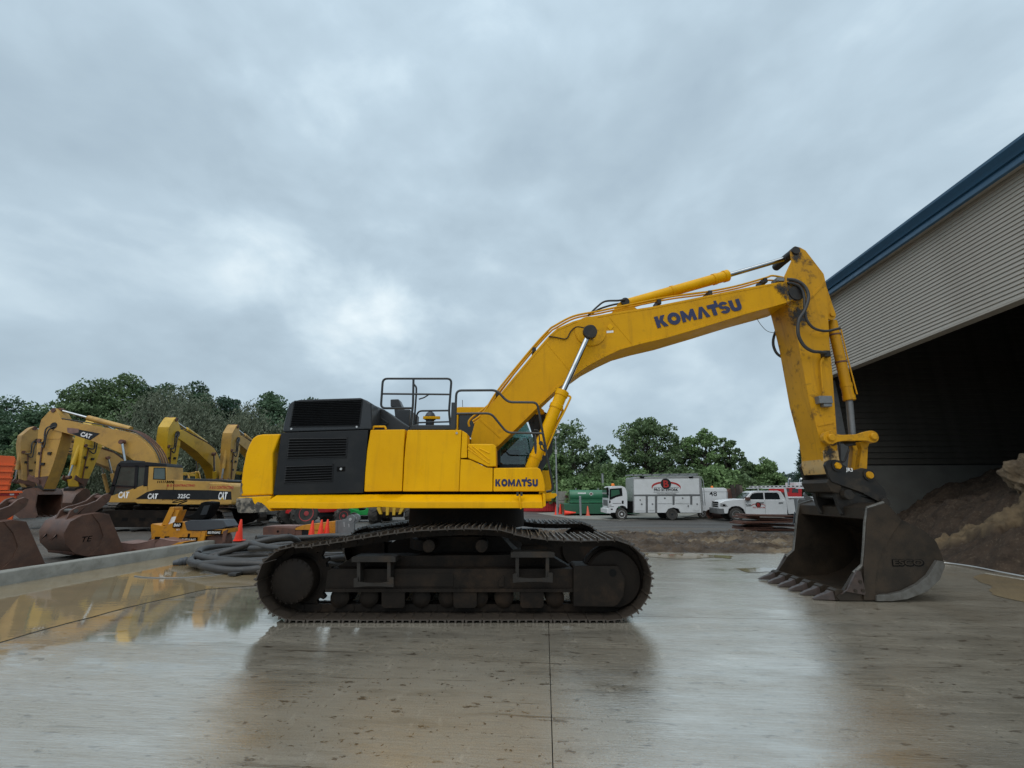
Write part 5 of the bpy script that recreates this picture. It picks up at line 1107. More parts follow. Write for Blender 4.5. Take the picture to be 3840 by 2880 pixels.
        for a_, b_ in ((150, 1700), (160, 1740), (185, 1700)): k_ = tsk(loc(a_, b_, GA+1.3)); MB().box(k_[0]-.08, k_[0]+.08, min(y, y+.05*s_), max(y, y+.05*s_), k_[1]-.06, k_[1]+.06).build('hose_clamp', 'coupler', stick)
    MB().tube([Vector((*tsk(loc(a_, b_, GA+1.3)), 0)).xzy+Vector((0, .30, 0)) for a_, b_ in ((160, 1660), (152, 1720), (146, 1790))], .03, 6, smooth=3).build('pipe_run', 'rust', stick)
    # bucket hanging from the stick, mouth to the rear
    tbk = lambda p: rot2((tipk[0]+p[0], tipk[1]+p[1]), tipk, bucket_a)
    sd = [tbk(p) for p in [(.12, .10), (.30, .05), (.62, -.25), (.75, -.65), (.62, -1.05), (.25, -1.25), (-.45, -1.22), (-.50, -1.15), (-.28, -.72), (-.22, -.2), (-.1, .0)]]
    bk = MB().prism(sd, .55, .60).build('bucket', 'rust_bucket', t); MB().prism(sd, -.60, -.55).build('bucket_side', 'rust_bucket', bk)
    o_ = [tbk(p) for p in [(-.22, -.2), (-.1, .0), (.12, .10), (.30, .05), (.62, -.25), (.75, -.65), (.62, -1.05), (.25, -1.25), (-.45, -1.22)]]; i_ = [tbk(p) for p in [(-.45, -1.17), (.22, -1.19), (.57, -1.02), (.69, -.65), (.58, -.28), (.28, -.01), (.12, .04), (-.07, -.05), (-.18, -.22)]]
    MB().prism(o_+i_, -.56, .56).build('bucket_shell', 'rust_bucket', bk)
    MB().prism([tbk(p) for p in [(-.16, .0), (.0, .22), (.14, .22), (.42, .10), (.40, -.05), (.1, -.05)]], -.3, .3).build('coupler', 'coupler', t, bevel=.02)
    for i in range(5):
        y = -.5+i*.25; q = [tbk(p) for p in [(-.45, -1.22), (-.45, -1.12), (-.68, -1.20)]]; MB().prism(q, y-.06, y+.06).build('tooth', 'tooth', bk)
    # lettering
    if marks:
        ux = (-1, 0, 0); up = (0, 0, 1)
        def wr(s, px, py, size, width, mm, y=1.53, bold=.02, uz=up):
            p = loc(px, py, GA); text('lettering', s, (p[0], y, p[1]), ux, uz, size, mm, t, bold=bold, width=width)
        wr('CAT', 435, 1867, .36, .46, 'lettering_white', 1.516, .045); wr('CAT', 547, 1870, .30, .44, 'lettering_white', 1.53, .045); wr('CAT', 813, 1872, .42, .38, 'lettering_white', 1.53, .045)
        wr('325C', 661, 1868, .24, .52, 'lettering_white', 1.53, .03)
        wr('A & G CONTRACTING', 608, 1824, .13, 1.35, 'lettering_red', 1.505, .02); wr('A & G CONTRACTING', 781, 1833, .17, 1.05, 'lettering_red', 1.525, .02)
        tri = [loc(a, b, GA) for a, b in ((824, 1873), (835, 1873), (829.5, 1864))]; MB().prism(tri, 1.531, 1.537).build('triangle_mark', 'cat_yellow_bright', t)
        # boom panel with a faded sticker
        def bp(pts): return [tb(loc(a, b, GA+1.3)) for a, b in pts]
        MB().prism(bp([(262, 1625), (300, 1611), (377, 1626), (340, 1651)]), .322, .330).build('boom_panel', 'black_panel', boom)
        MB().prism(bp([(254, 1604), (298, 1608), (297, 1622), (270, 1627), (256, 1622)]), .322, .334).build('faded_sticker', 'rust_pink', boom)
        a = bp([(302, 1634)])[0]; b2 = bp([(342, 1645)])[0]; d = Vector((b2[0]-a[0], 0, b2[1]-a[1])).normalized()
        text('lettering', 'CAT', (a[0], .332, a[1]), d, Vector((0, 1, 0)).cross(d)*-1 if Vector((0, 1, 0)).cross(d).z < 0 else Vector((0, 1, 0)).cross(d), .28, 'lettering_white', boom, bold=.045, width=.56)
    if stick_marks:
        a = tb(loc(300, 1635, GA+1.3)); b2 = tb(loc(350, 1648, GA+1.3)); d = Vector((b2[0]-a[0], 0, b2[1]-a[1])).normalized(); u = Vector((0, 1, 0)).cross(d); u = u if u.z > 0 else -u
        text('lettering', 'CAT', (a[0], .323, a[1]), d, u, .34, 'lettering_black', boom, bold=.045, width=.75)
    return t
yard_excavator('faded tan excavator with white lettering on black stripe, nearest behind the roller', GCX, GA+1.6, math.pi)
def root_x(px, py, Y, yaw, boom_a, stick_a, scale=1.0):
    """where the machine stands so that the top of its stick comes under a given pixel column"""
    foot = loc(590, 1815, GA+1.3); tip = rot2(loc(203, 1597, GA+1.3), foot, boom_a); q = rot2(rot2(loc(199, 1529, GA+1.3), foot, boom_a), tip, stick_a)
    r = ray(px, py); ty = Y+scale*q[0]*math.sin(yaw); return r.x/r.y*ty-scale*q[0]*math.cos(yaw)
def park(label, px, py, Y, turn, m, ba, sa, scale=1.0, **k):
    yaw = math.pi+turn; return yard_excavator(label, root_x(px, py, Y, yaw, ba, sa, scale), Y, yaw, m, boom_a=ba, stick_a=sa, marks=False, scale=scale, **k)
park('dull tan excavator farthest left, stick rising behind the orange container', 118, 1609, 32.0, 1.2, 'cat_yellow_dull', .0, -.05, stick_marks=True)
park('yellow excavator whose stick hangs under the lettered boom of its neighbour', 355, 1568, 29.5, 1.62, 'cat_yellow_bright', .0, .12)
park('bright yellow excavator with arched boom against the trees, behind the tan one', 641, 1563, 28.8, 1.72, 'cat_yellow_bright', .0, -.05)
park('tan excavator half hidden behind the big counterweight', 873, 1596, 31.5, 1.7, 'cat_yellow', .0, .0)

# ------------------------------------------------------------ wheels, cones
def wheel(name, c, r, w, axis, rim_m, parent, rim=.58, lugs=0, n=28):
    """tyre with tread shoulders; axis = unit vector towards the outside"""
    a = Vector(axis).normalized(); c = Vector(c); t = MB()
    t.lathe(c-a*w/2, c, [(0, r*.70), (.02*w, r*.90), (.16*w, r*.985), (.3*w, r), (.7*w, r), (.84*w, r*.985), (.98*w, r*.90), (w, r*.72), (w*.94, r*rim)], n)
    if lugs:
        e = a.orthogonal().normalized(); f = a.cross(e)
        for i in range(lugs):
            for s in (-1, 1):
                an = 2*math.pi*(i+(.25 if s > 0 else 0))/lugs; d = e*math.cos(an)+f*math.sin(an); tg = a.cross(d)
                M = Matrix((a+tg*.5*s, tg-a*.5*s, d)).transposed(); t.obox(c+a*s*w*.23+d*r*1.0, w*.5, r*.10, r*.10, M)
    o = t.build(name, 'tyre', parent, ang=40)
    h = MB(); h.lathe(c+a*w*.20, c+a*w, [(0, r*rim), (w*.27, r*rim), (w*.25, r*rim*.90), (w*.14, r*rim*.80), (w*.16, r*rim*.35), (w*.30, r*rim*.30), (w*.31, .02)], 24); ro = h.build('rim', rim_m, o, ang=30)
    hb = MB(); e = a.orthogonal().normalized(); f = a.cross(e)
    for i in range(6):
        an = 2*math.pi*i/6; p = c+a*w*.35+(e*math.cos(an)+f*math.sin(an))*r*rim*.58; hb.cyl(p, p+a*w*.06, r*.055, n=8)
    hb.build('wheel_nuts', 'black', ro)
    return o
def cone(px, py, label, h=.72, m='cone', lying=None, z=None):
    z = gz(*gnd(px, py, 0).xy)+.03 if z is None else z
    p = gnd(px, py, z); t = thing('traffic_cone', label, 'traffic cone', (p.x, p.y, z), 0, 'orange traffic cones')
    k = h/.72; M = Matrix.Identity(3)
    b = MB().lathe((0, 0, 0), (0, 0, 1), [(.025, .135*k), (h*.5, .085*k), (h-.02, .032*k), (h, .026*k)], 20).build('cone_body', m, t, ang=60)
    MB().prism_z([(-.18*k, -.15*k), (-.15*k, -.18*k), (.15*k, -.18*k), (.18*k, -.15*k), (.18*k, .15*k), (.15*k, .18*k), (-.15*k, .18*k), (-.18*k, .15*k)], 0, .028).build('base', m, t, bevel=.006)
    if lying is not None: t.rotation_euler = (0, math.pi/2-.03, lying); t.location.z += .18*k
    return t
cone(893, 2028, 'lone orange cone standing behind the coiled hoses', .70)
cone(1165, 2032, 'orange cone leftmost of three in front of the rusty hammer', .68)
cone(1199, 2026, 'orange cone in the middle of three before the hammer', .68)
cone(1222, 2024, 'orange cone rightmost of three before the hammer', .68)
cone(2087, 1930, 'orange cone standing left at the foot of the light pole', .80)
cone(2102, 1928, 'orange cone standing right behind the light pole', .80)
cone(2118, 1934, 'orange cone lying on its side before the green tank', .85, lying=-.25)
cone(2205, 1934, 'faded orange cone standing by the tank, near the truck', .72, 'cone_faded')

# ------------------------------------------------------------ attachments, roller, hoses, container on the left
def loose_bucket(name, label, p, yaw, sc_, width=1.3, ears=True, m='rust_bucket', mark=None, pitch=0):
    t = thing(name, label, 'bucket', p, yaw, 'loose excavator buckets behind the kerb'); t.scale = (sc_,)*3; t.rotation_euler = (0, pitch, yaw)
    prof = [(-.75, 0), (-.45, -.0), (.15, .02), (.52, .16), (.78, .45), (.86, .78), (.78, 1.06), (.55, 1.22), (.15, 1.28), (-.1, 1.22), (-.62, .25)]
    hw = width/2
    b = MB().prism(prof, -hw, -hw+.05).build('bucket_side', m, t, bevel=.008); MB().prism(prof, hw-.05, hw).build('bucket_side', m, t, bevel=.008)
    sh_o = prof[0:10]; sh_i = []
    for i, (x, z) in enumerate(sh_o):
        a = Vector(sh_o[max(0, i-1)]); c = Vector(sh_o[min(9, i+1)]); n_ = Vector((-(c-a).y, (c-a).x)).normalized(); sh_i.append((x+n_.x*.05, z+n_.y*.05))
    MB().prism(sh_o+sh_i[::-1], -hw+.04, hw-.04).build('shell', m, t, ang=50)
    # reinforcing plate with curved edge on each side
    rp = [(-.72, .02), (-.60, .25), (-.1, 1.20), (.15, 1.26), (.34, 1.25), (.10, .95), (-.06, .6), (-.02, .30), (.16, .06)]
    for y0, y1 in ((-hw-.02, -hw+.002), (hw-.002, hw+.02)): MB().prism(rp, y0, y1).build('wear_plate', m, t, bevel=.006)
    for i in range(3): MB().prism([(.50+.04*i, .14+.1*i), (.53+.04*i, .13+.1*i), (.57+.04*i, .19+.1*i), (.54+.04*i, .21+.1*i)], -hw+.02, hw-.02).build('heel_strip', 'rust', t)
    if ears:
        for y in (-.34, .20):
            MB().prism([(.88, .62), (.80, .72), (.72, 1.10), (.66, 1.36), (.52, 1.46), (.30, 1.52), (.1, 1.62), (-.02, 1.78), (-.14, 1.84), (-.24, 1.78), (-.22, 1.60), (-.05, 1.40), (.1, 1.26), (.5, 1.16), (.74, .90)], y, y+.09).build('ear', m, t, bevel=.012)
        MB().cyl((.55, -.36, 1.34), (.55, .30, 1.34), .055, n=14).build('ear_pin', 'bucket_edge', t); MB().cyl((-.12, -.36, 1.72), (-.12, .30, 1.72), .06, n=14).build('ear_pin', 'rust', t)
    for i in range(5):
        y = -hw+.1+(width-.2)*i/4; MB().prism([(-.72, 0), (-.72, .09), (-1.0, .02)], y-.06, y+.06).build('tooth', 'tooth', t, bevel=.006)
    if mark: text('lettering', mark, (.45, hw+.004, .46), (-1, 0, .05), (-.15, 0, 1), .22, 'black', t, bold=.01)
    return t
p = gnd(290, 2100); loose_bucket('loose_bucket', 'rusty bucket with raised ears and chalk mark, behind the kerb', (p.x-.75, p.y+.9, -.03), math.pi+1.2, .88, 1.35, mark='TE', pitch=0)
p = gnd(20, 2150); loose_bucket('loose_bucket', 'big rusty bucket cut off by the left edge of the picture', (p.x-.95, p.y+.55, -.03), math.pi+1.25, .84, 1.5)
p = at(30, 1960, 13.5); loose_bucket('loose_bucket', 'rusty bucket standing under the orange container', (p.x-.3, 13.5, -.03), math.pi+.9, .72, 1.2)
# ------------------------------------------------------------ smaller things on the left
def zoomer(x0, y0, k): return lambda *p: [(x0+k*a, y0+k*b) for a, b in p]
def PX(name, pts, Y0, Y1, m, parent, bevel=.01, Yt=None, seg=2): return MB().prism(xz(pts, Yt or Y0), Y0, Y1).build(name, m, parent, bevel=bevel, seg=seg)
def orange_container():
    Y = 16.5; o = at(80, 1900, Y); t = thing('waste_container', 'bright orange tapered steel waste container at the left edge', 'container', (o.x, Y, -.05), R(48), world_coords=True)
    up = PX('upper_body', [(-330, 1706), (80, 1714), (82, 1721), (52, 1838), (-300, 1838)], Y, Y+2.2, 'orange', t)
    for f in (.22, .42, .62, .82): 
        y = 1722+(1838-1722)*f; x = 82-30*f; PX('rib', [(-330, y-3), (x+1, y-3), (x, y+2), (-330, y+2)], Y-.04, Y, 'orange', up, .006)
    PX('rim', [(-330, 1841), (75, 1841), (76, 1849), (-330, 1849)], Y-.10, Y+2.3, 'orange', t)
    PX('band', [(-330, 1849), (74, 1849), (73, 1858), (-330, 1858)], Y-.03, Y+2.2, 'red', t, .004)
    PX('decal', [(52, 1851), (63, 1851), (62, 1856.5), (52, 1856.5)], Y-.036, Y, 'lettering_white', t, 0)
    PX('lower_body', [(-330, 1858), (72, 1858), (50, 1960), (20, 2005), (-330, 2005)], Y, Y+2.1, 'orange', t)
orange_container()
def roller():
    z = zoomer(500, 1820, .2712); Y = 13.2; o = at(700, 2050, Y); t = thing('trench_roller', 'small orange-yellow ride-on roller with dark hood and black seat', 'roller', (o.x, Y, -.03), world_coords=True)
    PX('front_frame', z((240, 545), (262, 530), (400, 560), (420, 760), (330, 770), (250, 810)), Y, Y+.5, 'roller_yellow', t, .015)
    PX('steering_column', z((380, 560), (420, 480), (505, 300), (560, 302), (560, 350), (470, 545)), Y+.04, Y+.40, 'roller_yellow', t, .012)
    PX('column_side', z((470, 545), (560, 350), (640, 342), (560, 540)), Y+.08, Y+.38, 'roller_yellow', t, .01)
    PX('instruction_plate', z((478, 540), (510, 440), (592, 430), (560, 525)), Y+.072, Y+.08, 'lettering_white', t, 0)
    b = PX('body', z((400, 570), (560, 510), (720, 512), (745, 625), (945, 630), (905, 760), (880, 850), (700, 850), (400, 740)), Y-.02, Y+.52, 'roller_yellow', t, .015)
    PX('hood', z((705, 510), (780, 482), (1240, 478), (1300, 572), (1215, 600), (940, 628), (735, 622)), Y-.05, Y+.5, 'slate_plastic', t, .02)
    PX('rear_frame', z((945, 632), (1215, 604), (1300, 600), (1290, 660), (925, 715)), Y-.03, Y+.5, 'roller_yellow', t, .012)
    c = at(*z((1080, 790))[0], Y+.1); MB().lathe(c+Vector((0, -.05, 0)), c+Vector((0, 1, 0)), [(0, .30), (.02, .36), (.46, .36), (.48, .30)], 32).build('drum', 'rust', t, ang=30)
    c = at(*z((330, 830))[0], Y+.1); MB().lathe(c+Vector((0, 0, 0)), c+Vector((0, 1, 0)), [(0, .28), (.02, .34), (.46, .34), (.48, .28)], 32).build('drum', 'rust', t, ang=30)
    PX('yoke', z((905, 760), (945, 640), (1000, 640), (960, 850), (860, 860)), Y-.06, Y, 'roller_yellow', t, .01)
    PX('bracket', z((1235, 640), (1300, 610), (1262, 790), (1225, 800)), Y-.05, Y+.0, 'rust', t, .01)
    st_ = PX('seat', z((700, 455), (690, 425), (820, 395), (870, 350), (930, 240), (1000, 222), (1092, 232), (1085, 290), (1010, 430), (960, 475), (860, 478)), Y+.06, Y+.44, 'black', t, .05, seg=3)
    PX('seat_cushion', z((920, 415), (975, 285), (1060, 275), (1010, 405)), Y+.04, Y+.06, 'dark_grey', st_, .01)
    MB().tube(rounded([at(*p, Y+.4) for p in z((600, 310), (620, 262), (720, 225), (745, 215))], .05), .02, 8).build('steering_stem', 'black', t)
    c = at(*z((640, 215))[0], Y+.4); MB().tube([c+Vector((.16*math.cos(a), .17*math.sin(a), .05*math.cos(a))) for a in np.linspace(0, 2*math.pi, 25)[:-1]], .016, 6, closed=True).build('steering_wheel', 'black', t)
    for q, s, sz in (((578, 566), 'B60', .115), ((660, 768), 'BEUTHLING', .10), ((1048, 664), 'BEUTHLING', .085), ((612, 620), 'NO 2', .06)):
        p = at(*z(q)[0], Y); wd = {'B60': .19, 'NO 2': .10}.get(s, .46 if q[0] < 800 else .36)
        if s != 'NO 2': MB().box(p.x-.03, p.x+wd+.03, Y-.06, Y-.02, p.z-.035, p.z+sz*.75+.03).build('name_plate', 'black', t)
        text('lettering', s, (p.x, Y-.061, p.z), (1, 0, 0), (.15, 0, 1), sz, 'lettering_white', t, bold=.02, width=wd)
    for q in ((335, 735), (470, 728), (775, 690)):
        p = at(*z(q)[0], Y); MB().box(p.x-.07 if q[0] < 700 else p.x-.035, p.x+.07 if q[0] < 700 else p.x+.035, Y-.024, Y+.05, p.z-.05, p.z+.05).build('slot', 'black', t)
roller()
def shells():
    for nm, lab, pts, m, Y in (('rusty_trough', 'rusty curved trough lying behind the kerb, left of the roller', [(452, 2105), (446, 2060), (440, 2033), (500, 2040), (545, 2034), (578, 2024), (580, 2045), (572, 2100)], 'rust_pink', 12.9), ('rusty_trough', 'rusty trough lying under the roller front, with orange edge', [(578, 2100), (580, 2040), (600, 2020), (640, 2028), (672, 2031), (682, 2040), (676, 2100)], 'rust_pink', 12.7)):
        o = at(pts[0][0]+60, 2080, Y); t = thing(nm, lab, 'trough', (o.x, Y, -.03), group='rusty troughs behind the kerb', world_coords=True)
        PX('shell', pts, Y, Y+.7, m, t, .02); MB().tube([at(*p, Y+.02) for p in pts[2:6]], .025, 6, smooth=4).build('rim', 'rust_pink', t)
        p = at(pts[0][0]+50, 2065, Y); MB().cyl((p.x, Y-.03, p.z), (p.x, Y, p.z), .06, n=12).build('boss', 'rust', t)
    Y = 12.4; o = at(660, 2080, Y); t = thing('orange_plate', 'bent orange steel plate lying in front of the roller drum', 'steel plate', (o.x, Y, -.03), world_coords=True)
    PX('plate', [(618, 2095), (620, 2054), (668, 2034), (690, 2033), (672, 2050), (672, 2095)], Y, Y+.5, 'roller_yellow', t, .01)
shells()
def hoses():
    def coil(label, cx, cy, loops, r, seed, h0, wob):
        P = []; n = int(loops*18); rr = random.Random(seed)
        for i in range(n):
            a = 2*math.pi*i/18+seed; k = 1+.12*math.sin(a*1.3+seed)+rr.uniform(-.02, .02); h = h0+.06*i/18+.07*abs(math.sin(a*2.3+seed))
            s_, t_ = cx+wob*1.9*k*math.cos(a)+.10*math.sin(i*.21+seed), cy+1.15*k*math.sin(a)*wob+.08*math.cos(i*.17)
            P.append(Vector((s_, t_, max(r+.005, h))))
        return P
    P = coil('', -5.45, 11.0, 2.6, .075, .4, .06, 1.0); e = gnd(692, 2106, .08)
    P = [Vector((e.x, e.y, .09)), Vector((e.x+.45, e.y+.25, .16)), Vector((e.x+1.1, e.y+.75, .40)), Vector((e.x+1.9, e.y+.9, .52))]+P[4:]
    t = thing('coiled_hose', 'thick grey hose with ribbed end fitting, coiled beside the kerb', 'hose', (P[0].x, P[0].y, 0), group='thick grey hoses heaped by the track', world_coords=True)
    MB().tube(P, .075, 12, smooth=4).build('hose_body', 'hose', t, ang=60)
    d = (P[0]-P[1]).normalized(); MB().lathe(P[0]-d*.05, P[0]+d, [(0, .078), (.02, .09), (.06, .09), (.07, .075), (.10, .085), (.14, .085), (.15, .07), (.24, .055), (.26, .05)], 16).build('end_fitting', 'slate_plastic', t)
    for lab, args in (('thick grey hose lying lowest in the heap beside the track', (-5.3, 10.4, 2.2, .075, 2.1, .05, .92)), ('thick grey hose looped across the top of the heap', (-5.0, 11.2, 1.9, .07, 4.0, .30, .85))):
        o = MB().tube(coil('', *args), args[3], 12, smooth=4).build('coiled_hose', 'hose', ang=60); tag(o, lab, 'hose', 'thick grey hoses heaped by the track')
    A, B = gnd(868, 2160, .02), gnd(1010, 2122, .02); b = MB(); d = (B-A).normalized(); n_ = Vector((-d.y, d.x, 0))*.09
    b.add([A-n_, B-n_, B+n_, A+n_, A-n_+Vector((0, 0, .05)), B-n_+Vector((0, 0, .05)), B+n_+Vector((0, 0, .05)), A+n_+Vector((0, 0, .05))], [(0, 3, 2, 1), (4, 5, 6, 7), (0, 1, 5, 4), (1, 2, 6, 5), (2, 3, 7, 6), (3, 0, 4, 7)])
    tag(b.build('rubber_strip', 'rubber', bevel=.01), 'black rubber strip lying in the puddle before the hoses', 'strip')
    tag(MB().tube([gnd(505, 2160, .015), gnd(560, 2166, .012), gnd(700, 2166, .012), (gnd(860, 2150, .012)), gnd(930, 2135, .012)], .012, 6, smooth=6).build('old_strap', 'grey_metal'), 'thin pale strap lying in the muddy puddle', 'strap')
hoses()
def hammer():
    z = zoomer(920, 1890, .226); Y = 15.9; o = at(1150, 2030, Y); t = thing('hydraulic_hammer', 'rusty and yellow hydraulic hammer with grey mounting ears', 'hydraulic hammer', (o.x, Y, -.03), world_coords=True)
    b = PX('housing', z((290, 390), (330, 372), (560, 385), (830, 405), (810, 650), (290, 640)), Y, Y+.7, 'rust', t, .02)
    MB().prism(xz(z((320, 372), (560, 362), (840, 368), (830, 404), (300, 392)), Y), Y+.02, Y+.66).build('top_plate', 'rust_pink', b, bevel=.006)
    for q in ((540, 455), (715, 505)): c = at(*z(q)[0], Y); MB().cyl(c+Vector((0, -.006, 0)), c+Vector((0, .02, 0)), .04, n=12).build('bolt_hole', 'black', b)
    y_ = PX('body_plate', z((830, 400), (950, 352), (1500, 282), (1490, 560), (1380, 560), (1380, 430), (830, 430)), Y, Y+.65, 'roller_yellow', t, .01)
    PX('inner_block', z((815, 425), (935, 425), (935, 590), (815, 590)), Y+.02, Y+.6, 'rust', t); PX('dark_recess', z((935, 425), (1050, 425), (1040, 590), (935, 590)), Y+.04, Y+.6, 'black_panel', t); PX('inner_plate', z((1050, 425), (1370, 430), (1370, 580), (1040, 590)), Y+.03, Y+.6, 'roller_yellow', t)
    PX('lower_rail', z((810, 590), (1490, 560), (1490, 650), (810, 650)), Y-.01, Y+.66, 'rust', t)
    PX('edge_plate', z((1495, 282), (1525, 275), (1515, 600), (1490, 600)), Y-.02, Y+.67, 'grey_metal', t)
    PX('mount_plate', z((1525, 275), (1580, 268), (1680, 240), (1810, 230), (1800, 420), (1780, 640), (1515, 640)), Y, Y+.1, 'grey_metal', t); PX('mount_plate', z((1560, 275), (1810, 230), (1800, 640), (1540, 640)), Y+.5, Y+.6, 'grey_metal', t)
    for ya in (Y, Y+.5):
        c = at(*z((1745, 255))[0], Y); MB().lathe((c.x, ya-.01, c.z), (c.x, ya+1, c.z), [(0, .16), (.12, .16)], 22).build('ear', 'grey_metal', t, ang=30)
        MB().lathe((c.x, ya-.03, c.z), (c.x, ya+1, c.z), [(0, .055), (.15, .055)], 14).build('pin', 'silver', t, ang=30)
    PX('chalk_mark', z((1630, 300), (1642, 300), (1650, 380), (1636, 380)), Y-.004, Y, 'silver', t, 0); PX('chalk_mark', z((1705, 300), (1735, 295), (1740, 310), (1725, 330), (1728, 385), (1715, 385)), Y-.004, Y, 'silver', t, 0)
hammer()

# machines seen under the belly of the excavator
def telehandler():
    Y = 24; x = at(1020, 1950, Y).x; t = thing('telehandler', 'grey telehandler chassis on big lugged tyres, seen under the counterweight', 'telehandler', (x, Y, gz(x, Y)))
    MB().box(-1.4, 2.2, -.6, .9, .45, .95).build('chassis', 'grey_metal', t, bevel=.04); MB().box(-.9, 1.6, -.5, .8, .95, 1.6).build('body', 'dark_grey', t, bevel=.06); MB().box(-.6, .3, -.7, .1, .95, 2.1).build('cab', 'dark_grey', t, bevel=.06)
    for wx in (-1.05, 1.35):
        for wy, a in ((-.95, -1), (1.0, 1)): wheel('wheel', (wx, wy, .56), .56, .42, (0, a, 0), 'dark_grey', t, lugs=14)
telehandler()
def tractor():
    Y = 22.5; x = at(1175, 1950, Y).x; t = thing('farm_tractor', 'red tractor with red rims, mostly hidden under the excavator body', 'tractor', (x, Y, gz(x, Y)), .9)
    MB().prism([(-1.3, .6), (1.6, .6), (1.7, 1.1), (1.5, 1.35), (-.2, 1.4), (-1.2, 1.2)], -.35, .35).build('hood', 'red', t, bevel=.05); MB().box(-1.0, 1.4, -.2, .2, .4, .62).build('chassis', 'dark_grey', t, bevel=.02)
    MB().box(-1.0, -.3, -.3, .3, 1.3, 1.5).build('seat', 'black', t, bevel=.05)
    for wx, r, w in ((-.85, .62, .4), (1.15, .42, .28)):
        for s in (-1, 1): wheel('wheel', (wx, s*.72, r), r, w, (0, s, 0), 'red_rim', t, lugs=14)
tractor()
def mowers():
    for i, (px, yaw, lab) in enumerate(((1290, .1, 'green mower with dark deck, left of two under the belly'), (1372, .2, 'green mower partly hidden, right of two under the belly'))):
        Y = 25; x = at(px, 1930, Y).x; t = thing('ride_on_mower', lab, 'mower', (x, Y, gz(x, Y)), yaw, 'green mowers behind the excavator')
        MB().prism([(-.85, .35), (.85, .35), (.95, .55), (.80, .78), (.1, .82), (-.05, .62), (-.4, .6), (-.85, .75)], -.3, .3).build('body', 'green_bright', t, bevel=.05)
        MB().prism([(-.6, .12), (.5, .12), (.55, .3), (-.65, .3)], -.5, .5).build('deck', 'black', t, bevel=.04); MB().prism([(-.35, .6), (.02, .6), (.0, .72), (-.25, .74), (-.38, 1.05), (-.5, 1.05)], -.22, .22).build('seat', 'black', t, bevel=.04)
        for wx, r in ((-.6, .26), (.65, .19)):
            for s in (-1, 1): wheel('wheel', (wx, s*.38, r), r, .18, (0, s, 0), 'silver', t)
mowers()
def loader():
    Y = 23.5; x = at(1475, 1950, Y).x; t = thing('wheel_loader', 'yellow wheel loader seen end-on beneath the excavator body', 'loader', (x, Y, gz(x, Y)))
    MB().prism([(-.55, .55), (.55, .55), (.75, 1.0), (.7, 1.7), (-.7, 1.7), (-.75, 1.0)], -.2, 2.4).build('body', 'cat_yellow', t, bevel=.05); MB().box(-.6, .6, .6, 1.8, 1.7, 2.6).build('cab', 'black_panel', t, bevel=.06)
    for s in (-1, 1):
        MB().prism([(s*.25, 1.3), (s*.40, 1.3), (s*.72, .8), (s*.55, .5), (s*.42, .5), (s*.52, .8)], -.75, -.55).build('lift_arm', 'cat_yellow_bright', t, bevel=.03)
        MB().prism([(s*.08, 1.2), (s*.28, 1.2), (s*.24, .45), (s*.10, .45)], -.65, -.5).build('tilt_link', 'cat_yellow_bright', t, bevel=.02)
        for wy in (0, 2.1): wheel('wheel', (s*.95, wy, .62), .62, .5, (s, 0, 0), 'cat_yellow', t, lugs=14)
    MB().box(-.6, .6, -.5, -.2, .35, .6).build('front_axle', 'frame_dark', t, bevel=.05)
loader()

# ------------------------------------------------------------ right side of the yard
def fuel_tank():
    Y = 34.5; z = zoomer(2000, 1750, .1899); o = at(2195, 1930, Y); g = gz(o.x, Y); t = thing('fuel_tank', 'green cylindrical fuel tank on a green containment box', 'tank', (o.x, Y, g), world_coords=True)
    A = at(*z((725, 570))[0], Y); B = at(2300, 1858, Y); r = (at(2200, *[1837.5], Y).z-at(2200, 1879, Y).z)/2; c = Vector((A.x, Y+r, A.z)); L_ = B.x-A.x
    MB().lathe(c, c+Vector((1, 0, 0)), [(0, r*.97), (.03, r), (L_-.03, r), (L_, r*.97)], 40).build('tank', 'green_tank', t, ang=40)
    MB().box(c.x+.02, c.x+L_, Y+.12, Y+2*r-.12, c.z-r-.05, c.z-r*.55).build('saddle', 'green_tank', t, bevel=.02)
    bb = PX('containment_box', z((610, 738), (2100, 738), (2100, 930), (625, 930)), Y-.7, Y+2.1, 'green_tank_dark', t, .02)
    PX('box_cover', z((725, 675), (2100, 675), (2100, 712), (725, 712)), Y+.1, Y+1.6, 'green_tank', t, .02)
    PX('weld_band', z((730, 650), (1500, 650), (1500, 670), (730, 670)), Y+.10, Y+.2, 'green_tank', t, .004)
    PX('label_plate', z((880, 512), (1038, 512), (1038, 550), (880, 550)), Y+.02, Y+.05, 'lettering_white', t, .002)
    PX('hazard_diamond', z((1142, 500), (1188, 537), (1142, 575), (1098, 537)), Y+.0, Y+.03, 'lettering_white', t, .002); PX('hazard_inset', z((1142, 510), (1176, 537), (1142, 565), (1110, 537)), Y-.006, Y+.002, 'rust_pink', t, 0)
    for a in (840, 1280): q = at(*z((a, 455))[0], Y+r); MB().cyl((q.x, Y+r, q.z-.1), (q.x, Y+r, q.z+.14), .05, n=10).build('vent', 'galv', t)
fuel_tank()
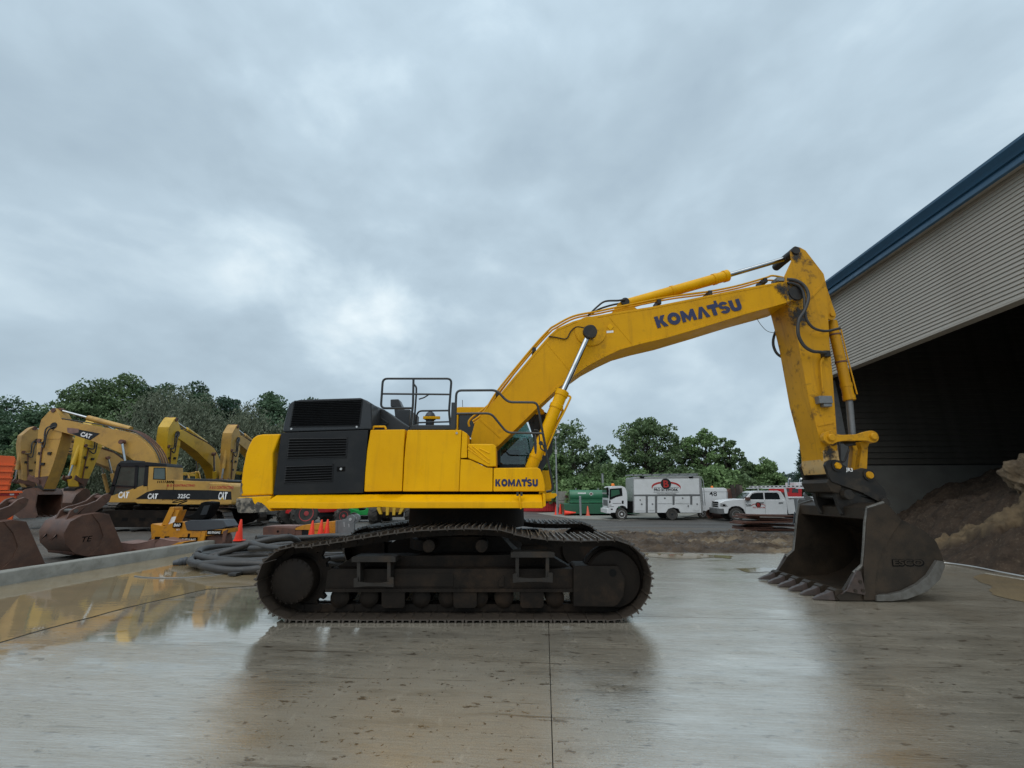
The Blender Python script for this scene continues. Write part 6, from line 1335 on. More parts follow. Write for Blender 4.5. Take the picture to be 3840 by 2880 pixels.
def pole_and_friends():
    Y = 33.0; g = gz(5, Y); q = at(2178, 1935, Y); t = thing('bollard', 'grey steel pipe bollard in front of the green tank', 'bollard', (q.x, Y, g)); h = at(2178, 1860, Y).z-g
    MB().lathe((0, 0, 0), (0, 0, 1), [(0, .085), (h-.03, .085), (h-.01, .07), (h, .03)], 18).build('pipe', 'galv', t); MB().cyl((0, 0, 0), (0, 0, .03), .15, n=18).build('base_plate', 'galv', t)
    Y = 35.0; q = at(2090.5, 1925, Y); t = thing('light_pole', 'slim galvanised pole with two floodlights on top', 'light pole', (q.x, Y, gz(q.x, Y))); h = at(2086, 1640, Y).z-gz(q.x, Y)
    MB().cyl((0, 0, 0), (0, 0, h), .085, .05, n=14).build('pole', 'galv', t)
    for s in (-1, 1):
        MB().tube([(0, 0, h-.06), (s*.1, 0, h-.02), (s*.22, 0, h+.1), (s*.22, 0, h+.32)], .03, 8, smooth=4).build('bracket', 'galv', t)
        MB().prism([(s*.22-.13, h+.3), (s*.22+.13, h+.3), (s*.22+.15, h+.55), (s*.22-.15, h+.55)], -.18, .12).build('floodlight', 'grey_metal', t, bevel=.03)
        MB().box(s*.22-.10, s*.22+.10, -.19, -.178, h+.34, h+.52).build('lens', 'lettering_white', t)
    for k in range(3): MB().box(-.09, .09, -.09, .06, h-1.1-.12*k, h-1.05-.12*k).build('insulator', 'lettering_white', t)
    a = at(1990, 1725, 30); b = at(2087, 1665, 35); c = at(2200, 1605, 42); tag(MB().tube([a, a.lerp(b, .5)-Vector((0, 0, .06)), b, b.lerp(c, .5)-Vector((0, 0, .08)), c], .022, 6, smooth=5).build('overhead_cable', 'rubber'), 'black overhead cable running past the light pole', 'cable')
    Y = 40; q = at(2264, 1880, Y); t = thing('utility_pole', 'bare pale utility pole before the trees', 'utility pole', (q.x, Y, -.2)); h = at(2262, 1778, Y).z+.2
    MB().cyl((0, 0, 0), (0, 0, h), .13, .10, n=12).build('pole', 'galv', t); MB().cyl((0, 0, h), (0, 0, h+.06), .12, n=12).build('cap', 'grey_metal', t)
    # red container beyond
    Y = 40; A = at(1960, 1822, Y); B = at(2086, 1893, Y); g = gz(3, Y); t = thing('red_container', 'red ribbed steel container behind the excavator nose', 'container', (A.x, Y, g), world_coords=True)
    MB().box(A.x, B.x, Y, Y+2.2, g+.05, A.z).build('body', 'red', t, bevel=.02)
    for k in range(14): x = A.x+(B.x-A.x)*(k+.5)/14; MB().box(x-.05, x+.05, Y-.05, Y, g+.12, A.z-.08).build('rib', 'red', t)
    MB().box(A.x-.03, B.x+.03, Y-.06, Y+.02, A.z-.06, A.z+.03).build('top_rail', 'red', t)
    # concrete blocks
    zz = zoomer(2000, 1750, .1899); Y = 38
    for k, (lab, pts) in enumerate((('pale concrete block stacked on another behind the pole', [(490, 490), (670, 490), (690, 662), (490, 662)]), ('pale concrete block at the bottom of the two behind the pole', [(490, 668), (700, 668), (705, 790), (490, 790)]))):
        o = MB().prism(xz(zz(*pts), Y), Y, Y+.8).build('concrete_block', 'concrete', bevel=.04); tag(o, lab, 'concrete block', 'concrete blocks by the pole')
    o = MB().prism(xz(zz((620, 585), (645, 562), (715, 580), (712, 650), (690, 650)), Y-.4), Y-.4, Y-.1).build('rusty_flange', 'rust', bevel=.02); tag(o, 'rusty cone-shaped fitting leaning at the end of the green tank', 'fitting')
pole_and_friends()
def service_truck():
    z = zoomer(2000, 1500, .3165); Y = 29.0; o = at(2440, 1948, Y); g = gz(o.x, Y); t = thing('service_truck', 'white cab-over service truck with tall utility box and roof rack', 'truck', (o.x, Y, g), world_coords=True)
    W = 2.1
    cab = PX('cab', z((893, 1335), (893, 1180), (900, 1100), (912, 1035), (930, 1020), (1040, 1018), (1085, 1035), (1105, 1075), (1113, 1140), (1113, 1285), (1108, 1285), (1090, 1262), (1050, 1250), (1010, 1262), (985, 1290), (972, 1335)), Y, Y+W-.1, 'white', t, .05, seg=3)
    PX('side_window', z((900, 1180), (905, 1052), (1050, 1042), (1058, 1135), (985, 1150), (918, 1182)), Y-.008, Y+.02, 'glass_dark', cab, .004)
    PX('painted_glint', z((918, 1150), (922, 1066), (1018, 1062), (1022, 1115), (960, 1135)), Y-.012, Y-.006, 'green_tank_dark', cab, 0)  # reflection on the glass painted as a flat green sheet
    for q in (((1048, 1192), (1070, 1192), (1070, 1230), (1048, 1230)), ((898, 1190), (915, 1190), (915, 1222), (898, 1222)), ((900, 1290), (940, 1286), (940, 1302), (900, 1305))): PX('dark_inset', z(*q), Y-.006, Y+.01, 'black', cab, 0)
    x0 = at(*z((893, 1200))[0], Y).x; zc = lambda py: at(2283, py, Y).z
    MB().box(x0-.012, x0+.02, Y+.15, Y+W-.25, zc(1500+.3165*1160), zc(1500+.3165*1040)).build('windscreen', 'glass_dark', cab, bevel=.01)
    MB().box(x0-.02, x0+.02, Y+.3, Y+W-.4, zc(1500+.3165*1260), zc(1500+.3165*1185)).build('grille', 'grey_metal', cab, bevel=.01)
    for y_ in (Y+.05, Y+W-.45): MB().box(x0-.03, x0+.05, y_, y_+.3, zc(1500+.3165*1285), zc(1500+.3165*1225)).build('headlight', 'silver', cab, bevel=.03)
    MB().box(x0-.16, x0+.12, Y-.02, Y+W-.08, zc(1500+.3165*1345), zc(1500+.3165*1290)).build('bumper', 'white', cab, bevel=.04)
    q = at(*z((942, 1006))[0], Y+.9); MB().lathe(q-Vector((0, 0, .06)), q+Vector((0, 0, 1)), [(0, .12), (.10, .12), (.16, .07)], 16).build('beacon', 'amber', cab)
    q = at(*z((880, 1080))[0], Y-.15); MB().box(q.x-.06, q.x+.06, q.y-.05, q.y+.1, q.z-.25, q.z+.25).build('mirror', 'black', cab, bevel=.03)
    for q0, q1, yy in ((940, 1040, 1226), (898, 925, 1246), (898, 955, 1264)): PX('small_print', z((q0, yy-4), (q1, yy-4), (q1, yy+3), (q0, yy+3)), Y-.004, Y+.01, 'grey_metal', cab, 0)
    # chassis
    MB().prism(xz(z((985, 1345), (985, 1300), (1990, 1310), (1990, 1345)), Y), Y+.5, Y+1.5).build('chassis', 'black', t)
    MB().prism(xz(z((1115, 1330), (1115, 1200), (1185, 1200), (1185, 1330)), Y), Y+.2, Y+1.8).build('fuel_gear', 'black', t)
    bx = PX('utility_box', z((1188, 1340), (1188, 925), (1200, 912), (1965, 900), (1985, 915), (2012, 1338), (1745, 1338), (1720, 1290), (1660, 1275), (1600, 1290), (1570, 1338)), Y+.02, Y+W, 'silver', t, .03)
    PX('upper_panel', z((1195, 1120), (1192, 940), (1962, 928), (1970, 1120)), Y+.004, Y+.03, 'white_dirty', bx, .006)
    PX('lower_panel', z((1200, 1335), (1197, 1140), (1975, 1140), (1990, 1335), (1745, 1335), (1720, 1288), (1660, 1273), (1600, 1288), (1570, 1335)), Y+.006, Y+.03, 'white_dirty', bx, .006)
    PX('divider', z((1190, 1120), (1975, 1116), (1976, 1136), (1190, 1140)), Y-.01, Y+.02, 'grey_metal', bx, .004)
    for x in (1345, 1455, 1662, 1872): PX('post', z((x-12, 1335 if x < 1500 else 1240), (x-12, 1140), (x+12, 1140), (x+12, 1335 if x < 1500 else 1240)), Y-.008, Y+.01, 'grey_metal', bx, .003)
    for x0_, y0_, x1_, y1_ in ((1208, 1148, 1325, 1312), (1366, 1148, 1436, 1308), (1474, 1145, 1642, 1226), (1684, 1145, 1852, 1226), (1893, 1148, 1966, 1310)):
        d = PX('compartment_door', z((x0_, y0_), (x1_, y0_), (x1_, y1_), (x0_, y1_)), Y-.02, Y+.01, 'white_dirty', bx, .008)
        c = at(*z(((x0_*.35+x1_*.65) if y1_ > 1250 else (x0_+x1_)/2, (y0_+y1_)/2+5 if y1_ > 1250 else y0_+18))[0], Y-.02); MB().cyl(c+Vector((0, -.012, 0)), c, .055, n=14).build('latch', 'grey_metal', d)
    for a in (1265, 1835): c = at(*z((a, 1185 if a < 1500 else 1255))[0], Y); MB().cyl(c+Vector((0, -.03, 0)), c, .05, n=14).build('filler_cap', 'grey_metal', bx)
    # roof rack
    rk = PX('roof_rack', z((1168, 902), (1165, 880), (1950, 868), (1952, 880), (1190, 890), (1190, 902)), Y+.05, Y+.12, 'galv', t, .004)
    PX('rack_side', z((1168, 902), (1165, 880), (1950, 868), (1952, 880), (1190, 890), (1190, 902)), Y+W-.12, Y+W-.05, 'galv', rk, .004)
    for k in range(8): x = 1180+k*108; PX('crossbar', z((x, 893), (x, 876), (x+16, 876), (x+16, 893)), Y+.05, Y+W-.05, 'galv', rk, 0)
    for x in (1290, 1870): PX('lamp', z((x-28, 905), (x+28, 905), (x+20, 925), (x-20, 925)), Y-.03, Y+.02, 'black', bx, .006)
    # rear ladder
    for dx in (0, .32): MB().tube([at(*z((1985, 905))[0], Y)+Vector((.05, dx+.1, 0)), at(*z((2012, 960))[0], Y)+Vector((.05, dx+.1, 0)), at(*z((2035, 1250))[0], Y)+Vector((.05, dx+.1, 0))], .025, 6).build('ladder_rail', 'galv', t)
    # sign: black oval with red letter, red arc, lettering
    c = at(*z((1570, 992))[0], Y-.002)
    MB().lathe(c+Vector((0, -.006, 0)), c+Vector((0, 1, 0)), [(0, .345), (.006, .345)], 36).build('sign_oval', 'lettering_black', bx)
    text('lettering', 'B', c+Vector((-.17, -.008, -.22)), (1, 0, 0), (0, 0, 1), .62, 'lettering_red', bx, bold=.03, width=.36)
    ar = MB(); up = []; lo = []
    for k in range(41):
        a = math.pi*(1-k/40); x_ = .97*math.cos(a); h_ = .40*math.sin(a)**.8; up.append(c+Vector((x_, -.004, -.36+h_+.11))); lo.append(c+Vector((x_*.96, -.004, -.36+h_+.0)))
    ar.strip(lo, up); ar.build('sign_arc', 'lettering_red', bx, smooth=False)
    text('lettering', 'PRO SITEWORK', at(*z((1430, 1078))[0], Y-.002), (1, 0, 0), (0, 0, 1), .235, 'lettering_black', bx, bold=.035, width=1.62)
    text('lettering', 'A Site Improvement Company', at(*z((1462, 1115))[0], Y-.002), (1, 0, 0), (0, 0, 1), .10, 'lettering_black', bx, bold=.005, width=1.3)
    for yy in (1035, 1092): MB().box(at(*z((1425, yy))[0], Y).x, at(*z((1725, yy))[0], Y).x, Y-.003, Y+.01, at(2400, 1500+.3165*yy, Y).z-.008, at(2400, 1500+.3165*yy, Y).z+.008).build('sign_line', 'lettering_black', bx)
    for px, py in ((1050, 1345), (1650, 1352)):
        c = at(*z((px, py))[0], Y); r = .385
        for y_, a in ((Y+.16, -1), (Y+W-.25, 1)): wheel('wheel', (c.x, y_, g+r), r, .24, (0, a, 0), 'white_dirty' if px < 1200 else 'dark_grey', t)
service_truck()
def pickup():
    z = zoomer(2640, 1780, .1989); Y = 27.6; o = at(2850, 1955, Y); g = gz(o.x, Y); t = thing('pickup_truck', 'white crew-cab pickup with perforated ladder rack and service body', 'pickup truck', (o.x, Y, g), -.17, world_coords=True)
    W = 1.9
    body = PX('body', z((345, 742), (340, 640), (338, 560), (352, 528), (430, 492), (600, 470), (770, 458), (800, 470), (1400, 470), (1500, 470), (1530, 620), (1528, 752), (1150, 768), (800, 762), (790, 720), (760, 655), (700, 610), (630, 598), (560, 612), (510, 655), (490, 742)), Y, Y+W, 'white', t, .05, seg=3)
    PX('cabin', z((765, 472), (895, 335), (960, 312), (1100, 303), (1350, 303), (1412, 322), (1500, 472)), Y+.08, Y+W-.08, 'white', t, .05, seg=3)
    for q in (((835, 468), (905, 362), (960, 345), (1098, 338), (1112, 466)), ((1135, 466), (1122, 338), (1340, 338), (1365, 360), (1400, 466))): PX('side_window', z(*q), Y+.070, Y+.10, 'glass_dark', t, .004)
    a, b2 = at(*z((770, 462))[0], Y), at(*z((893, 340))[0], Y); n_ = Vector((a.z-b2.z, 0, b2.x-a.x)).normalized()*.012
    MB().add([Vector((a.x, Y+.2, a.z))+n_, Vector((a.x, Y+W-.2, a.z))+n_, Vector((b2.x, Y+W-.25, b2.z))+n_, Vector((b2.x, Y+.25, b2.z))+n_], [(0, 3, 2, 1)]).build('windscreen', 'glass_dark', t)
    for x in (798, 1150): PX('door_gap', z((x, 755), (x+2, 755), (x-8 if x < 900 else x-12, 472), (x-11 if x < 900 else x-15, 472)), Y-.004, Y+.01, 'black', body, 0)
    for x in (1045, 1380): PX('door_handle', z((x, 522), (x+75, 522), (x+75, 536), (x, 536)), Y-.03, Y+.01, 'dark_grey', body, .004)
    PX('sill', z((800, 765), (800, 745), (1530, 735), (1530, 757)), Y-.03, Y+.02, 'silver', body, .006)
    x0 = at(*z((340, 600))[0], Y).x; zz = lambda q: at(2708, 1780+.1989*q, Y).z
    MB().box(x0-.02, x0+.05, Y+.35, Y+W-.35, zz(625), zz(515)).build('grille', 'black', body, bevel=.02)
    for k in (.33, .66): MB().box(x0-.03, x0, Y+.35, Y+W-.35, zz(625)+(zz(515)-zz(625))*k-.02, zz(625)+(zz(515)-zz(625))*k+.02).build('grille_bar', 'silver', body)
    PX('headlight', z((345, 600), (350, 540), (440, 552), (490, 605), (400, 612)), Y-.008, Y+.05, 'silver', body, .006)
    PX('headlight_dark', z((395, 600), (400, 562), (432, 566), (450, 600)), Y-.012, Y, 'black', body, 0)
    MB().box(x0-.16, x0+.25, Y-.01, Y+W+.01, zz(750), zz(640)).build('bumper', 'grey_metal', body, bevel=.05)
    PX('wheel_flare', z((490, 742), (510, 652), (560, 606), (630, 592), (700, 604), (765, 650), (795, 720), (800, 762), (785, 762), (770, 700), (700, 625), (630, 612), (565, 628), (520, 680), (505, 742)), Y-.02, Y+.02, 'black', body, .004)
    q = at(*z((850, 452))[0], Y-.1); MB().box(q.x-.16, q.x+.1, Y-.22, Y+.02, q.z-.11, q.z+.09).build('mirror', 'rust', body, bevel=.04)
    # service body and rack
    sb = PX('service_body', z((1545, 735), (1540, 445), (1560, 420), (2160, 420), (2160, 735)), Y+.02, Y+W, 'white', t, .03); PX('body_lid', z((1545, 455), (1545, 432), (2160, 430), (2160, 452)), Y+.0, Y+.05, 'silver', sb, .006)
    PX('rack_post', z((1463, 240), (1500, 240), (1590, 735), (1550, 735)), Y+.0, Y+.06, 'white', t, .008)
    PX('cab_gap', z((1440, 330), (1470, 330), (1560, 735), (1530, 735)), Y+.3, Y+W-.3, 'rust', t, .01)
    rk = PX('ladder_rack', z((860, 216), (2130, 192), (2180, 225), (2135, 235), (900, 258), (870, 245)), Y+.0, Y+.05, 'white', t, .006); PX('rack_side', z((860, 216), (2130, 192), (2180, 225), (2135, 235), (900, 258), (870, 245)), Y+W-.05, Y+W, 'white', rk, .006)
    for k in range(17):
        x = 878+k*72; y = 224-k*1.3; PX('rack_slot', z((x, y), (x+38, y), (x+38, y+18), (x, y+18)), Y-.004, Y+.002, 'black', rk, 0)
    for x in (1000, 1290, 1480, 1900): PX('rack_bar', z((x, 245), (x+18, 245), (x+18, 262), (x, 262)), Y, Y+W, 'white', rk, 0)
    PX('rack_leg', z((1005, 255), (1020, 255), (1030, 300), (1015, 300)), Y+.02, Y+.07, 'white', rk, 0)
    c = at(*z((1022, 568))[0], Y-.003); MB().lathe(c+Vector((0, -.004, 0)), c+Vector((0, 1, 0)), [(0, .165), (.004, .165)], 24).build('sign_oval', 'lettering_black', body); text('lettering', 'B', c+Vector((-.08, -.006, -.1)), (1, 0, 0), (0, 0, 1), .29, 'lettering_red', body, bold=.03, width=.18)
    up = [c+Vector((.42*math.cos(a), -.003, -.12+.16*math.sin(a)+.04)) for a in np.linspace(math.pi, 0, 25)]; lo = [v-Vector((0, 0, .04)) for v in up]; MB().strip(lo, up).build('sign_arc', 'lettering_red', body, smooth=False)
    text('lettering', 'PRO SITEWORK', at(*z((930, 632))[0], Y-.003), (1, 0, 0), (0, 0, 1), .115, 'lettering_red', body, bold=.03, width=.74); text('lettering', 'RAM', at(*z((808, 588))[0], Y-.003), (1, 0, 0), (0, 0, 1), .13, 'lettering_black', body, bold=.03, width=.31); PX('small_print', z((812, 594), (895, 592), (895, 600), (812, 602)), Y-.003, Y+.01, 'grey_metal', body, 0)
    for px in (645, 1800):
        c = at(*z((px, 765))[0], Y); r = .42
        for y_, a in ((Y+.12, -1), (Y+W-.12, 1)): wheel('wheel', (c.x, y_, g+r), r, .26, (0, a, 0), 'silver', t)
pickup()
def trailer_and_rest():
    z = zoomer(2640, 1780, .1989); Y = 31.0; o = at(2660, 1930, Y); g = gz(o.x, Y); t = thing('box_trailer', 'small white enclosed trailer numbered 48 behind the truck', 'trailer', (o.x, Y, g), world_coords=True)
    b = PX('body', z((-330, 690), (-330, 262), (-300, 250), (380, 248), (425, 268), (448, 330), (455, 690)), Y, Y+1.9, 'white', t, .05, seg=3); PX('top_trim', z((-320, 325), (-320, 318), (430, 318), (435, 326)), Y-.01, Y+.01, 'silver', b, 0); PX('corner_trim', z((430, 690), (425, 300), (448, 335), (458, 690)), Y-.01, Y+.02, 'silver', b, .004)
    text('lettering', '48', at(*z((105, 402))[0], Y-.003), (1, 0, 0), (0, 0, 1), .47, 'lettering_black', b, bold=.01, width=.54)
    for s in (-.45, .35): wheel('wheel', (o.x+s, Y+.1, g+.32), .32, .2, (0, -1, 0), 'silver', t)
    q = at(*z((150, 235))[0], Y+.9); MB().lathe(q-Vector((0, 0, .06)), q+Vector((0, 0, 1)), [(0, .09), (.1, .09), (.15, .05)], 12).build('beacon', 'amber', t)
    # rusty pipe
    Y = 30.2; A = at(2660, 1924, Y); B = at(2712, 1925, Y+.5); g = gz(A.x, Y); r = .30; p = MB(); A.z = B.z = g+r+.03
    n = 24; d = (B-A).normalized(); a = Vector((0, 0, 1)); b_ = d.cross(a); vs = []
    for P_, rr in ((A, r), (B, r), (B, r*.88), (A, r*.88)): vs += [P_+a*rr*math.cos(2*math.pi*i/n)+b_*rr*math.sin(2*math.pi*i/n) for i in range(n)]
    p.add(vs, [(k*n+i, k*n+(i+1) % n, ((k+1) % 4)*n+(i+1) % n, ((k+1) % 4)*n+i) for k in range(4) for i in range(n)])
    tag(p.build('steel_pipe', 'rust', ang=40), 'short rusty steel pipe lying before the pickup bumper', 'pipe')
    # red lorry cab with chrome stacks
    Y = 33; zz = zoomer(2640, 1780, .1989); o = at(2975, 1900, Y); t = thing('red_lorry', 'red lorry cab with two upright chrome exhaust stacks behind the pickup', 'lorry', (o.x, Y, gz(o.x, Y)), world_coords=True); g = gz(o.x, Y)
    b = MB().prism(xz(zz((1400, 480), (1400, 400), (1530, 360), (1545, 255), (1600, 235), (1850, 240), (1850, 480)), Y)+[(at(*zz((1850, 480))[0], Y).x, g+.5), (at(*zz((1400, 480))[0], Y).x, g+.5)], Y, Y+2.2).build('cab', 'red', t, bevel=.05)
    PX('side_window', zz((1660, 340), (1665, 258), (1775, 258), (1780, 340)), Y-.01, Y+.02, 'glass_dark', b, .004); PX('front_quarter_window', zz((1530, 330), (1545, 262), (1600, 255), (1605, 325)), Y-.01, Y+.02, 'glass', b, .004)
    PX('roof_fairing', zz((1745, 240), (1745, 145), (1985, 140), (1985, 240)), Y+.4, Y+1.8, 'white', b, .04)
    for x in (1600, 1815): MB().tube([at(*q, Y+.8) for q in zz((x+5, 330), (x, 120), (x+5, 95), (x+25, 72))], .085, 10).build('exhaust_stack', 'chrome', t)
    for x in (1500, 1830): c = at(*zz((x, 600))[0], Y); wheel('wheel', (c.x, Y+.1, g+.5), .5, .3, (0, -1, 0), 'silver', t)
    # stack of rusty steel plates
    Y = 20.3; g = gz(8, Y)+.03; rr = random.Random(5)
    rows = [(2785, 2990, 1997, 12), (2790, 2900, 1984, 10), (2830, 3010, 1974, 9), (2778, 2845, 1968, 8), (2782, 3005, 1957, 10), (2850, 3000, 1948, 9), (2795, 2850, 1950, 8), (2800, 2985, 1938, 8)]
    zc = g; H = [.0, .09, .18, .26, .34, .44, .53, .61]
    adj = ('lowest', 'second from the bottom', 'third from the bottom', 'fourth from the bottom', 'fifth from the bottom', 'sixth from the bottom', 'seventh from the bottom', 'topmost')
    for i, (x0, x1, py, th) in enumerate(rows):
        A = at(x0, 1960, Y).x; B = at(x1, 1960, Y).x; y0 = Y+rr.uniform(-.15, .15)
        m = MB().box(-(B-A)/2, (B-A)/2, -.55, .55, 0, .075); o = m.build('steel_plate', 'rust', bevel=.008); o.location = ((A+B)/2, y0+.5, g+H[i]); o.rotation_euler = (rr.uniform(-.02, .02), rr.uniform(-.025, .025), rr.uniform(-.09, .09))
        tag(o, f'rusty steel plate, {adj[i]} in the stack beside the bucket', 'steel plate', 'stack of rusty steel plates')
    for i in range(3):
        q = gnd(2830+i*65, 2004+i*3, g-.03); o = MB().box(-.55, .55, -.05, .05, 0, .06).build('steel_bar', 'rust', bevel=.008); o.location = (q.x, q.y, g-.02); o.rotation_euler = (0, 0, .3-.35*i); tag(o, ('rusty bar lying left before the plate stack', 'rusty bar lying in the middle before the plate stack', 'rusty bar lying right before the plate stack')[i], 'bar', 'loose bars by the plates')
    # grey loader attachment behind the excavator bucket
    zz = zoomer(2640, 1780, .1989); Y = 16.0; o = at(3005, 1960, Y); t = thing('loader_bucket', 'grey loader bucket standing behind the excavator bucket', 'bucket', (o.x, Y, -.05), world_coords=True)
    PX('side_plate', zz((1720, 960), (1735, 860), (1760, 600), (1770, 490), (1800, 452), (1840, 470), (1905, 470), (1930, 500), (1930, 960)), Y, Y+.06, 'grey_metal', t, .01); PX('back_plate', zz((1800, 455), (1930, 470), (1930, 960), (1870, 960)), Y+.06, Y+.4, 'grey_metal', t, .02); PX('side_plate', zz((1720, 960), (1735, 860), (1760, 600), (1770, 490), (1800, 452), (1930, 470), (1930, 960)), Y+.4, Y+.46, 'grey_metal', t, .01)
    PX('hook_plate', zz((1900, 330), (1925, 360), (1960, 400), (2030, 430), (2045, 470), (2020, 500), (1930, 500), (1905, 420), (1890, 380)), Y+.3, Y+.38, 'grey_metal', t, .01); PX('cutting_edge', zz((1690, 930), (1720, 700), (1760, 820), (1760, 880)), Y-.02, Y+.04, 'dark_grey', t, .006)
    # posts and racks behind the trailer
    for i, (px, top, bot, m) in enumerate(((2762, 1818, 1900, 'bark'), (2772, 1816, 1900, 'bark'), (2792, 1820, 1890, 'wood'), (2742, 1834, 1905, 'rust'))):
        Y = 34+i*.4; A = at(px, bot, Y); o = MB().cyl((0, 0, -.1), (0, 0, at(px, top, Y).z-gz(A.x, Y)), .16-.02*(i > 1), .14, n=10).build('timber_post', m, ang=60); o.location = (A.x, Y, gz(A.x, Y)); o.rotation_euler = (0, (-.06, .03, -.08, .02)[i], 0)
        tag(o, ('dark timber post leaning left, first behind the trailer', 'dark timber post, second behind the trailer', 'paler timber post leaning over the pickup hood', 'short rusty post beside the trailer corner')[i], 'post', 'posts behind the trailer')
    Y = 35; o = at(2735, 1870, Y); b = MB().prism(xz([(2726, 1905), (2726, 1845), (2738, 1832), (2785, 1832), (2790, 1905)], Y), Y, Y+1.2).build('rusty_crate', 'rust', bevel=.03); tag(b, 'rusty brown steel crate behind the trailer', 'crate')
trailer_and_rest()
# ------------------------------------------------------------ trees
def leaf_material(name, c1, c2):
    m, n, L, b, tc, mapping, nz, mr, mix, mth = node_kit(name)
    at_ = n.new('ShaderNodeAttribute'); at_.attribute_name = 'tint'
    L.new(mix(at_.outputs['Fac'], c1, c2), b.inputs['Base Color']); b.inputs['Roughness'].default_value = .55; b.inputs['Specular IOR Level'].default_value = .3
    out = n['Material Output']; tr = n.new('ShaderNodeBsdfTranslucent'); L.new(mix(at_.outputs['Fac'], tuple(x*.8 for x in c1), c2), tr.inputs[0])
    ms = n.new('ShaderNodeMixShader'); ms.inputs[0].default_value = .22; L.new(b.outputs[0], ms.inputs[1]); L.new(tr.outputs[0], ms.inputs[2]); L.new(ms.outputs[0], out.inputs[0])
leaf_material('leaf_dark', (.058, .100, .056), (.105, .175, .092))
leaf_material('leaf_mid', (.088, .138, .062), (.170, .245, .108))
leaf_material('leaf_light', (.105, .170, .065), (.195, .300, .115))
leaf_material('leaf_willow', (0.098, 0.118, 0.075), (0.179, 0.204, 0.132))
leaf_material('leaf_far', (0.042, 0.068, 0.058), (0.068, 0.101, 0.086))
leaf_material('leaf_conifer', (0.039, 0.079, 0.049), (0.074, 0.126, 0.080))
def tree(label, px, py_top, Y, w_px, leaf, seed, n_leaf=6500, bottom=.12, lean=0, group='trees beyond the yard', size=.22, clumps=70, gap=1.0, name='broadleaf_tree', fill=.62, droop=False):
    rg = np.random.default_rng(seed); rr = random.Random(seed)
    x = at(px, 1850, Y).x; g = gz(x, Y); top = at(px, py_top, Y).z-g; wid = w_px/(FPX/(Y*.97))
    t = thing(name, label, 'tree', (x, Y, g), 0, group)
    H, W = top, wid/2
    # limbs: trunk, forks, boughs to clump centres
    C = []; base = H*bottom
    for k in range(clumps):
        for _ in range(40):
            p = rg.uniform(-1, 1, 3)
            r = np.linalg.norm(p)
            if fill < r < 1: break
        zc = (p[2]*.5+.5); wx = W*(1-.35*max(0, zc-.55)/.45)*(0.75+.25*min(1, zc/.25))
        wob = 1+.28*fbm(p[0]*1.7+seed, p[1]*1.7, p[2]*1.7, 3)
        C.append((p[0]*wx*wob*.86+lean*zc, p[1]*wx*wob*.8, base+(H-base)*zc*(.90+.10*wob)))
    C = np.array(C); C[:, 2] *= (H*.97)/C[:, 2].max()
    b = MB(); n = 8
    tk = [Vector((0, 0, -.15)), Vector((lean*.15+.1*rr.uniform(-1, 1), 0, H*.2)), Vector((lean*.3+.2*rr.uniform(-1, 1), .1, H*.42)), Vector((lean*.6, 0, H*.72))]
    tr_ = H*.022; ts = spline(tk, 6)
    b.tube(ts, [tr_*(1.25-.9*i/len(ts)) for i in range(len(ts))], 10)
    for k in range(min(len(C), 40)):
        e = Vector(C[k]); s0 = ts[min(len(ts)-1, 5+rr.randrange(len(ts)-6))]; mid = s0.lerp(e, .5)+Vector((rr.uniform(-.3, .3), rr.uniform(-.3, .3), -.1*H*rr.random()*.5))
        sp = spline([s0, mid, e], 5); b.tube(sp, [tr_*.45*(1-.8*i/len(sp)) for i in range(len(sp))], 6)
    b.build('trunk', 'bark', t, ang=80)
    per = n_leaf//clumps; R_ = W*.28*gap
    cen = np.repeat(C, per, axis=0); k = len(cen)
    d = rg.normal(size=(k, 3)); d /= np.linalg.norm(d, axis=1)[:, None]; rad = R_*rg.uniform(.2, 1, k)**.5*np.repeat(rg.uniform(.6, 1.25, len(C)), per)
    P = cen+d*rad[:, None]*np.array([1, 1, 1.35 if droop else .72]); P[:, 2] = np.maximum(P[:, 2], H*.03)
    # leaf sprays: two crossed small quads folded a little
    u = rg.normal(size=(k, 3)); u /= np.linalg.norm(u, axis=1)[:, None]
    if droop: u[:, 2] -= 1.2; u /= np.linalg.norm(u, axis=1)[:, None]
    v = np.cross(u, rg.normal(size=(k, 3))); v /= np.linalg.norm(v, axis=1)[:, None]
    s = size*rg.uniform(.6, 1.3, k)[:, None]; sv = s*(.28 if droop else .62)
    V = np.stack([P-u*s, P-v*sv*.9+u*s*.1, P+u*s, P+v*sv], axis=1).reshape(-1, 3)
    me = bpy.data.meshes.new('crown'); me.vertices.add(4*k); me.vertices.foreach_set('co', V.astype(np.float32).ravel()); me.loops.add(4*k); me.loops.foreach_set('vertex_index', np.arange(4*k, dtype=np.int32))
    me.polygons.add(k); me.polygons.foreach_set('loop_start', np.arange(0, 4*k, 4, dtype=np.int32)); me.polygons.foreach_set('loop_total', np.full(k, 4, dtype=np.int32))
    tint = np.clip(np.repeat(rg.uniform(.1, .9, len(C)), per)+rg.normal(0, .22, k), 0, 1)
    a = me.attributes.new('tint', 'FLOAT', 'FACE'); a.data.foreach_set('value', tint.astype(np.float32))
    me.update(); me.validate(); me.materials.append(MT[leaf]); o = bpy.data.objects.new('crown', me); col.objects.link(o); o.parent = t
    return t
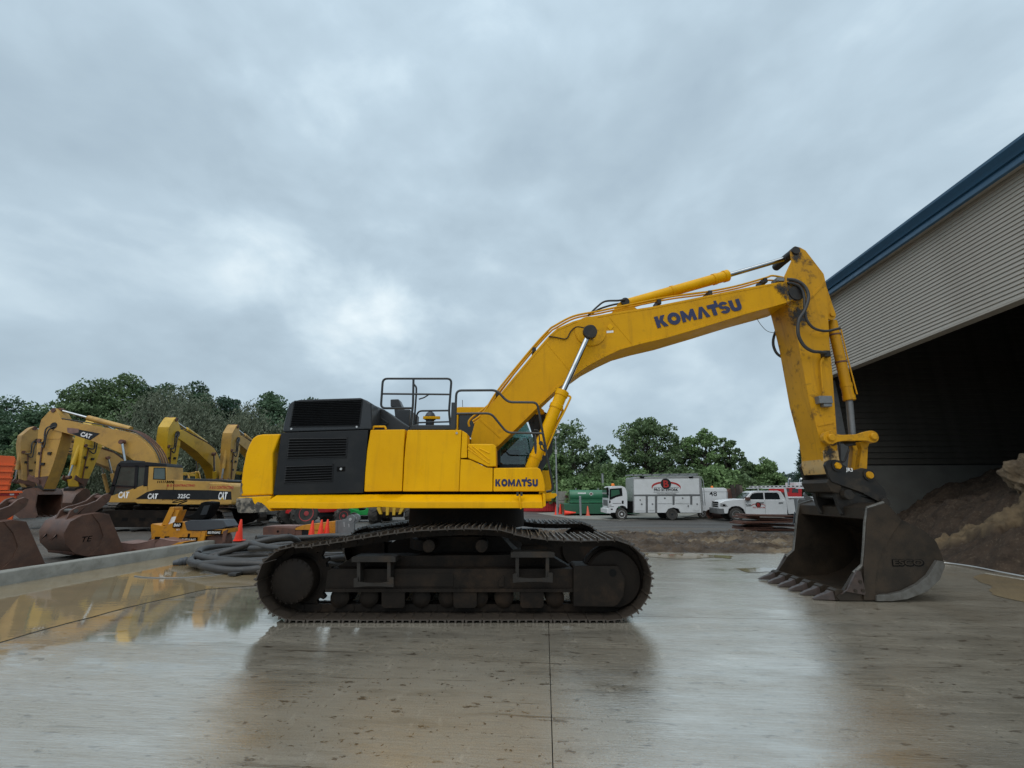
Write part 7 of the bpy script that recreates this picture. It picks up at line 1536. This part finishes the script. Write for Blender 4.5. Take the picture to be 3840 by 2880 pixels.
def conifer(label, px, py_top, Y, w_px, seed):
    rg = np.random.default_rng(seed); x = at(px, 1850, Y).x; g = gz(x, Y); H = at(px, py_top, Y).z-g; W = w_px/(FPX/(Y*.97))/2
    t = thing('conifer_tree', label, 'tree', (x, Y, g), 0, 'trees beyond the yard'); b = MB(); b.tube([(0, 0, -.1), (0, 0, H*.5), (0, 0, H)], [.22, .12, .03], 8, smooth=4)
    P = []; U = []
    for i in range(150):
        f = rg.uniform(.05, 1)**.9; z = H*f; a = rg.uniform(0, 2*math.pi); L_ = W*(1-f)**.8*rg.uniform(.7, 1.15)+.15; e = Vector((L_*math.cos(a), L_*math.sin(a), z+.25*L_)); b.tube([(0, 0, z), e*.5+Vector((0, 0, z*.5+.0)), e], .025, 4)
        for j in range(46):
            q = rg.uniform(.15, 1); P.append((e.x*q+rg.normal(0, .12), e.y*q+rg.normal(0, .12), z+.25*L_*q+rg.normal(0, .10))); U.append((math.cos(a)*.7, math.sin(a)*.7, .45))
    b.build('trunk', 'bark', t)
    P = np.array(P); U = np.array(U)+rg.normal(0, .4, (len(P), 3)); U /= np.linalg.norm(U, axis=1)[:, None]; k = len(P); v = np.cross(U, rg.normal(size=(k, 3))); v /= np.linalg.norm(v, axis=1)[:, None]
    V = np.stack([P-U*.16, P-v*.05, P+U*.2, P+v*.05], axis=1).reshape(-1, 3)
    me = bpy.data.meshes.new('crown'); me.from_pydata([tuple(q) for q in V], [], [(4*i, 4*i+1, 4*i+2, 4*i+3) for i in range(k)]); a = me.attributes.new('tint', 'FLOAT', 'FACE'); a.data.foreach_set('value', rg.uniform(0, 1, k).astype(np.float32)); me.materials.append(MT['leaf_conifer'])
    o = bpy.data.objects.new('crown', me); col.objects.link(o); o.parent = t
def woods():
    # left: tall dark broadleaf trees behind, grey-green willows in front
    A = [(-60, 1500, 62, 340, 'leaf_dark', 'dark tree at the far left edge of the wood'), (90, 1545, 55, 230, 'leaf_dark', 'low dark tree above the orange container'), (230, 1425, 60, 330, 'leaf_mid', 'tall green tree left of the highest crown'), (385, 1408, 64, 330, 'leaf_mid', 'tallest green tree in the left wood'), (520, 1440, 66, 260, 'leaf_dark', 'dark tree right of the tallest crown'), (650, 1432, 68, 250, 'leaf_dark', 'dark crown standing up above the willows'), (160, 1600, 50, 300, 'leaf_mid', 'green tree behind the leftmost excavator sticks'), (330, 1580, 48, 300, 'leaf_mid', 'green tree behind the lettered boom'), (800, 1490, 72, 200, 'leaf_conifer', 'thin dark crown between the willows'), (985, 1478, 58, 260, 'leaf_dark', 'dark oak directly left of the black cowl'), (1120, 1500, 60, 240, 'leaf_dark', 'dark oak partly hidden by the black cowl')]
    for i, (px, py, Y, w, lf, lab) in enumerate(A): tree(lab, px, py, Y, w*1.12, lf, 20+i, 19000, .06, size=.22, clumps=150, gap=.85, group='wood on the left behind the excavators', fill=.45)
    for i, (px, py, Y, w, lab) in enumerate(((560, 1475, 50, 330, 'grey-green willow in front of the tallest trees'), (700, 1500, 46, 330, 'grey-green willow behind the arched boom'), (880, 1530, 46, 300, 'grey-green willow above the tan excavator on the right'), (1030, 1600, 48, 240, 'small grey willow beside the counterweight'), (450, 1600, 45, 260, 'grey-green willow behind the tan boom'), (780, 1640, 43, 260, 'low grey-green willow behind the arched boom'))):
        tree(lab, px, py, Y, w*1.1, 'leaf_willow', 50+i, 17000, .05, size=.20, clumps=170, gap=.85, group='wood on the left behind the excavators', name='willow_tree', fill=.35, droop=True)
    # behind the excavator body and to the right
    tree('dark tree glimpsed behind the cab', 1960, 1660, 55, 330, 'leaf_dark', 71, 13600, .05, size=0.22, clumps=112, fill=.4)
    tree('broad green tree behind the light pole', 2140, 1578, 46, 290, 'leaf_mid', 72, 11040, .04, size=0.16, clumps=170, gap=.62, fill=.3)
    tree('dense green shrub tree left of the light pole', 2060, 1700, 44, 200, 'leaf_light', 73, 11900, .03, size=0.16, clumps=98, fill=.35)
    tree('dark crown in the gap behind the fuel tank', 2262, 1690, 62, 130, 'leaf_dark', 74, 10200, .04, size=0.22, clumps=84, fill=.35)
    tree('spreading tree with open forked limbs behind the truck', 2440, 1566, 44, 310, 'leaf_mid', 75, 9534, .42, size=0.15, clumps=118, gap=.60, fill=.3)
    tree('airy green tree to the right of the forked tree', 2668, 1608, 46, 230, 'leaf_light', 76, 7527, .16, size=0.15, clumps=105, gap=.58, fill=.3)
    tree('slender leaning tree between the two airy crowns', 2570, 1640, 47, 160, 'leaf_mid', 77, 4214, .25, size=0.15, clumps=67, gap=.58, fill=.3)
    tree('tree crown tilting right above the trailer', 2752, 1640, 45, 140, 'leaf_mid', 78, 4817, .15, size=0.15, clumps=70, gap=.6, fill=.3)
    tree('round green tree above the pickup cab', 2885, 1722, 42, 140, 'leaf_light', 79, 11050, .04, size=0.13, clumps=91, fill=.4)
    tree('small green tree left of the round one', 2815, 1735, 43, 120, 'leaf_mid', 80, 8500, .04, size=0.13, clumps=77, fill=.4)
    for i, (px, py, Y, w) in enumerate(((2180, 1800, 40, 260), (2330, 1745, 50, 250), (2420, 1775, 41, 260), (2560, 1765, 42, 260), (2690, 1760, 41, 240), (2790, 1790, 40, 200), (2250, 1770, 45, 200), (2490, 1740, 52, 220))):
        tree(('leafy thicket behind the green tank', 'leafy thicket behind the truck cab', 'leafy thicket behind the truck box front', 'leafy thicket behind the truck box rear', 'leafy thicket behind the white trailer', 'leafy thicket behind the timber posts', 'leafy thicket behind the utility pole', 'dark thicket deep behind the forked tree')[i], px, py, Y, w, 'leaf_mid' if i % 2 else 'leaf_light', 90+i, 11000, .0, size=.17, clumps=100, group='thicket behind the trucks', name='thicket', fill=.2)
    conifer('dark conifer right of the pickup, beside the excavator arm', 3045, 1680, 40, 130, 5)
    # far wooded rise
    b = MB(); n = 60; 
    for j in range(9):
        for i in range(n+1):
            x = -260+620*i/n; y = 150+j*22; b.v.append((x, y, -1+(4.5+9*math.exp(-((x-90)/85)**2)+5*math.exp(-((x+120)/70)**2)+1.2*fbm(x*.03, y*.03))*math.sin(math.pi*min(1, j/8*.75+.02))))
    for j in range(8):
        for i in range(n): b.f.append((j*(n+1)+i, j*(n+1)+i+1, (j+1)*(n+1)+i+1, (j+1)*(n+1)+i))
    tag(b.build('hill', 'leaf_far'), kind='structure')
    rg = np.random.default_rng(3); k = 16000; X = rg.uniform(-230, 330, k); Yv = rg.uniform(148, 210, k); P = np.stack([X, Yv, np.zeros(k)], 1)
    P[:, 2] = (4.5+9*np.exp(-((X-90)/85)**2)+5*np.exp(-((X+120)/70)**2))*np.sin(np.pi*np.minimum(1, (Yv-150)/176*.75+.02))+rg.uniform(-2, 2.6, k)*(.5+.5*np.sin(X*.9)*np.sin(Yv*.7+X*.31))
    u = rg.normal(size=(k, 3)); u /= np.linalg.norm(u, axis=1)[:, None]; v = np.cross(u, rg.normal(size=(k, 3))); v /= np.linalg.norm(v, axis=1)[:, None]; s = rg.uniform(.5, 1.3, k)[:, None]
    V = np.stack([P-u*s, P-v*s, P+u*s, P+v*s], axis=1).reshape(-1, 3)
    me = bpy.data.meshes.new('far_woods'); me.from_pydata([tuple(q) for q in V], [], [(4*i, 4*i+1, 4*i+2, 4*i+3) for i in range(k)]); a = me.attributes.new('tint', 'FLOAT', 'FACE'); a.data.foreach_set('value', rg.uniform(0, 1, k).astype(np.float32)); me.materials.append(MT['leaf_far'])
    o = bpy.data.objects.new('far_woods', me); col.objects.link(o); tag(o, 'hazy far wood on the low hill', 'woods', kind='stuff')
woods()
for o in bpy.data.objects:
    if '_o' in o: del o['_o']
